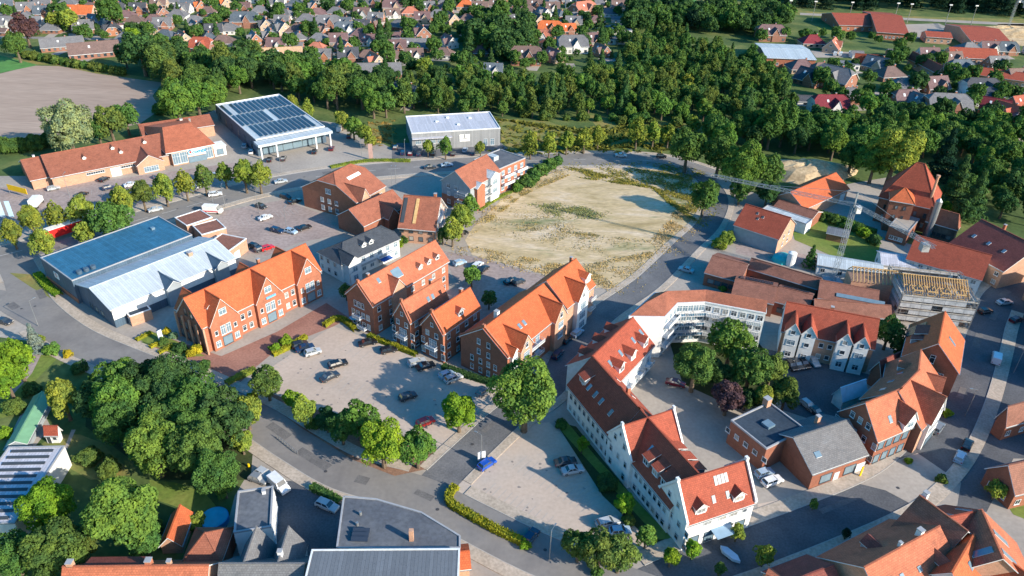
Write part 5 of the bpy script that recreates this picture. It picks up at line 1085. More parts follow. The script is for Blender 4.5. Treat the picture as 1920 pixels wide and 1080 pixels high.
def far_meshes(tp):
    if tp in PROT: return PROT[tp]
    L, w, he, hr, k = {'g': (12, 4.6, 3.0, 7.6, 0), 'h': (13.5, 5.2, 2.8, 6.6, 1), 'k': (12, 4.8, 3.0, 7.8, 0.45), 'l': (26, 5.5, 3.2, 8.0, 0), 'f': (14, 5.0, 3.0, 3.0, 0), 's': (7, 3.2, 2.4, 4.2, 0), 'b': (17, 6.5, 4.5, 9.5, 0.4)}[tp]
    h = House('proto', None, None, (0, 0, 0, L, w)); h.nogut = True
    if tp == 'f': h.flat(3.0, TINT, T_OBJ, 0.2)
    else: h.body(he, hr, TINT, T_OBJ, over=0.5, k=(k, k), verge=0.3)
    if tp in 'gkb': h.gable(1.8, 4.4, -1, proj=0.5, wall=TINT, roof=T_OBJ, he=he+0.4, hr=hr-1.2)
    h.wins('F', lin(4 if tp != 'l' else 8, -L/2+1.5, L/2-1.5) if tp != 's' else [0], (0.9,), 1.5, 1.4, 'dark')
    if k < 1 and tp not in 'sf': h.wins('L', [-2, 2], (0.9,), 1.3, 1.4); h.wins('R', [-2, 2], (0.9,), 1.3, 1.4); h.wins('L', [0], (4.0,), 1.4, 1.2); h.wins('R', [0], (4.0,), 1.4, 1.2)
    if tp in 'gkbl': h.sky(-2.2, he+2.2, 1.0, 1.4, mat=TRIM)
    if tp != 's' and tp != 'f': h.chim(2.6, 0.6, 0.7)
    ch = [o for o in bpy.data.objects if o.parent == h.e]; sub = {o.name: [q for q in bpy.data.objects if q.parent == o] for o in ch}
    PROT[tp] = (h, ch, sub); return PROT[tp]
def far_house(px, py, tp, ang, rc, wc, sc=1.0):
    if rc in ('orange', 'salmon', 'red') and py < 60 and px < 1200 and (int(px)*7+int(py)) % 10 < 6: rc = ('brown', 'grey', 'plum')[int(px) % 3]
    h, ch, sub = far_meshes(tp); p = W(px, py); e = empty({'g': 'detached_house', 'h': 'hipped_house', 'k': 'detached_house', 'l': 'terraced_house_row', 'f': 'flat_roofed_house', 's': 'garden_shed', 'b': 'large_house'}[tp], p, R(ang)); sc *= 0.84 if py < 150 and px < 1300 else 0.95; e.scale = (sc, sc, sc)
    j = rng.uniform(0.9, 1.1)
    for o in ch:
        c = link_copy(o, e)
        n = o.name.split('.')[0]
        if n in ('roof', 'cross_gable_roof'): c.color = (*[v*j for v in RC[rc]], 1)
        elif n in ('wall', 'cross_gable'): c.color = (*WC[wc], 1)
    e['rc'] = RW[rc]; e['wc'] = WWD[wc]; e['px'] = px; e['py'] = py; e['tp'] = tp
    return e
FAR = """12,20,g,20,slate,r 52,24,g,18,grey,o 84,31,g,18,slate,r 106,40,g,-70,orange,o 145,32,l,5,orange,t 186,50,g,-6,grey,w 262,25,g,5,dark,o 214,64,k,-60,dark,o 256,46,h,8,brown,r 283,62,g,-65,dark,t 308,54,g,10,grey,r
335,35,h,0,grey,w 352,15,h,0,slate,r 377,18,g,-60,orange,o 392,28,h,0,brown,r 314,76,h,-10,slate,r 368,62,g,-60,grey,r 381,95,k,0,red,r 432,62,h,10,grey,w 462,49,b,5,slate,r 499,54,g,-60,dark,t 458,22,g,0,plum,r 489,26,h,10,grey,r
535,34,h,-10,grey,w 576,44,h,8,grey,r 616,52,b,8,grey,r 600,80,h,0,grey,w 652,66,b,8,slate,w 646,97,g,-50,plum,o 691,84,g,0,plum,w 706,42,g,-2,orange,o 748,54,h,-12,red,r 680,34,g,0,brown,w 792,41,g,5,plum,t 740,22,b,0,salmon,t
802,20,g,10,salmon,r 873,17,h,0,orange,t 900,22,g,0,salmon,r 822,36,h,0,grey,r 846,43,g,-60,red,t 790,70,g,-60,plum,r 772,94,l,0,grey,r 958,86,b,10,slate,w 897,103,h,0,plum,r 987,26,h,0,orange,w 1003,18,g,0,brown,r 1008,44,g,-60,brown,t
1030,63,b,5,orange,o 1064,63,g,10,orange,r 1093,28,b,30,salmon,r 1075,50,g,0,red,t 925,140,g,5,slate,w 985,118,b,0,brown,r 1038,114,g,-55,plum,t 1072,96,b,10,grey,w 1112,84,g,12,plum,r 1148,80,f,5,grey,w 712,143,l,4,grey,r 762,189,g,-40,slate,w
704,125,g,-60,salmon,t 1165,62,f,0,blue,w 120,92,l,26,grey,r 180,105,l,22,brown,r 414,114,f,0,salmon,w 458,106,f,0,blue,w 492,106,h,0,brown,r 530,112,l,15,tan,w 65,52,g,10,grey,w 165,8,g,0,plum,w 130,12,h,0,grey,t 205,14,g,-60,brown,t
232,10,h,0,grey,r 300,14,g,10,red,t 322,8,h,0,grey,w 425,12,g,-60,orange,t 440,38,h,0,brown,r 520,12,g,0,grey,w 556,14,h,0,slate,r 590,20,g,-60,grey,o 640,14,g,0,orange,r 664,20,h,10,grey,w 700,12,g,0,red,r 765,10,g,-50,brown,t
835,10,h,0,red,r 930,15,g,0,orange,w 955,28,h,5,brown,t 1035,22,g,0,brown,w 1160,20,g,0,brown,t 1140,30,h,0,slate,w 905,62,h,0,grey,r 745,78,h,10,plum,r 880,68,g,-50,dark,w 560,64,h,0,brown,r 530,62,g,-55,grey,t 420,86,h,10,brown,w
345,82,g,-50,brown,t 240,80,h,0,grey,t 160,60,g,15,grey,r 100,60,h,0,grey,r 20,52,g,0,grey,w 35,8,h,0,brown,w 78,8,g,-50,slate,w 275,5,g,0,grey,w 385,2,h,0,red,w 470,4,g,5,grey,w 610,5,g,0,brown,w 730,3,g,0,grey,r 820,1,h,0,orange,r 890,3,g,0,brown,w 980,3,g,0,grey,r 1060,5,g,20,red,r
1442,74,b,0,plum,r 1520,86,h,0,maroon,t 1558,96,g,60,salmon,t 1516,158,g,-55,dark,r 1560,162,b,-50,grey,r 1582,128,f,0,grey,w 1590,190,h,0,grey,r 1640,132,g,-50,slate,t 1688,170,h,0,grey,w 1550,212,b,0,maroon,w 1768,216,b,-3,grey,r
1860,214,g,-30,maroon,o 1882,226,g,-60,red,o 1832,180,b,0,dark,w 1880,250,g,-55,salmon,t 1905,205,g,20,red,r 1430,30,g,10,orange,o 1505,195,s,0,dark,w 1780,120,g,10,brown,r 1605,108,s,0,grey,w 1910,236,h,0,plum,r 1455,112,s,0,grey,r"""
far = []
for tok in FAR.split():
    a = tok.split(','); far.append(far_house(float(a[0]), float(a[1]), a[2], float(a[3])+rng.uniform(-6, 6), a[4], a[5], rng.uniform(0.95, 1.15)))
rr_ = random.Random(77)
def blocked(px, py):
    return any(abs(px-a['px']) < 27 and abs(py-a['py']) < 7.5+py*0.05 for a in far)
for zone, n_ in (([(1480, 100), (1700, 92), (1960, 100), (1960, 235), (1750, 215), (1640, 195), (1600, 150), (1480, 140)], 60), ([(-20, 2), (1190, 2), (1160, 60), (1130, 112), (900, 100), (780, 120), (560, 112), (260, 60), (-20, 70)], 900),):
    def inside(x, y, P=zone):
        c = False; j = len(P)-1
        for i in range(len(P)):
            if (P[i][1] > y) != (P[j][1] > y) and x < (P[j][0]-P[i][0])*(y-P[i][1])/(P[j][1]-P[i][1])+P[i][0]: c = not c
            j = i
        return c
    for _ in range(n_):
        x = rr_.uniform(min(p[0] for p in zone), max(p[0] for p in zone)); y = min(p[1] for p in zone)+rr_.random()**1.2*(max(p[1] for p in zone)-min(p[1] for p in zone))
        if inside(x, y) and not blocked(x, y) and len(far) < 262:
            far.append(far_house(round(x), round(y), rr_.choice('gghhkgs'), rr_.choice((8, 5, -60, 0, 12, -55, -8))+rr_.uniform(-6, 6), rr_.choice(('grey', 'grey', 'brown', 'plum', 'slate', 'dark', 'brown', 'grey', 'plum', 'salmon')), rr_.choice('rrrwtwo'), rr_.uniform(0.9, 1.1)))
FN = {'g': 'gabled house', 'h': 'low hipped house', 'k': 'half-hipped house', 'l': 'long terraced row', 'f': 'flat bungalow', 's': 'tiny shed', 'b': 'large house'}
zones = {}
for e in far:
    px, py = e['px'], e['py']; z = 'field-side estate' if px < 400 else 'estate behind the market' if px < 800 else 'estate beyond the grey store' if px < 1200 else 'upper right quarter'
    band = 'topmost strip of the' if py < 16 else 'upper part of the' if py < 46 else 'middle of the' if py < 82 else 'lower edge of the'
    if px > 1200: band = 'upper part of the' if py < 140 else 'lower part of the'
    zones.setdefault((e['rc'], FN[e['tp']], e['wc'], band, z), []).append(e)
for (rc, fn, wc, band, z), es in zones.items():
    es.sort(key=lambda o: o['px'])
    for i, e in enumerate(es):
        t = '%s %s with %s, %s %s' % (rc, fn, wc, band, z)
        if len(es) > 1: t = '%s %s, %s, %s, %s %s' % (rc, fn, wc.replace(' walls', ''), ORD[i].replace(' from the left', ' from left'), band.split()[0], z)
        if len(t.split()) > 16: t = t.replace(' of its kind', '').replace('upper right quarter', 'upper right').replace('estate behind the market', 'market estate').replace('estate beyond the grey store', 'store estate')
        if len(t.split()) > 16: t = t.replace(' with orange brick', ' orange brick').replace(' low hipped', ' hipped').replace('long terraced row', 'terrace')
        tag(e, t, 'house', 'houses in the far estates')
for (h, ch, sub) in PROT.values():            # the patterns themselves are taken away again
    for o in ch:
        for q in sub[o.name]: bpy.data.objects.remove(q)
        bpy.data.objects.remove(o)
    bpy.data.objects.remove(h.e)
# larger buildings at the upper right
def rr(label, fr, he, hr, wall, roof, k=(0, 0), n=8, cat='school building', name='large_building'):
    return simple(name, label, cat, fr, he, hr, wall, roof, k=k, wn=n, over=0.5, zs=(1.2,))
rr('long red-roofed school wing below the dark forest edge', FR((1560, 24), (1660, 27), 8, (1552, 46), 4), 4, 8, BRICK, T_RED)
rr('broader red-roofed school wing overlapping the first one', FR((1634, 26), (1690, 30), 9, (1622, 58), 4.5), 4.5, 9, BRICK, T_RED)
rr('red-roofed low building at the far building site', FR((1800, 50), (1872, 54), 8, (1795, 76), 4.5), 4.5, 8, BRICKL, T_RED)
rr('small red roof left of the far building site', FR((1735, 58), (1782, 61), 6, (1732, 68), 4), 4, 6, BRICKL, T_RED, n=4)
rr('terrace of pinkish roofs below the far building site', FR((1780, 88), (1868, 92), 8, (1776, 106), 4), 4, 8, BRICKL, T_RED, n=9)
rr('long steel-blue warehouse with orange door band beside the poplars', FE((1438, 108), (1530, 112), 5, (1442, 82)), 5, 6.4, BRICK, M_LGREY, n=6, cat='warehouse', name='warehouse')
rr('diagonal dark-roofed hall with pink brick side', FR((1712, 96), (1768, 124), 8, (1700, 104), 5), 5, 8, BRICKL, T_DRED, n=5, cat='hall')
rr('long thin red-brown building at the right edge', FR((1826, 124), (1930, 138), 6.5, (1822, 138), 4), 4, 6.5, BRICKL, T_RED, n=9, cat='hall')
rr('dark low hall beneath the thin red-brown building', FR((1815, 160), (1868, 164), 7, (1808, 182), 4), 4, 7, WHITE, T_DG, n=4, cat='hall')
rr('low red-roofed strip building among the upper right gardens', FR((1605, 100), (1662, 104), 5, (1604, 106), 3.2), 3.2, 5, BRICKL, T_RED, n=4, cat='hall')
sheet('lane', [(-60, 66), (300, 74), (520, 88), (700, 108), (860, 112), (860, 115), (700, 112), (520, 92), (300, 78), (-60, 70)], 0.03, ASPHW)
sheet('lane', [(560, 100), (700, 96), (900, 66), (1100, 52), (1200, 40), (1200, 43), (1100, 56), (900, 70), (700, 101), (560, 105)], 0.035, ASPHW)
sheet('lane', [(100, 44), (400, 40), (640, 30), (900, 34), (900, 36), (640, 33), (400, 43), (100, 47)], 0.04, ASPHW)
sheet('lane', [(1500, 24), (1920, 44), (1920, 49), (1500, 28)], 0.05, PAVEG)
sheet('sports_ground', [(1690, 46), (1760, 44), (1800, 60), (1720, 72), (1670, 66)], 0.04, PAVEG)
sheet('school_lawn', [(1530, 50), (1600, 54), (1620, 66), (1600, 72), (1540, 62)], 0.04, LAWN)
sheet('lane', [(1640, 172), (1760, 176), (1840, 184), (1920, 215), (1920, 222), (1830, 190), (1740, 182), (1640, 178)], 0.04, PAVEG)
sheet('earthworks', [(1870, 45), (1980, 45), (1980, 90), (1880, 84)], 0.05, SANDM)
sheet('yard', [(1520, 95), (1610, 98), (1620, 108), (1530, 108)], 0.04, PAVEG)

m = MB(); k_ = 0
for e in far:
    if e['tp'] == 's' or rng.random() < 0.3: continue
    x, y = e.location.x+rng.uniform(-9, 9), e.location.y-rng.uniform(7, 11); a = rng.uniform(2, 5); b = rng.uniform(3, 7); an = rng.uniform(-0.3, 0.5); ca, sa = math.cos(an), math.sin(an); z = 0.05+0.002*(k_ % 9); k_ += 1
    m.poly([(x+u*ca-v*sa, y+u*sa+v*ca, z) for u, v in ((-a, -b), (a, -b), (a, b), (-a, b))])
tag(m.build('driveways', PAVEG), kind='structure')
# ------------------------------------------------------------------ trees
nr = np.random.RandomState(5)
def crown_arrays(seed, n, card, shape, nl=26):
    """unit crown: radius 1, from z=-asp to +asp; cards spread over many lobes, with gaps between them"""
    r = np.random.RandomState(seed); C = []
    if shape == 'cone':
        t = r.rand(n)**0.75; z = 1.9-3.6*t; ang = r.rand(n)*6.283; tier = 0.86+0.22*np.sin(t*34+ang*0)
        rad = (0.10+0.95*t)*tier*(0.86+0.2*r.rand(n))*(1+0.12*np.sin(ang*5+t*9))
        P = np.stack([rad*np.cos(ang), rad*np.sin(ang), z], 1); N = np.stack([np.cos(ang), np.sin(ang), np.full(n, 0.55)], 1)
    else:
        asp = {'round': 1.0, 'oval': 1.25, 'tall': 1.8, 'shrub': 0.75}[shape]
        L = []
        for i in range(nl):
            k = (i+0.5)/nl; ph = math.acos(1-1.75*k); th = i*2.39996+r.rand()*0.7; q = 0.50+0.30*r.rand()
            taper = 1.0 if shape in ('round', 'shrub') else (1.0-0.38*max(0, math.cos(ph)))
            L.append((q*math.sin(ph)*math.cos(th)*taper, q*math.sin(ph)*math.sin(th)*taper, q*math.cos(ph)*asp, 0.20+0.20*r.rand()))
        L.append((0, 0, 0, 0.55)); L = np.array(L)
        wts = L[:, 3]**2; wts /= wts.sum(); idx = r.choice(len(L), n*2, p=wts)
        d = r.randn(n*2, 3); d /= np.linalg.norm(d, axis=1)[:, None]; d[:, 2] = np.where(r.rand(n*2) < 0.6, np.abs(d[:, 2]), d[:, 2])
        P = L[idx, :3]+d*(L[idx, 3]*(0.82+0.3*r.rand(n*2)))[:, None]*np.array([1, 1, asp**0.5])
        sc_ = 1+0.13*np.sin(3*np.arctan2(P[:, 1], P[:, 0])+seed)*np.cos(2.2*P[:, 2]+seed*1.7)+0.07*np.sin(5*P[:, 0]+seed)
        dist = np.linalg.norm((P[:, None, :]-L[None, :, :3]), axis=2)/L[None, :, 3]
        dist[np.arange(n*2), idx] = 9; keep = dist.min(1) > 0.74
        P = (P*sc_[:, None])[keep][:n]; N = d[keep][:n]
    n = len(P); N = N+r.randn(n, 3)*0.55; N[:, 2] += 0.25; N /= np.linalg.norm(N, axis=1)[:, None]
    a = np.cross(N, r.randn(n, 3)); a /= np.linalg.norm(a, axis=1)[:, None]; b = np.cross(N, a)
    s = card*(0.65+0.7*r.rand(n))[:, None]; e = (0.55+0.35*r.rand(n))[:, None]
    V = np.stack([P-a*s, P-b*s*e, P+a*s, P+b*s*e], 1).reshape(-1, 3)
    return V
CR = {}
def crown(shape, lod, var):
    k = (shape, lod, var)
    if k in CR: return CR[k]
    n, card = {'L': (9500, 0.047), 'M': (4200, 0.072), 'S': (1500, 0.115)}[lod]
    V = crown_arrays(hash(shape) % 7 * 0 + {'round': 10, 'oval': 20, 'tall': 30, 'cone': 40, 'shrub': 50}[shape]+var*7, n, card, shape)
    me = bpy.data.meshes.new('crown'); F = np.arange(len(V)).reshape(-1, 4)
    me.from_pydata(V.tolist(), [], F.tolist()); me.materials.append(LEAF); me.update(); CR[k] = (me, V); return CR[k]
def trunk_mesh(k=0):
    m = MB(); r = random.Random(k); m.cyl((0, 0, 0), (0, 0, 0.55), 0.16, 0.11, 7); m.cyl((0, 0, 0.55), (0.04, 0, 1.15), 0.11, 0.05, 6)
    for i in range(5):
        a = i*1.26+r.random(); m.cyl((0, 0, 0.5+0.06*i), (0.55*math.cos(a), 0.55*math.sin(a), 0.85+0.1*i), 0.06, 0.02, 5)
    return m.mesh('trunk', [BARK])
TRK = [trunk_mesh(i) for i in range(3)]
TC = {'dark': (0.05, 0.108, 0.042), 'mid': (0.076, 0.155, 0.045), 'green': (0.105, 0.2, 0.046), 'bright': (0.145, 0.255, 0.03), 'lime': (0.185, 0.245, 0.05), 'olive': (0.1, 0.155, 0.045), 'sage': (0.189, 0.271, 0.153), 'purple': (0.1, 0.059, 0.071), 'yellow': (0.389, 0.342, 0.035), 'blue': (0.153, 0.212, 0.212), 'deep': (0.019, 0.047, 0.031)}
TW = {'dark': 'dark green', 'mid': 'mid-green', 'green': 'fresh green', 'bright': 'bright green', 'lime': 'yellow-green', 'olive': 'olive', 'sage': 'pale sage-green', 'purple': 'purple-leaved', 'yellow': 'yellow', 'blue': 'blue-grey', 'deep': 'very dark green'}
TN = {'round': 'broadleaf_tree', 'oval': 'street_tree', 'tall': 'slender_tree', 'cone': 'conifer_tree', 'shrub': 'shrub'}
TL = {'round': 'tree', 'oval': 'oval tree', 'tall': 'slender tree', 'cone': 'conifer', 'shrub': 'shrub'}
ASP = {'round': 1.0, 'oval': 1.25, 'tall': 1.8, 'cone': 1.8, 'shrub': 0.75}
tr = random.Random(3); NT = [0]
def plant(base, R_, shape, col, parts=True):
    NT[0] += 1; asp = ASP[shape]; hz = R_*asp; cl = {'round': 0.6, 'oval': 0.6, 'tall': 0.25, 'cone': 0.1, 'shrub': -0.15}[shape]*R_
    zc = cl+hz; lod = 'L' if R_*ppm(base) > 40 else 'M' if R_*ppm(base) > 19 else 'S'
    me = crown(shape, lod, tr.randrange(5))[0]; rz = tr.random()*6.28; j = tr.uniform(0.88, 1.14); c = TC[col]; cc = (c[0]*j*tr.uniform(0.9, 1.12), c[1]*j, c[2]*j, 1)
    e = empty(TN[shape], base, rz)
    o = bpy.data.objects.new('crown', me); COL.objects.link(o); o.parent = e; o.location = (0, 0, zc); s = R_; o.scale = (s*tr.uniform(0.95, 1.06), s*tr.uniform(0.95, 1.06), s*tr.uniform(0.94, 1.08)); o.color = cc
    if parts and shape != 'shrub':
        t = bpy.data.objects.new('trunk', TRK[tr.randrange(3)]); COL.objects.link(t); t.parent = e; t.scale = (R_*0.75, R_*0.75, zc); t.color = (1, 1, 1, 1)
    px, py = PX((base[0], base[1], zc)); e['px'] = px; e['py'] = py; e['cw'] = TW[col]; e['tw'] = TL[shape]
    return e
def tree(cx, cy, rpx, shape='round', col='mid'):
    z = 5.0
    for _ in range(4):
        p = W(cx, cy, z); R_ = rpx/ppm(p); z = R_*ASP[shape]+{'round': 0.6, 'oval': 0.6, 'tall': 0.25, 'cone': 0.1, 'shrub': -0.15}[shape]*R_
    p = W(cx, cy, z); return plant(Vector((p.x, p.y, 0)), R_, shape, col)
ROWN = ['front'] + 'second third fourth fifth sixth seventh eighth ninth tenth eleventh twelfth thirteenth fourteenth fifteenth sixteenth'.split()
def cluster(spec, place, group, cat='tree', per=8):
    """spec: cx cy r shape colour; labelled by look, place, row and order in the row"""
    es = [tree(*t) for t in spec]; label_trees(es, place, group, cat, per)
def label_trees(es, place, group, cat='tree', per=8):
    by = {}
    for e in es: by.setdefault((e['cw'], e['tw']), []).append(e)
    for (cw, tw), L in by.items():
        L.sort(key=lambda o: -o['py']); rows = [L[i:i+per] for i in range(0, len(L), per)] if len(L) > per+3 else [L]
        for ri, row in enumerate(rows):
            row.sort(key=lambda o: o['px'])
            for ci, e in enumerate(row):
                if len(L) == 1: t = '%s %s %s' % (cw, tw, place)
                elif len(rows) == 1: t = '%s %s %s, %s of them' % (cw, tw, place, ORD[ci])
                else: t = '%s %s %s, %s row, %s' % (cw, tw, place, ROWN[ri], ORD[ci])
                tag(e, t.replace(' from the left of them', ' from the left'), cat, group)
O = 'oval'; SH = 'shrub'; CO = 'cone'; TA = 'tall'; RO = 'round'
cluster([(20, 435, 20, O, 'lime'), (55, 410, 23, O, 'lime'), (80, 455, 23, O, 'lime'), (104, 406, 19, O, 'lime'), (147, 392, 23, O, 'lime'), (157, 437, 19, O, 'lime'), (228, 375, 23, O, 'lime'), (265, 362, 21, O, 'olive'), (307, 352, 21, O, 'lime'), (346, 345, 19, O, 'lime'), (382, 335, 19, O, 'olive'), (420, 325, 17, O, 'lime'), (457, 325, 22, O, 'lime'), (485, 328, 21, O, 'lime'), (210, 412, 33, RO, 'mid'), (168, 418, 12, RO, 'mid')], 'on the avenue before the supermarket', 'trees along the avenue', per=20)
cluster([(802, 275, 12, O, 'lime'), (835, 275, 14, O, 'green'), (901, 277, 10, O, 'lime')], 'on the dry verge before the grey store', 'trees before the grey store')
cluster([(548, 192, 11, O, 'lime'), (576, 205, 13, O, 'lime'), (640, 222, 15, RO, 'lime'), (662, 236, 17, RO, 'green'), (684, 250, 15, RO, 'lime'), (694, 264, 11, RO, 'lime'), (652, 232, 12, SH, 'green')], 'right of the solar market', 'trees right of the solar-roofed market')
cluster([(125, 240, 42, RO, 'sage'), (204, 228, 27, RO, 'olive'), (234, 218, 23, RO, 'mid'), (182, 242, 20, RO, 'mid'), (8, 275, 22, SH, 'mid'), (36, 272, 20, SH, 'mid'), (66, 268, 20, SH, 'olive'), (92, 262, 20, SH, 'mid'), (330, 188, 34, RO, 'green'), (368, 180, 28, RO, 'green'), (402, 178, 22, RO, 'green'), (300, 205, 15, SH, 'mid')], 'between bare field and supermarket', 'trees at the edge of the bare field')
cluster([(38+i*13.5, 101+i*2.4, 9+(i % 3), SH, 'olive' if i % 3 else 'mid') for i in range(15)], 'in the hedgerow above the bare field', 'hedgerow shrubs', 'shrub', per=20)
cluster([(45, 50, 24, RO, 'purple'), (28, 82, 22, RO, 'mid'), (262, 92, 32, RO, 'dark'), (298, 108, 28, RO, 'dark'), (232, 100, 18, RO, 'dark'), (250, 68, 15, RO, 'bright'), (205, 20, 24, RO, 'mid'), (102, 36, 14, RO, 'lime'), (128, 35, 16, RO, 'lime')], 'near the terraced rows', 'trees round the terraced rows')
cluster([(995, 270, 15, TA, 'lime'), (1030, 270, 14, TA, 'lime'), (1063, 264, 15, O, 'lime'), (1096, 260, 16, O, 'lime'), (1122, 256, 14, O, 'lime'), (1195, 247, 17, TA, 'lime'), (1226, 250, 16, O, 'lime'), (1254, 252, 15, O, 'lime')], 'lining the avenue above the vacant lot', 'trees along the avenue')
cluster([(1290, 276, 32, RO, 'mid'), (1322, 368, 27, RO, 'mid'), (1395, 310, 42, RO, 'green'), (1350, 290, 30, RO, 'mid'), (1440, 320, 30, RO, 'mid'), (1440, 360, 22, RO, 'dark'), (1390, 352, 22, RO, 'mid')], 'beside the road bend at the vacant lot', 'trees round the road bend')
cluster([(1452, 226, 14, O, 'lime'), (1476, 226, 14, O, 'lime'), (1502, 229, 14, O, 'lime'), (1532, 232, 16, O, 'lime'), (1562, 227, 16, O, 'lime'), (1592, 227, 15, O, 'lime'), (1656, 225, 14, O, 'lime'), (1680, 232, 14, O, 'olive'), (1424, 240, 13, O, 'lime'), (1400, 236, 13, O, 'olive'), (1300, 232, 14, O, 'lime'), (1330, 236, 14, O, 'lime')], 'in the row below the maroon-roofed house', 'tree row below the maroon-roofed house', per=20)
cluster([(1682, 283, 46, RO, 'lime'), (1642, 300, 30, RO, 'green'), (1800, 335, 26, CO, 'dark'), (1832, 365, 26, CO, 'dark'), (1775, 290, 26, CO, 'deep'), (1860, 240, 14, TA, 'lime'), (1872, 262, 12, RO, 'lime'), (1742, 378, 18, SH, 'bright'), (1772, 388, 14, SH, 'bright'), (1808, 395, 20, RO, 'dark'), (1905, 345, 26, RO, 'dark'), (1860, 320, 26, RO, 'mid'), (1720, 260, 22, RO, 'mid'), (1600, 290, 26, RO, 'mid')], 'by the steep-roofed brick works', 'trees round the brick works')
cluster([(983, 342, 17, SH, 'mid'), (998, 330, 17, SH, 'mid'), (1014, 319, 16, SH, 'mid'), (1030, 309, 15, SH, 'mid'), (1044, 302, 12, SH, 'mid'), (970, 352, 11, SH, 'green')], 'beside the balconies at the lot', 'shrubs at the vacant lot', 'shrub')
cluster([(866, 408, 22, O, 'lime'), (848, 432, 19, O, 'lime'), (882, 385, 16, O, 'green'), (830, 440, 12, O, 'olive')], 'between timbered house and vacant lot', 'trees between timbered house and lot')
cluster([(884, 515, 17, RO, 'green'), (917, 560, 15, RO, 'mid'), (648, 545, 12, O, 'mid'), (733, 470, 14, SH, 'mid'), (745, 455, 12, SH, 'bright'), (760, 448, 10, SH, 'mid')], 'among the brick houses', 'garden trees among the brick houses')
cluster([(537, 640, 13, SH, 'bright'), (516, 653, 12, SH, 'bright'), (382, 687, 14, SH, 'mid'), (306, 640, 9, SH, 'mid'), (338, 652, 12, SH, 'dark'), (312, 622, 9, SH, 'yellow'), (368, 655, 12, SH, 'yellow'), (356, 664, 9, SH, 'yellow'), (325, 630, 9, SH, 'sage')], 'in the brick square by the office', 'shrubs by the brick office', 'shrub')
cluster([(500, 717, 28, RO, 'olive'), (546, 747, 17, RO, 'bright'), (568, 768, 24, O, 'lime'), (612, 785, 22, RO, 'dark'), (640, 802, 27, RO, 'mid'), (672, 785, 34, RO, 'green'), (716, 828, 42, RO, 'bright'), (782, 838, 34, RO, 'green'), (860, 770, 34, RO, 'bright'), (472, 745, 12, SH, 'yellow'), (590, 795, 14, SH, 'mid')], 'in the bed below the central car park', 'trees below the central car park', per=20)
cluster([(985, 737, 60, RO, 'green')], 'at the fork beside the long brick house, largest there', 'trees round the lower car park')
cluster([(1085, 1022, 30, RO, 'olive'), (1125, 1030, 36, RO, 'olive'), (1162, 1038, 34, RO, 'olive'), (1212, 1005, 19, O, 'green'), (1172, 943, 20, O, 'bright'), (1092, 832, 12, TA, 'bright'), (1138, 905, 20, SH, 'dark'), (1180, 975, 14, SH, 'olive'), (1052, 795, 12, SH, 'mid'), (1120, 1072, 12, SH, 'mid'), (985, 1020, 12, SH, 'bright')], 'round the lower car park', 'trees round the lower car park', per=20)
cluster([(1258, 1042, 17, O, 'bright'), (1300, 1028, 17, O, 'bright'), (1383, 997, 15, O, 'lime'), (1350, 1066, 12, O, 'mid'), (1434, 1040, 19, O, 'lime'), (1526, 945, 9, O, 'green'), (1703, 864, 8, SH, 'bright'), (1766, 898, 11, SH, 'olive'), (1776, 774, 10, SH, 'bright'), (1870, 918, 17, RO, 'lime'), (1587, 1000, 9, TA, 'deep')], 'on the right-hand street', 'street trees on the lower street', per=20)
cluster([(1305, 682, 42, RO, 'mid'), (1372, 640, 40, RO, 'green'), (1408, 690, 40, RO, 'mid'), (1345, 700, 26, RO, 'dark'), (1366, 742, 30, RO, 'purple'), (1448, 690, 26, O, 'olive'), (1475, 735, 26, O, 'olive'), (1432, 745, 22, O, 'lime'), (1668, 622, 26, RO, 'mid'), (1690, 650, 18, RO, 'dark'), (1400, 745, 20, RO, 'dark')], 'in the courtyard of the white block', 'courtyard trees', per=20)
cluster([(1350, 458, 15, SH, 'lime'), (1364, 446, 15, SH, 'lime'), (1620, 436, 13, SH, 'bright'), (1522, 480, 13, CO, 'mid'), (1565, 412, 12, SH, 'mid'), (1590, 422, 12, SH, 'green'), (1540, 408, 10, SH, 'mid'), (1640, 450, 13, SH, 'dark'), (1606, 428, 10, SH, 'mid'), (1356, 540, 8, SH, 'green')], 'between salmon house and crane', 'garden shrubs by the crane', 'shrub', per=20)
cluster([(462, 772, 28, RO, 'lime'), (452, 826, 22, RO, 'lime'), (115, 742, 33, O, 'lime'), (228, 958, 68, RO, 'green'), (88, 948, 46, RO, 'bright'), (100, 1032, 52, RO, 'olive'), (22, 1040, 46, RO, 'mid'), (150, 1020, 30, RO, 'olive'), (28, 668, 32, O, 'bright'), (10, 708, 30, O, 'bright'), (62, 633, 16, CO, 'blue'), (98, 655, 15, SH, 'green'), (126, 664, 10, SH, 'yellow'), (28, 762, 20, SH, 'olive'), (368, 978, 20, SH, 'lime'), (420, 912, 20, RO, 'green'), (270, 1012, 30, RO, 'mid'), (75, 636, 11, SH, 'lime'), (168, 855, 24, SH, 'olive'), (205, 880, 24, SH, 'olive'), (60, 730, 16, SH, 'dark'), (10, 812, 14, SH, 'bright'), (150, 690, 16, SH, 'dark'), (290, 985, 16, SH, 'mid')], 'in the gardens lower left', 'trees in the gardens at lower left', per=20)
def inpoly(x, y, P):
    c = False; j = len(P)-1
    for i in range(len(P)):
        if (P[i][1] > y) != (P[j][1] > y) and x < (P[j][0]-P[i][0])*(y-P[i][1])/(P[j][1]-P[i][1])+P[i][0]: c = not c
        j = i
    return c
TAKEN = [(e['px'], e['py']) for e in far]
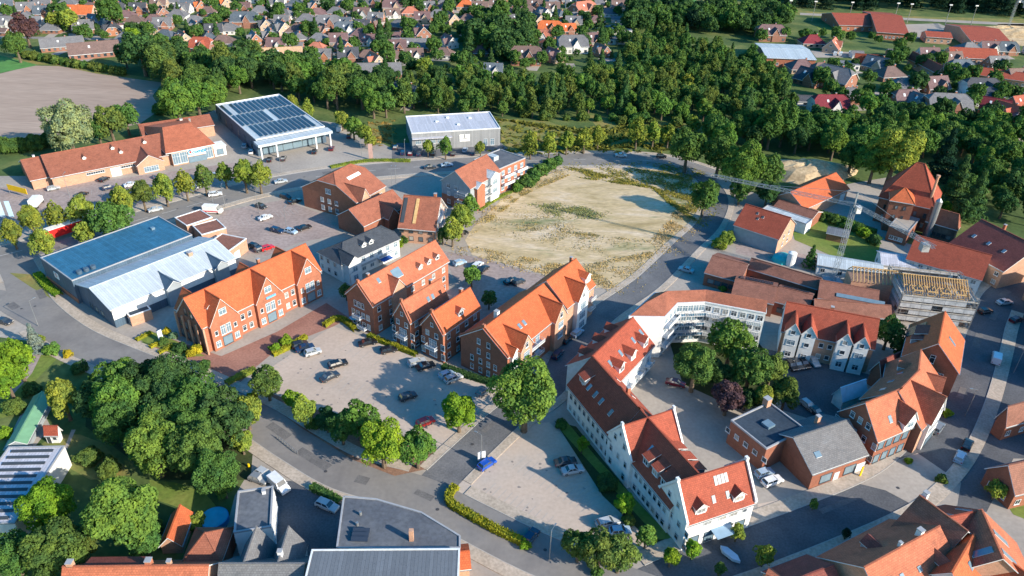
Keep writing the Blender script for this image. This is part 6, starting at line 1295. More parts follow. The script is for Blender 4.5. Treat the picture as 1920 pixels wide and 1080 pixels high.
def fill(poly, sp, rr_, mix, place, group, seed=1, per=10, keep=1.0, avoid=0, off=0):
    """trees scattered over a ground polygon, spacing sp metres"""
    r = random.Random(seed); Pw = [W(*p) for p in poly]; Pp = [(p.x, p.y) for p in Pw]
    x0, x1 = min(p[0] for p in Pp), max(p[0] for p in Pp); y0, y1 = min(p[1] for p in Pp), max(p[1] for p in Pp); out = []
    nx = int((x1-x0)/sp)+1; ny = int((y1-y0)/sp)+1
    for j in range(ny):
        for i in range(nx):
            x = x0+(i+0.5*(j % 2)+r.uniform(-0.32, 0.32))*sp; y = y0+(j+r.uniform(-0.32, 0.32))*sp
            if r.random() > keep or not inpoly(x, y, Pp): continue
            px, py = PX((x, y, 0))
            if px < -60 or px > 1980 or py < -40: continue
            if avoid and any(abs(px-a) < avoid*1.3 and -avoid*0.55 < (py-b) < avoid*1.0 for a, b in TAKEN): continue
            k = r.random(); acc = 0
            for (wt, shp, cl) in mix:
                acc += wt
                if k <= acc: break
            out.append((x, y, r.uniform(*rr_), shp, cl))
    out.sort(key=lambda t: t[1]); return out, place, group, per
FILLS = []
FILLS.append(fill([(195, 745), (320, 728), (395, 770), (455, 825), (462, 905), (425, 945), (345, 935), (290, 890), (215, 865), (185, 800)], 6.8, (3.9, 5.4), [(0.34, RO, 'dark'), (0.54, RO, 'mid'), (0.12, RO, 'green')], 'in the dark grove by the curve', 'grove by the curving road', 4))
FILLS.append(fill([(1340, 300), (1480, 290), (1640, 315), (1700, 300), (1780, 300), (1930, 360), (1930, 262), (1800, 238), (1600, 238), (1420, 245), (1330, 262)], 8.4, (3.6, 5.4), [(0.36, RO, 'mid'), (0.20, RO, 'dark'), (0.28, RO, 'green'), (0.16, TA, 'mid')], 'in the right-hand wood', 'wood right of the vacant lot', 5))
FILLS.append(fill([(330, 215), (420, 188), (500, 172), (600, 205), (650, 220), (760, 235), (760, 190), (690, 160), (560, 135), (480, 122), (400, 125), (330, 90), (255, 110), (300, 150)], 9.0, (3.6, 5.8), [(0.34, RO, 'mid'), (0.34, RO, 'dark'), (0.2, RO, 'green'), (0.12, TA, 'olive')], 'in the belt behind the market', 'tree belt behind the solar market', 6))
FILLS.append(fill([(760, 212), (960, 225), (1130, 222), (1300, 238), (1440, 240), (1480, 215), (1470, 150), (1400, 120), (1330, 95), (1240, 70), (1180, 85), (1160, 130), (1090, 150), (1000, 170), (900, 150), (760, 160)], 7.4, (2.6, 4.0), [(0.26, TA, 'olive'), (0.16, TA, 'mid'), (0.10, CO, 'dark'), (0.24, RO, 'mid'), (0.12, RO, 'green'), (0.05, RO, 'lime'), (0.07, RO, 'dark')], 'in the central wood', 'wood beyond the grey store', 7))
FILLS.append(fill([(945, 212), (1130, 216), (1300, 226), (1300, 258), (1150, 252), (1130, 232), (1060, 226), (965, 224)], 6.5, (1.6, 3.6), [(0.5, SH, 'olive'), (0.3, SH, 'mid'), (0.2, RO, 'green')], 'in the scrub above the avenue', 'scrub above the avenue', 20, keep=0.9))
FILLS.append(fill([(1790, 345), (1940, 345), (1940, 450), (1870, 410), (1800, 385)], 8.5, (3.2, 5.0), [(0.5, RO, 'mid'), (0.5, RO, 'dark')], 'behind the maroon-roofed large house', 'trees behind the maroon roof', 21))
FILLS.append(fill([(860, 112), (985, 130), (985, 60), (940, 40), (870, 66)], 10.5, (4.5, 7.0), [(0.6, RO, 'dark'), (0.4, RO, 'mid')], 'in the clump amid the estate', 'clump amid the far estate', 8, avoid=8))
FILLS.append(fill([(1160, 66), (1240, 60), (1300, 62), (1400, 72), (1480, 60), (1470, 30), (1380, 30), (1270, 28), (1190, 30)], 9.5, (4.2, 6.8), [(0.45, RO, 'dark'), (0.45, RO, 'mid'), (0.1, RO, 'deep')], 'by the far meadow', 'trees by the far meadow', 9))
FILLS.append(fill([(-40, 62), (400, 100), (560, 120), (760, 160), (900, 150), (1160, 110), (1190, 60), (1190, -10), (-40, -10)], 10.0, (1.2, 4.4), [(0.30, RO, 'mid'), (0.20, RO, 'dark'), (0.2, RO, 'green'), (0.2, RO, 'lime'), (0.1, CO, 'dark')], 'among the far houses', 'garden trees in the far estate', 10, avoid=7, keep=0.75))
FILLS.append(fill([(1480, 130), (1700, 110), (1920, 150), (1950, 290), (1800, 236), (1600, 222), (1480, 215)], 10.5, (1.8, 4.8), [(0.4, RO, 'mid'), (0.3, RO, 'dark'), (0.2, RO, 'green'), (0.1, RO, 'lime')], 'in the upper right gardens', 'garden trees at the upper right', 12, avoid=14, keep=0.8))
FILLS.append(fill([(1400, 60), (1560, 70), (1720, 82), (1700, 98), (1530, 80), (1420, 84)], 10.0, (2.2, 4.6), [(0.6, RO, 'mid'), (0.4, RO, 'green')], 'below the school roofs', 'trees below the school', 13, avoid=9, keep=0.8))
FILLS.append(fill([(1380, 4), (1480, 14), (1620, 20), (1920, 32), (1960, 34), (1960, -38), (1380, -38)], 15.0, (5.0, 7.0), [(0.75, CO, 'deep'), (0.25, TA, 'deep')], 'in the far dark forest', 'far dark forest', 14))
cnt = {}; over = []
seq = [(t, i) for i, F_ in enumerate(FILLS) for t in F_[0]]; seq.sort(key=lambda q: math.hypot(q[0][0], q[0][1]))
used = {}
for o in bpy.data.objects:
    n_ = o.name.split('.')[0]
    if n_ in TN.values(): used[n_] = used.get(n_, 0)+1
got = [[] for _ in FILLS]
for (t, i) in seq:
    x, y, R_, shp, cl = t; k = TN[shp]
    if used.get(k, 0) >= 295: over.append(t); continue
    used[k] = used.get(k, 0)+1; got[i].append(plant(Vector((x, y, 0)), R_, shp, cl, y < 420))
for i, F_ in enumerate(FILLS): label_trees(got[i], F_[1], F_[2], 'tree', F_[3])
if over:
    bycol = {}
    for t in over: bycol.setdefault(t[4] if t[4] in ('dark', 'deep') else 'mid', []).append(t)
    for cl, ts in bycol.items():
        VV = []
        for (x, y, R_, shp, c_) in ts:
            V = crown(shp, 'S', tr.randrange(3))[1]; a = tr.random()*6.28; ca, sa = math.cos(a), math.sin(a)
            VV.append(np.stack([(V[:, 0]*ca-V[:, 1]*sa)*R_+x, (V[:, 0]*sa+V[:, 1]*ca)*R_+y, V[:, 2]*R_+R_*(ASP[shp]+0.3)], 1))
        V = np.concatenate(VV); me = bpy.data.meshes.new('woodland'); nq = len(V)//4
        me.vertices.add(len(V)); me.vertices.foreach_set('co', V.ravel()); me.loops.add(len(V)); me.loops.foreach_set('vertex_index', np.arange(len(V)))
        me.polygons.add(nq); me.polygons.foreach_set('loop_start', np.arange(nq)*4); me.materials.append(LEAF); me.update(); me.validate()
        o = bpy.data.objects.new('woodland', me); COL.objects.link(o); o.color = (*TC[cl], 1)
        tag(o, {'dark': 'distant dark green treetops among and behind the far houses', 'deep': 'nearly black far forest mass along the upper right edge', 'mid': 'distant mid-green treetops among the far houses'}[cl], 'trees', kind='stuff')
print('trees', NT[0], 'rest', len(over), used)
# ------------------------------------------------------------------ hedges
def hedge(pxs, w, hh, col, label):
    P = smooth([W(*q) for q in pxs], 6); r = np.random.RandomState(len(pxs)*7+int(pxs[0][0])); L = sum((P[i+1]-P[i]).length for i in range(len(P)-1))
    n = int(min(L*(w+2*hh)*14, 9000)); seg = np.array([(P[i+1]-P[i]).length for i in range(len(P)-1)]); pk = r.choice(len(seg), n, p=seg/seg.sum()); t = r.rand(n)
    A = np.array([p[:] for p in P]); c = A[pk]+(A[pk+1]-A[pk])*t[:, None]; d = A[pk+1]-A[pk]; d /= np.linalg.norm(d, axis=1)[:, None]; nn = np.stack([-d[:, 1], d[:, 0], 0*d[:, 0]], 1)
    u = r.uniform(-1, 1, n); top = r.rand(n) < 0.5; z = np.where(top, hh*(0.9+0.15*r.rand(n)), r.rand(n)*hh); u = np.where(top, u, np.sign(u))
    c = c+nn*(u*w/2*(0.9+0.2*r.rand(n)))[:, None]; c[:, 2] = z
    N = r.randn(n, 3)*0.5; N[:, 2] += np.where(top, 1, 0.2); N += nn*np.where(top, 0, u)[:, None]; N /= np.linalg.norm(N, axis=1)[:, None]
    a = np.cross(N, r.randn(n, 3)); a /= np.linalg.norm(a, axis=1)[:, None]; b = np.cross(N, a); s = 0.17
    V = np.stack([c-a*s, c-b*s, c+a*s, c+b*s], 1).reshape(-1, 3)
    m = MB(); ribbon(m, P, -w/2*0.85, w/2*0.85, 0, hh*0.88); V0 = np.array(m.v); me = bpy.data.meshes.new('hedge')
    me.from_pydata(V0.tolist()+V.tolist(), [], [list(f) for f in m.f]+(np.arange(len(V)).reshape(-1, 4)+len(V0)).tolist()); me.materials.append(LEAF); me.update()
    o = bpy.data.objects.new('hedge', me); COL.objects.link(o); o.color = (*TC[col], 1); tag(o, label, 'hedge', 'clipped hedges')
TC['hy'] = (0.25, 0.26, 0.03)
hedge([(608, 614), (630, 600), (645, 603), (668, 622)], 1.3, 1.2, 'hy', 'yellow-green clipped hedge round the top corner of the central car park')
hedge([(690, 632), (730, 648), (782, 668)], 1.2, 1.2, 'hy', 'yellow-green clipped hedge in front of the twin brick gables')
hedge([(512, 668), (545, 652), (575, 634)], 1.3, 1.2, 'hy', 'yellow-green clipped hedge at the left end of the central car park')
hedge([(855, 915), (843, 930), (846, 947), (880, 968), (930, 996), (985, 1022)], 1.6, 1.2, 'hy', 'long yellow-green hedge curving round the lower car park')
hedge([(830, 690), (880, 708), (925, 722)], 1.5, 1.2, 'dark', 'dark shaded hedge before the long brick house')
hedge([(425, 722), (450, 708), (480, 695)], 1.6, 1.0, 'lime', 'low hedge strip on the dark bed by the brick square')
hedge([(256, 640), (284, 625)], 1.0, 0.8, 'hy', 'short clipped hedge bar left of the brick office, uppermost of three')
hedge([(282, 654), (300, 644)], 1.0, 0.8, 'hy', 'short clipped hedge bar left of the brick office, middle of three')
hedge([(298, 664), (326, 650)], 1.0, 0.8, 'hy', 'short clipped hedge bar left of the brick office, lowest of three')
hedge([(585, 915), (612, 930), (640, 945)], 1.6, 1.2, 'mid', 'dark hedge in the shaded yard beside the flat grey roof')
hedge([(898, 395), (935, 372), (968, 356)], 1.4, 0.6, 'lime', 'low grassy hedge along the upper left edge of the vacant lot')
hedge([(1000, 72), (1040, 80), (1080, 76)], 2.0, 1.8, 'bright', 'bright green hedge curving below the orange-roofed far house')
hedge([(560, 84), (600, 86), (640, 80)], 2.0, 1.6, 'lime', 'yellow-green hedge along the far estate lane')
hedge([(1530, 404), (1580, 418), (1640, 442)], 2.0, 2.0, 'mid', 'long green hedge above the garden pavilion')
hedge([(620, 315), (690, 303), (770, 303)], 2.0, 0.8, 'lime', 'low shrub strip between market car park and avenue')
hedge([(70, 515), (92, 540), (112, 556)], 2.2, 0.9, 'bright', 'bright planting strip beside the blue hall end wall')
# ------------------------------------------------------------------ cars, built once and copied
def car_proto(kind):
    L, Wd, H, roofz = {'hatch': (4.1, 1.75, 1.48, 0), 'estate': (4.6, 1.82, 1.48, 0), 'saloon': (4.6, 1.8, 1.44, 0), 'van': (5.2, 1.95, 2.1, 0)}[kind]
    r = empty('car' if kind != 'van' else 'van', (0, 0, 0)); m = MB(); hw = Wd/2
    if kind == 'van': prof = [(-L/2, 0.35), (L/2, 0.35), (L/2, 0.85), (L/2-0.5, 1.15), (L/2-1.3, 1.3), (-L/2, 1.3)]; cab = [(-L/2+0.02, 1.3), (L/2-1.25, 1.3), (L/2-1.9, H), (-L/2+0.08, H)]
    elif kind == 'hatch': prof = [(-L/2, 0.32), (L/2, 0.32), (L/2, 0.62), (L/2-0.15, 0.78), (L/2-1.1, 0.92), (-L/2+0.05, 0.95)]; cab = [(-L/2+0.12, 0.94), (L/2-1.05, 0.92), (L/2-1.75, H), (-L/2+0.55, H)]
    elif kind == 'estate': prof = [(-L/2, 0.32), (L/2, 0.32), (L/2, 0.62), (L/2-0.15, 0.76), (L/2-1.25, 0.92), (-L/2+0.05, 0.95)]; cab = [(-L/2+0.15, 0.94), (L/2-1.2, 0.92), (L/2-1.95, H), (-L/2+0.5, H)]
    else: prof = [(-L/2, 0.32), (L/2, 0.32), (L/2, 0.62), (L/2-0.15, 0.76), (L/2-1.25, 0.92), (-L/2+0.85, 0.96), (-L/2+0.05, 0.88)]; cab = [(-L/2+0.8, 0.95), (L/2-1.2, 0.92), (L/2-1.95, H), (-L/2+1.45, H)]
    n = len(prof); ys = [(-hw, 0.0), (-hw+0.08, 0.06), (hw-0.08, 0.06), (hw, 0.0)]
    def P(i, k): x, z = prof[i]; y, up = ys[k]; s = 1 if k in (1, 2) else 0.975; return (x*s, y, z+(up if z > 0.6 else 0))
    for k in range(3):
        for i in range(n): j = (i+1) % n; m.poly([P(i, k), P(j, k), P(j, k+1), P(i, k+1)])
    m.poly([P(i, 0) for i in range(n)]); m.poly([P(i, 3) for i in range(n)][::-1])
    (a, za), (b, zb), (c, zc), (d, zd) = cab; ti = 0.17 if kind != 'van' else 0.08
    m.slab([(d, -hw+ti+0.03, zd+0.03), (c, -hw+ti+0.03, zc+0.03), (c, hw-ti-0.03, zc+0.03), (d, hw-ti-0.03, zd+0.03)], 0.07)
    if kind == 'van': m.box(a+0.02, a+2.9, -hw+0.02, hw-0.02, 1.3, H)
    for (x0, z0, x1, z1) in ((a, za, d, zd), (b, zb, c, zc), ((a+b)/2, za, (c+d)/2, zd)):
        for q in (-1, 1): m.bar((x0, q*(hw-0.06), z0), (x1, q*(hw-ti-0.02), z1), 0.1)
    b_ = m.build('body', CARP, r); bm = b_.modifiers.new('bevel', 'BEVEL'); bm.width = 0.05; bm.segments = 2; bm.limit_method = 'ANGLE'
    g = MB(); lo = hw-0.07; hi = hw-ti-0.03
    q = [(a+0.05, -lo, za), (b-0.03, -lo, zb), (b-0.03, lo, zb), (a+0.05, lo, za)]; t = [(d, -hi, zd), (c, -hi, zc), (c, hi, zc), (d, hi, zd)]
    for i in range(4): j = (i+1) % 4; g.poly([q[i], q[j], t[j], t[i]])
    g.build('windows', GLASS, r)
    for x in (-L/2+0.8, L/2-0.85):
        for q_ in (-1, 1):
            w = MB(); w.cyl((x, q_*(hw-0.2), 0.32), (x, q_*(hw+0.01), 0.32), 0.32, 0.32, 14, 0); w.cyl((x, q_*(hw-0.01), 0.32), (x, q_*(hw+0.03), 0.32), 0.19, 0.19, 8, 1); w.build('wheel', [TYRE, STEEL], r)
    for q_ in (-1, 1):
        w = MB(); w.box(L/2-0.1, L/2+0.01, q_*(hw-0.28)-0.17, q_*(hw-0.28)+0.17, 0.58, 0.72); w.build('headlight', LAMPG, r)
        w = MB(); w.box(-L/2-0.01, -L/2+0.08, q_*(hw-0.2)-0.13, q_*(hw-0.2)+0.13, 0.65, 0.85); w.build('tail_light', REDG, r)
        w = MB(); w.box(b-0.15, b, q_*(hw+0.02)-0.1, q_*(hw+0.02)+0.1, zb-0.02, zb+0.13); w.build('mirror', CARP, r)
    return r, [o for o in bpy.data.objects if o.parent == r]
CP = {k: car_proto(k) for k in ('hatch', 'estate', 'saloon', 'van')}
PC = {'black': (0.012, 0.013, 0.016), 'dark grey': (0.035, 0.04, 0.05), 'dark blue': (0.012, 0.03, 0.08), 'silver': (0.45, 0.48, 0.50), 'white': (0.78, 0.79, 0.80), 'blue': (0.01, 0.08, 0.45), 'red': (0.65, 0.012, 0.015), 'grey': (0.20, 0.22, 0.24), 'dark red': (0.12, 0.01, 0.02), 'pale blue': (0.35, 0.48, 0.60)}
usedcol = set()
def car(px, py, dx, dy, kind, col, label, group='parked cars'):
    r, ch = CP[kind]; p = W(px, py); q = W(px+dx, py+dy); e = r.copy(); COL.objects.link(e)
    e.location = (p.x, p.y, 0.07); e.rotation_euler = (0, 0, math.atan2(q.y-p.y, q.x-p.x)); tag(e, label, 'van' if kind == 'van' else 'car', group)
    for o in ch: c = link_copy(o, e); c.color = (*PC[col], 1)
G = 'cars on the central car park'; A_ = (36, -11)
car(563, 650, *A_, 'hatch', 'black', 'black car, rearmost of three side by side at the car park\'s left corner', G); car(572, 656, *A_, 'saloon', 'dark blue', 'dark blue saloon, middle of three at the car park\'s left corner', G); car(587, 664, *A_, 'hatch', 'silver', 'silver hatchback, front of three at the car park\'s left corner', G)
car(634, 686, 36, -11, 'estate', 'black', 'black estate alone left of the car park middle', G); car(619, 710, 34, -16, 'saloon', 'dark grey', 'dark slate saloon just below the black estate', G)
car(690, 646, 36, -8, 'saloon', 'black', 'black saloon by the hedge before the twin gables', G); car(729, 660, 36, -8, 'hatch', 'black', 'black hatchback at the hedge, right of the black saloon', G)
car(782, 683, 36, -11, 'estate', 'silver', 'silver-roofed car in the row before the twin gables', G); car(798, 690, 36, -11, 'saloon', 'black', 'black saloon tight beside the silver-roofed car', G)
car(838, 706, 34, -14, 'hatch', 'pale blue', 'pale blue hatchback in the tree shade, upper of a pair', G); car(850, 713, 34, -14, 'estate', 'silver', 'silver estate in the tree shade, lower of a pair', G)
car(908, 738, 30, -18, 'hatch', 'grey', 'grey hatchback in deep shade by the big tree', G); car(765, 747, 34, -12, 'hatch', 'dark grey', 'dark hatchback inside the tree shadow on the car park', G); car(798, 795, 34, -14, 'hatch', 'red', 'bright red hatchback at the car park edge', G)
G = 'cars on the lower car park'
car(913, 874, 30, -20, 'hatch', 'blue', 'vivid blue hatchback beside the white sign board', G); car(1060, 870, 38, -6, 'saloon', 'dark grey', 'dark grey saloon behind the silver one on the lower car park', G); car(1073, 885, 40, -8, 'saloon', 'silver', 'silver saloon at the right edge of the lower car park', G)
car(1139, 984, 38, -10, 'estate', 'silver', 'silver estate half under the olive trees', G); car(1162, 1000, 38, -4, 'hatch', 'pale blue', 'pale blue hatchback under the olive trees beside the estate', G); car(995, 1010, 20, -26, 'hatch', 'dark blue', 'dark blue hatchback in shade at the bottom of the lower car park', G)
G = 'cars on the bottom left yard'
car(497, 893, 26, 14, 'hatch', 'silver', 'silver hatchback by the flat-roofed house corner', G); car(486, 902, 30, 10, 'hatch', 'grey', 'grey hatchback behind the silver one by the flat-roofed house', G); car(524, 914, 20, 18, 'van', 'white', 'white van beside the flat-roofed house', G); car(614, 952, 34, 14, 'estate', 'silver', 'silver estate in the deep shade of the flat grey roof', G)
car(8, 606, 34, 6, 'saloon', 'dark grey', 'dark saloon at the left edge by the small pine')
G = 'cars on the avenue'
car(404, 367, 34, -5, 'estate', 'white', 'white car driving on the avenue above the red-striped van', G); car(292, 396, 34, -8, 'saloon', 'silver', 'silver saloon driving behind the blue hall', G); car(527, 343, 34, -6, 'saloon', 'silver', 'silver saloon on the avenue left of the tall inn', G); car(806, 316, 34, -3, 'saloon', 'dark grey', 'dark saloon on the avenue by the orange-roofed flats', G); car(1164, 294, 34, 2, 'saloon', 'silver', 'silver saloon on the avenue above the vacant lot', G); car(838, 312, 34, -3, 'saloon', 'pale blue', 'pale blue car on the avenue before the orange-roofed flats', G); car(1240, 296, 34, 3, 'hatch', 'black', 'black car in tree shade where the avenue bends', G)
G = 'cars before the supermarket'
for i, (x, y, c, k, lab) in enumerate(((101, 356, 'silver', 'hatch', 'silver hatchback nearest the supermarket left corner'), (196, 339, 'black', 'hatch', 'black hatchback close to the supermarket wall'), (246, 349, 'white', 'saloon', 'white saloon parked below the supermarket door'), (156, 368, 'black', 'hatch', 'black hatchback behind the avenue trees'), (178, 394, 'white', 'hatch', 'white hatchback between two avenue trees'), (366, 356, 'white', 'saloon', 'white saloon beside the avenue below the entrance'), (205, 355, 'dark blue', 'hatch', 'dark blue hatchback in a tree shadow before the supermarket'), (300, 333, 'grey', 'estate', 'grey estate before the supermarket porch'), (410, 330, 'silver', 'estate', 'silver estate under the last avenue trees'))): car(x, y, 26, -14 if i % 2 else -6, k, c, lab, G)
G = 'cars before the market'
for i, (x, y, c, k, lab) in enumerate(((506, 302, 'black', 'hatch', 'black hatchback nearest the market parking lamp'), (532, 300, 'dark grey', 'hatch', 'dark grey hatchback second in the market parking row'), (590, 287, 'black', 'hatch', 'black hatchback in the middle of the market parking'), (622, 281, 'dark red', 'hatch', 'dark red hatchback on the market parking'), (535, 273, 'white', 'estate', 'white car under the market canopy edge'), (472, 287, 'white', 'hatch', 'white hatchback at the left corner of the market hall'), (459, 276, 'silver', 'estate', 'silver estate left of the market hall wall'), (637, 245, 'white', 'van', 'white van right of the market hall'), (655, 258, 'dark red', 'hatch', 'dark red car in shade right of the market hall'))): car(x, y, 10, -22 if i % 2 else -30, k, c, lab, G)
G = 'cars on the brick-paved parking'
for i, (x, y, c, k, lab) in enumerate(((498, 411, 'white', 'saloon', 'white saloon on the brick-paved parking'), (536, 372, 'black', 'hatch', 'black hatchback at the top of the brick-paved parking'), (553, 380, 'black', 'saloon', 'black saloon next to the tall inn shadow'), (490, 390, 'dark grey', 'hatch', 'dark grey hatchback left of the brick-paved parking'), (571, 430, 'black', 'saloon', 'black saloon by the small planting island'), (546, 437, 'pale blue', 'hatch', 'pale blue hatchback behind the office roof'), (490, 470, 'dark grey', 'hatch', 'dark grey hatchback behind the office gable'), (478, 465, 'black', 'hatch', 'black hatchback behind the office gable'), (502, 468, 'red', 'hatch', 'red hatchback behind the office gable'), (520, 435, 'dark blue', 'estate', 'dark blue estate in the middle of the brick-paved parking'))): car(x, y, 30, 8 if i % 2 else -10, k, c, lab, G)
G = 'cars before the grey store'
for i, (x, y, c) in enumerate(((742, 279, 'dark grey'), (756, 289, 'dark blue'), (770, 290, 'dark red'), (786, 291, 'dark blue'), (812, 290, 'black'), (850, 291, 'black'), (872, 284, 'pale blue'), (887, 290, 'dark blue'))): car(x, y, 8, -20, 'hatch', c, '%s hatchback before the grey store, %s' % (c, ORD[i]), G)
G = 'cars among the brick houses'
for (x, y, dx, dy, k, c, lab) in ((862, 496, 30, -10, 'hatch', 'pale blue', 'pale blue hatchback right of the three-dormer house'), (895, 501, 20, -16, 'estate', 'white', 'white estate on the brick yard by the round tree'), (906, 508, 20, -16, 'saloon', 'black', 'black saloon beside the white estate on the brick yard'), (958, 530, 24, -10, 'saloon', 'black', 'black saloon in the dark part of the brick yard'), (972, 532, 24, -10, 'hatch', 'dark grey', 'dark grey hatchback in the dark part of the brick yard'), (866, 440, 26, -6, 'hatch', 'black', 'black hatchback under the trees at the lot corner'), (1082, 628, 24, -20, 'hatch', 'pale blue', 'pale blue hatchback on the dark street below the balconies'), (1062, 640, 24, -24, 'hatch', 'black', 'black hatchback on the dark street near the pale blue one'), (1286, 509, -30, -8, 'saloon', 'silver', 'silver saloon driving past the vacant lot'), (1098, 583, 26, -22, 'hatch', 'dark grey', 'dark grey hatchback at the corner brick house'), (1045, 668, 20, -24, 'hatch', 'dark blue', 'dark blue hatchback in the street by the big tree'), (1266, 722, 26, 6, 'saloon', 'dark red', 'dark red saloon in the courtyard shade')): car(x, y, dx, dy, k, c, lab, G)
G = 'cars in the dark yard'
for i, (x, y, c) in enumerate(((1483, 689, 'black'), (1494, 687, 'dark grey'), (1506, 685, 'black'), (1524, 682, 'silver'))): car(x, y, 20, 22, 'hatch', c, '%s hatchback below the white gables, %s of four' % (c, ORD[i]), G)
car(1514, 764, 20, 16, 'hatch', 'silver', 'silver hatchback behind the flat navy-roofed hall, left of two', G); car(1528, 775, 20, 16, 'saloon', 'dark grey', 'dark grey saloon behind the flat navy-roofed hall, right of two', G)
G = 'cars beside the white houses'
car(1432, 891, 30, -10, 'hatch', 'pale blue', 'pale blue hatchback between white corner house and workshop', G); car(1447, 906, 32, -12, 'estate', 'white', 'white estate between white corner house and workshop', G)
G = 'cars on the right-hand street'
for (x, y, dx, dy, k, c, lab) in ((1757, 806, 20, -28, 'estate', 'grey', 'grey estate parked before the timbered gable'), (1798, 861, 14, -30, 'hatch', 'pale blue', 'pale blue hatchback driving up the dark street'), (1812, 838, 14, -30, 'hatch', 'black', 'black hatchback ahead of the pale blue one'), (1866, 676, 4, -30, 'van', 'white', 'white van on the upper part of the dark street'), (1882, 570, 30, -4, 'saloon', 'silver', 'silver saloon at the sunny junction upper right'), (1904, 603, 30, -10, 'hatch', 'dark red', 'dark red hatchback near the right edge'), (1846, 587, 30, -6, 'hatch', 'black', 'black hatchback in the shaded junction'), (1340, 905, 30, 10, 'hatch', 'black', 'black hatchback behind the boxy dormers')): car(x, y, dx, dy, k, c, lab, G)
G = 'caravans at the warehouse'
for i, (x, y) in enumerate(((1565, 104), (1575, 104), (1594, 103), (1612, 103), (1602, 120))): car(x, y, 6, -20, 'van', 'white', 'white camper near the long warehouse, %s' % ORD[i], G)
for (r, ch) in CP.values():
    for o in ch: bpy.data.objects.remove(o)
    bpy.data.objects.remove(r)
# red articulated lorry and the red-striped rescue van
p = W(128, 441); q = W(158, 431); e = tag(empty('lorry', (p.x, p.y, 0.07), math.atan2(q.y-p.y, q.x-p.x)), 'red curtain-sided lorry trailer with white roof on the avenue', 'lorry')
m = MB(); m.box(-6.5, 6.5, -1.25, 1.25, 1.1, 3.8); o = m.build('trailer', TINT, e); o.color = (0.7, 0.012, 0.01, 1)
m = MB(); m.box(-6.55, 6.55, -1.28, 1.28, 3.8, 3.95); m.build('trailer_roof', WHITE, e); m = MB(); m.box(-6.4, 6.4, -0.5, 0.5, 0.8, 1.1); m.build('chassis', TRIMD, e)
m = MB(); m.box(-9.2, -7.2, -1.2, 1.2, 0.7, 3.2); o = m.build('cab', TINT, e); o.color = (0.45, 0.01, 0.03, 1)
m = MB(); m.box(-9.26, -9.2, -1.0, 1.0, 1.7, 2.8); m.build('windscreen', GLASS, e)
for x in (-8.3, -5.4, 3.2, 4.4, 5.6):
    for s_ in (-1, 1): m = MB(); m.cyl((x, s_*0.95, 0.5), (x, s_*1.2, 0.5), 0.5, 0.5, 12); m.build('wheel', TYRE, e)
p = W(400, 399); q = W(430, 401); e = tag(empty('rescue_van', (p.x, p.y, 0.07), math.atan2(q.y-p.y, q.x-p.x)), 'white rescue van with red side stripe beside the brown sheds', 'van')
m = MB(); m.prism([(-3, -1.1), (2.2, -1.1), (3.1, -0.95), (3.1, 0.95), (2.2, 1.1), (-3, 1.1)], 0.4, 1.4); m.box(-3, 1.8, -1.08, 1.08, 1.4, 2.7); m.build('body', WHITE, e)
m = MB(); m.slab([(1.8, -1.0, 2.5), (2.5, -0.9, 1.45), (2.5, 0.9, 1.45), (1.8, 1.0, 2.5)], 0.1); m.build('windscreen', GLASS, e)
m = MB(); m.box(-3.02, 2.2, -1.12, 1.12, 0.75, 1.1); o = m.build('stripe', TINT, e); o.color = (0.6, 0.01, 0.03, 1)
for x in (-2, 2):
    for s_ in (-1, 1): m = MB(); m.cyl((x, s_*0.9, 0.35), (x, s_*1.13, 0.35), 0.36, 0.36, 12); m.build('wheel', TYRE, e)
p = W(70, 386); e = tag(empty('delivery_truck', (p.x, p.y, 0.05), R(100)), 'white box truck parked behind the avenue trees', 'truck')
m = MB(); m.box(-3.0, 1.6, -1.15, 1.15, 0.8, 3.2); m.build('box_body', WHITE, e); m = MB(); m.box(1.7, 3.2, -1.05, 1.05, 0.5, 2.3); m.build('cab', WHITE, e); m = MB(); m.box(3.2, 3.26, -0.9, 0.9, 1.3, 2.1); m.build('windscreen', GLASS, e)
for x in (-2, 2.4):
    for s_ in (-1, 1): m = MB(); m.cyl((x, s_*0.85, 0.42), (x, s_*1.1, 0.42), 0.42, 0.42, 12); m.build('wheel', TYRE, e)
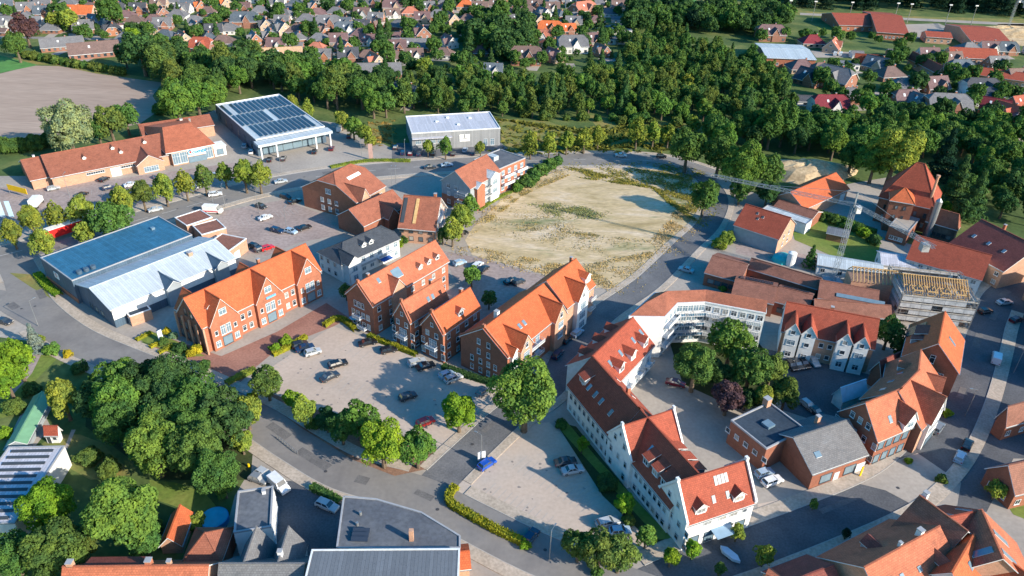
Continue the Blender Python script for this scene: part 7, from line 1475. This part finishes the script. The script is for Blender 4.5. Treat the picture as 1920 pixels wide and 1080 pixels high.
# ------------------------------------------------------------------ tower cranes
def lattice(m, a, b, w, n, wt=0.05):
    a = Vector(a); b = Vector(b); d = (b-a).normalized(); up = Vector((0, 0, 1)) if abs(d.z) < 0.9 else Vector((1, 0, 0)); u = d.cross(up).normalized()*w/2; v = u.cross(d).normalized()*w/2
    cs = [u+v, u-v, -u-v, -u+v]
    for c in cs: m.bar(a+c, b+c, wt*1.6)
    for i in range(n):
        p = a+(b-a)*i/n; q = a+(b-a)*(i+1)/n
        for k in range(4): m.bar(p+cs[k], q+cs[(k+1) % 4], wt); m.bar(p+cs[k], p+cs[(k+1) % 4], wt)
def crane(foot, hh, tip_px, back_px, label):
    b = W(*foot); top = Vector((b.x, b.y, hh)); t = W(*tip_px, hh+0.5); k = W(*back_px, hh+0.5); e = tag(empty('tower_crane', (b.x, b.y, 0)), label, 'crane')
    m = MB(); m.box(-2.4, 2.4, -2.4, 2.4, 0, 1.0); m.build('base', COPING, e)
    m = MB(); lattice(m, (0, 0, 1), (0, 0, hh), 1.15, int(hh/1.8)); m.build('mast', CRANEM, e)
    jt = Vector((t.x-b.x, t.y-b.y, hh+0.8)); jb = Vector((k.x-b.x, k.y-b.y, hh+0.8)); m = MB(); lattice(m, (0, 0, hh+0.8), jt, 0.8, int(jt.xy.length/1.8)); m.build('jib', CRANEM, e)
    m = MB(); lattice(m, (0, 0, hh+0.8), jb, 0.8, max(3, int(jb.xy.length/2.2))); m.build('counter_jib', CRANEM, e)
    m = MB(); pk = Vector((0, 0, hh+4.5)); m.bar((0, 0, hh), pk, 0.35); m.bar(pk, jt*0.66+Vector((0, 0, hh+0.8))*0.34, 0.07); m.bar(pk, jb, 0.07); m.build('tie_bars', CRANEM, e)
    d = jb.xy.normalized(); m = MB(); c = jb*0.9; m.box(c.x-0.9, c.x+0.9, c.y-0.9, c.y+0.9, hh-1.4, hh+0.6); m.build('counterweight', COPING, e)
    m = MB(); m.box(0.7, 2.0, -0.7, 0.7, hh-1.6, hh+0.3); m.build('cabin', TRIM, e)
crane((1560, 530), 24.0, (1322, 328), (1752, 466), 'grey tower crane with long jib over the works yard')
crane((1888, 58), 20.0, (1760, -8), (1925, 10), 'blue-grey tower crane at the far building site')
# ------------------------------------------------------------------ street furniture
m = MB(); m.cyl((0, 0, 0), (0, 0, 7.6), 0.09, 0.06, 8); LP1 = m.mesh('pole', [STEEL]); m = MB(); m.bar((0, 0, 7.6), (1.3, 0, 7.8), 0.07); m.box(1.0, 1.7, -0.14, 0.14, 7.74, 7.86); LP2 = m.mesh('lamp_head', [STEEL])
def lamp(px, py, rz, label):
    e = tag(empty('street_lamp', W(px, py), R(rz)), label, 'street lamp', 'street lamps')
    for n_, me in (('pole', LP1), ('lamp_head', LP2)): o = bpy.data.objects.new(n_, me); COL.objects.link(o); o.parent = e
for x, y, r_, lab in ((72, 612, 60, 'street lamp with curved arm at the left junction'), (422, 388, 100, 'street lamp on the avenue kerb above the brown sheds'), (402, 392, 100, 'street lamp beside the red-striped rescue van'), (130, 366, 90, 'street lamp before the supermarket wall'), (679, 300, 90, 'street lamp at the market car park exit'), (735, 352, 90, 'street lamp right of the tall inn'), (743, 352, 90, 'second pole beside the lamp right of the inn'), (538, 432, 80, 'street lamp on the planting island of the brick-paved parking'), (528, 325, 90, 'street lamp at the market parking corner'), (661, 560, 60, 'tall lamp between office and three-dormer house'), (903, 868, 150, 'lamp post at the lower car park exit'), (760, 300, 90, 'street lamp before the grey store entrance'), (1030, 1050, 60, 'lamp by the olive trees at the lower car park'), (1810, 780, 180, 'street lamp beside the grey estate on the dark street'), (1900, 700, 180, 'street lamp near the right edge'), (486, 400, 80, 'street lamp at the left of the brick-paved parking')): lamp(x, y, r_, lab)
for i, (x, lab) in enumerate(((1476, 'leftmost'), (1522, 'second'), (1590, 'third'), (1675, 'fourth'), (1700, 'fifth'), (1772, 'sixth'), (1820, 'seventh'))):
    e = tag(empty('floodlight_mast', W(x, 38+i*1.6), 0), 'thin floodlight mast before the far forest, %s from the left' % lab if i else 'thin floodlight mast before the far forest, leftmost', 'mast', 'floodlight masts'); m = MB(); m.cyl((0, 0, 0), (0, 0, 13), 0.22, 0.14, 6); m.build('pole', STEEL, e); m = MB(); m.box(-1, 1, -0.2, 0.2, 12.6, 13.3); m.build('lamp_head', TRIM, e)
def board(px, py, rz, w, hh, z0, col, label, name='sign_board', cat='sign'):
    e = tag(empty(name, W(px, py), R(rz)), label, cat)
    m = MB(); m.box(-w/2, w/2, -0.08, 0.08, z0, z0+hh); o = m.build('panel', TINT, e); o.color = (*col, 1)
    for u in (-w/2+0.15, w/2-0.15): m = MB(); m.cyl((u, 0, 0), (u, 0, z0+hh), 0.07, 0.07, 6); m.build('post', STEEL, e)
board(36, 367, -22, 9, 2.0, 1.4, (0.85, 0.5, 0.0), 'long yellow banner board left of the supermarket')
board(8, 412, 10, 1.4, 5.5, 1.0, (0.5, 0.65, 0.75), 'tall pale flag banner at the left edge, left of two', 'banner', 'banner'); board(24, 412, 10, 1.4, 5.5, 1.0, (0.45, 0.62, 0.75), 'tall pale flag banner at the left edge, right of two', 'banner', 'banner')
board(903, 866, 20, 1.6, 2.2, 0.6, (0.75, 0.77, 0.78), 'white sign board beside the vivid blue car'); board(303, 640, 60, 1.2, 3.0, 0.3, (0.6, 0.68, 0.75), 'slim white totem sign by the brick office')
board(696, 300, 0, 1.6, 6.0, 0.5, (0.55, 0.35, 0.3), 'tall pinkish advertising pylon at the avenue'); board(1612, 893, 30, 0.5, 2.6, 0.1, (0.85, 0.5, 0.0), 'yellow upright banner at the brown gable corner', 'banner', 'banner')
# market umbrellas, tarpaulin and small things by the street
def umbrella(px, py, r_, col, label):
    e = tag(empty('parasol', W(px, py), 0.3), label, 'parasol'); m = MB(); n = 8; top = (0, 0, 3.0)
    for i in range(n):
        a0, a1 = 2*math.pi*i/n, 2*math.pi*(i+1)/n; m.slab([(0, 0, 3.0), (r_*math.cos(a0), r_*math.sin(a0), 2.3), (r_*math.cos(a1), r_*math.sin(a1), 2.3)], 0.04)
    o = m.build('canopy', TINT, e); o.color = (*col, 1); m = MB(); m.cyl((0, 0, 0), (0, 0, 3.0), 0.05, 0.05, 6); m.build('pole', STEEL, e)
umbrella(1704, 818, 2.0, (0.01, 0.12, 0.6), 'blue parasol before the shop at the timbered gable'); umbrella(1690, 826, 1.6, (0.75, 0.75, 0.7), 'white parasol left of the blue one')
umbrella(1668, 840, 1.6, (0.6, 0.55, 0.45), 'beige parasol at the left end of the shop front'); umbrella(667, 608, 1.5, (0.1, 0.4, 0.55), 'turquoise parasol by the hedge before the three-dormer house')
h = simple('marquee', 'pale blue pointed marquee in the dark yard', 'marquee', FR((1578, 727), (1622, 712), 5.4, (1600, 742), 3.2), 2.8, 5.4, WHITE, mat_plain('marquee_cloth', (0.45, 0.6, 0.72), 0.7), wn=0, over=0.2)
p = W(1466, 488); e = tag(empty('tarpaulin_heap', p, 0.2), 'turquoise tarpaulin over a heap beside the white tank', 'tarpaulin'); m = MB(); m.tri_fan_dome((0, 0, 0), 3.2, 2.4, 9); o = m.build('tarpaulin', TINT, e); o.color = (0.02, 0.45, 0.45, 1)
p = W(1481, 497); m = MB(); m.cyl((0, 0, 0), (0, 0, 4.2), 1.3, 1.3, 16); m.cyl((0, 0, 4.2), (0, 0, 4.5), 1.3, 0.6, 16); o = m.build('tank', WHITE); o.location = p; tag(o, 'upright white tank between tarpaulin and brown workshop roofs', 'tank')
def mound(px, py, rx, ry, hh, mat, name, label):
    r = random.Random(px); m = MB(); n = 18; k = 6; c = W(px, py); P = {}
    for j in range(k+1):
        for i in range(n):
            a = 2*math.pi*i/n; q = 1-j/k; w = 1+0.22*math.sin(3*a+px)+0.1*r.random(); z = hh*(1-q*q)*(0.85+0.3*r.random()) if j else 0.0
            P[j, i] = (c.x+rx*q*w*math.cos(a), c.y+ry*q*w*math.sin(a), z)
    for j in range(k):
        for i in range(n): i2 = (i+1) % n; m.poly([P[j, i], P[j, i2], P[j+1, i2], P[j+1, i]])
    tag(m.build(name, mat), label, name.replace('_', ' '))
mound(1508, 325, 19, 10, 5.0, SANDM, 'sand_heap', 'big heap of tan sand behind the bright orange barn'); mound(1890, 62, 26, 14, 4.0, SANDM, 'earth_heap', 'long tan earth heap at the far building site')
p = W(1367, 1044); e = tag(empty('trailer_boat', p, R(-50)), 'pale blue covered boat-shaped trailer on the lower street', 'trailer'); e.scale = (0.7, 0.7, 0.7); m = MB(); m.prism([(-3, 0), (-1.6, -1.0), (1.6, -1.0), (3.2, 0), (1.6, 1.0), (-1.6, 1.0)], 0.6, 1.5); o = m.build('hull', TINT, e); o.color = (0.45, 0.6, 0.75, 1)  # pale thing of unknown kind, its trailer shape guessed
m = MB(); m.bar((0, -0.9, 0.5), (0, 0.9, 0.5), 0.1)
for s_ in (-1, 1): m.cyl((0, s_*0.8, 0.35), (0, s_*1.0, 0.35), 0.34, 0.34, 10)
m.build('axle', TYRE, e)
m = MB()
for i in range(9): m.box(-0.04+i*0.9, 0.04+i*0.9, -0.04, 0.04, 0, 1.0)
m.box(0, 7.2, -0.03, 0.03, 0.95, 1.0); m.box(0, 7.2, -0.03, 0.03, 0.5, 0.55); o = m.build('railing', STEEL); o.location = W(520, 822); o.rotation_euler = (0, 0, R(-40)); tag(o, 'low steel railing at the edge of the planting bed', 'railing')
m = MB(); m.cyl((0, 0, 0), (0, 0, 0.9), 0.25, 0.2, 8); o = m.build('litter_bin', TINT); o.location = W(467, 876); o.color = (0.8, 0.55, 0.0, 1); tag(o, 'small yellow box on the pavement beside the grove', 'box')
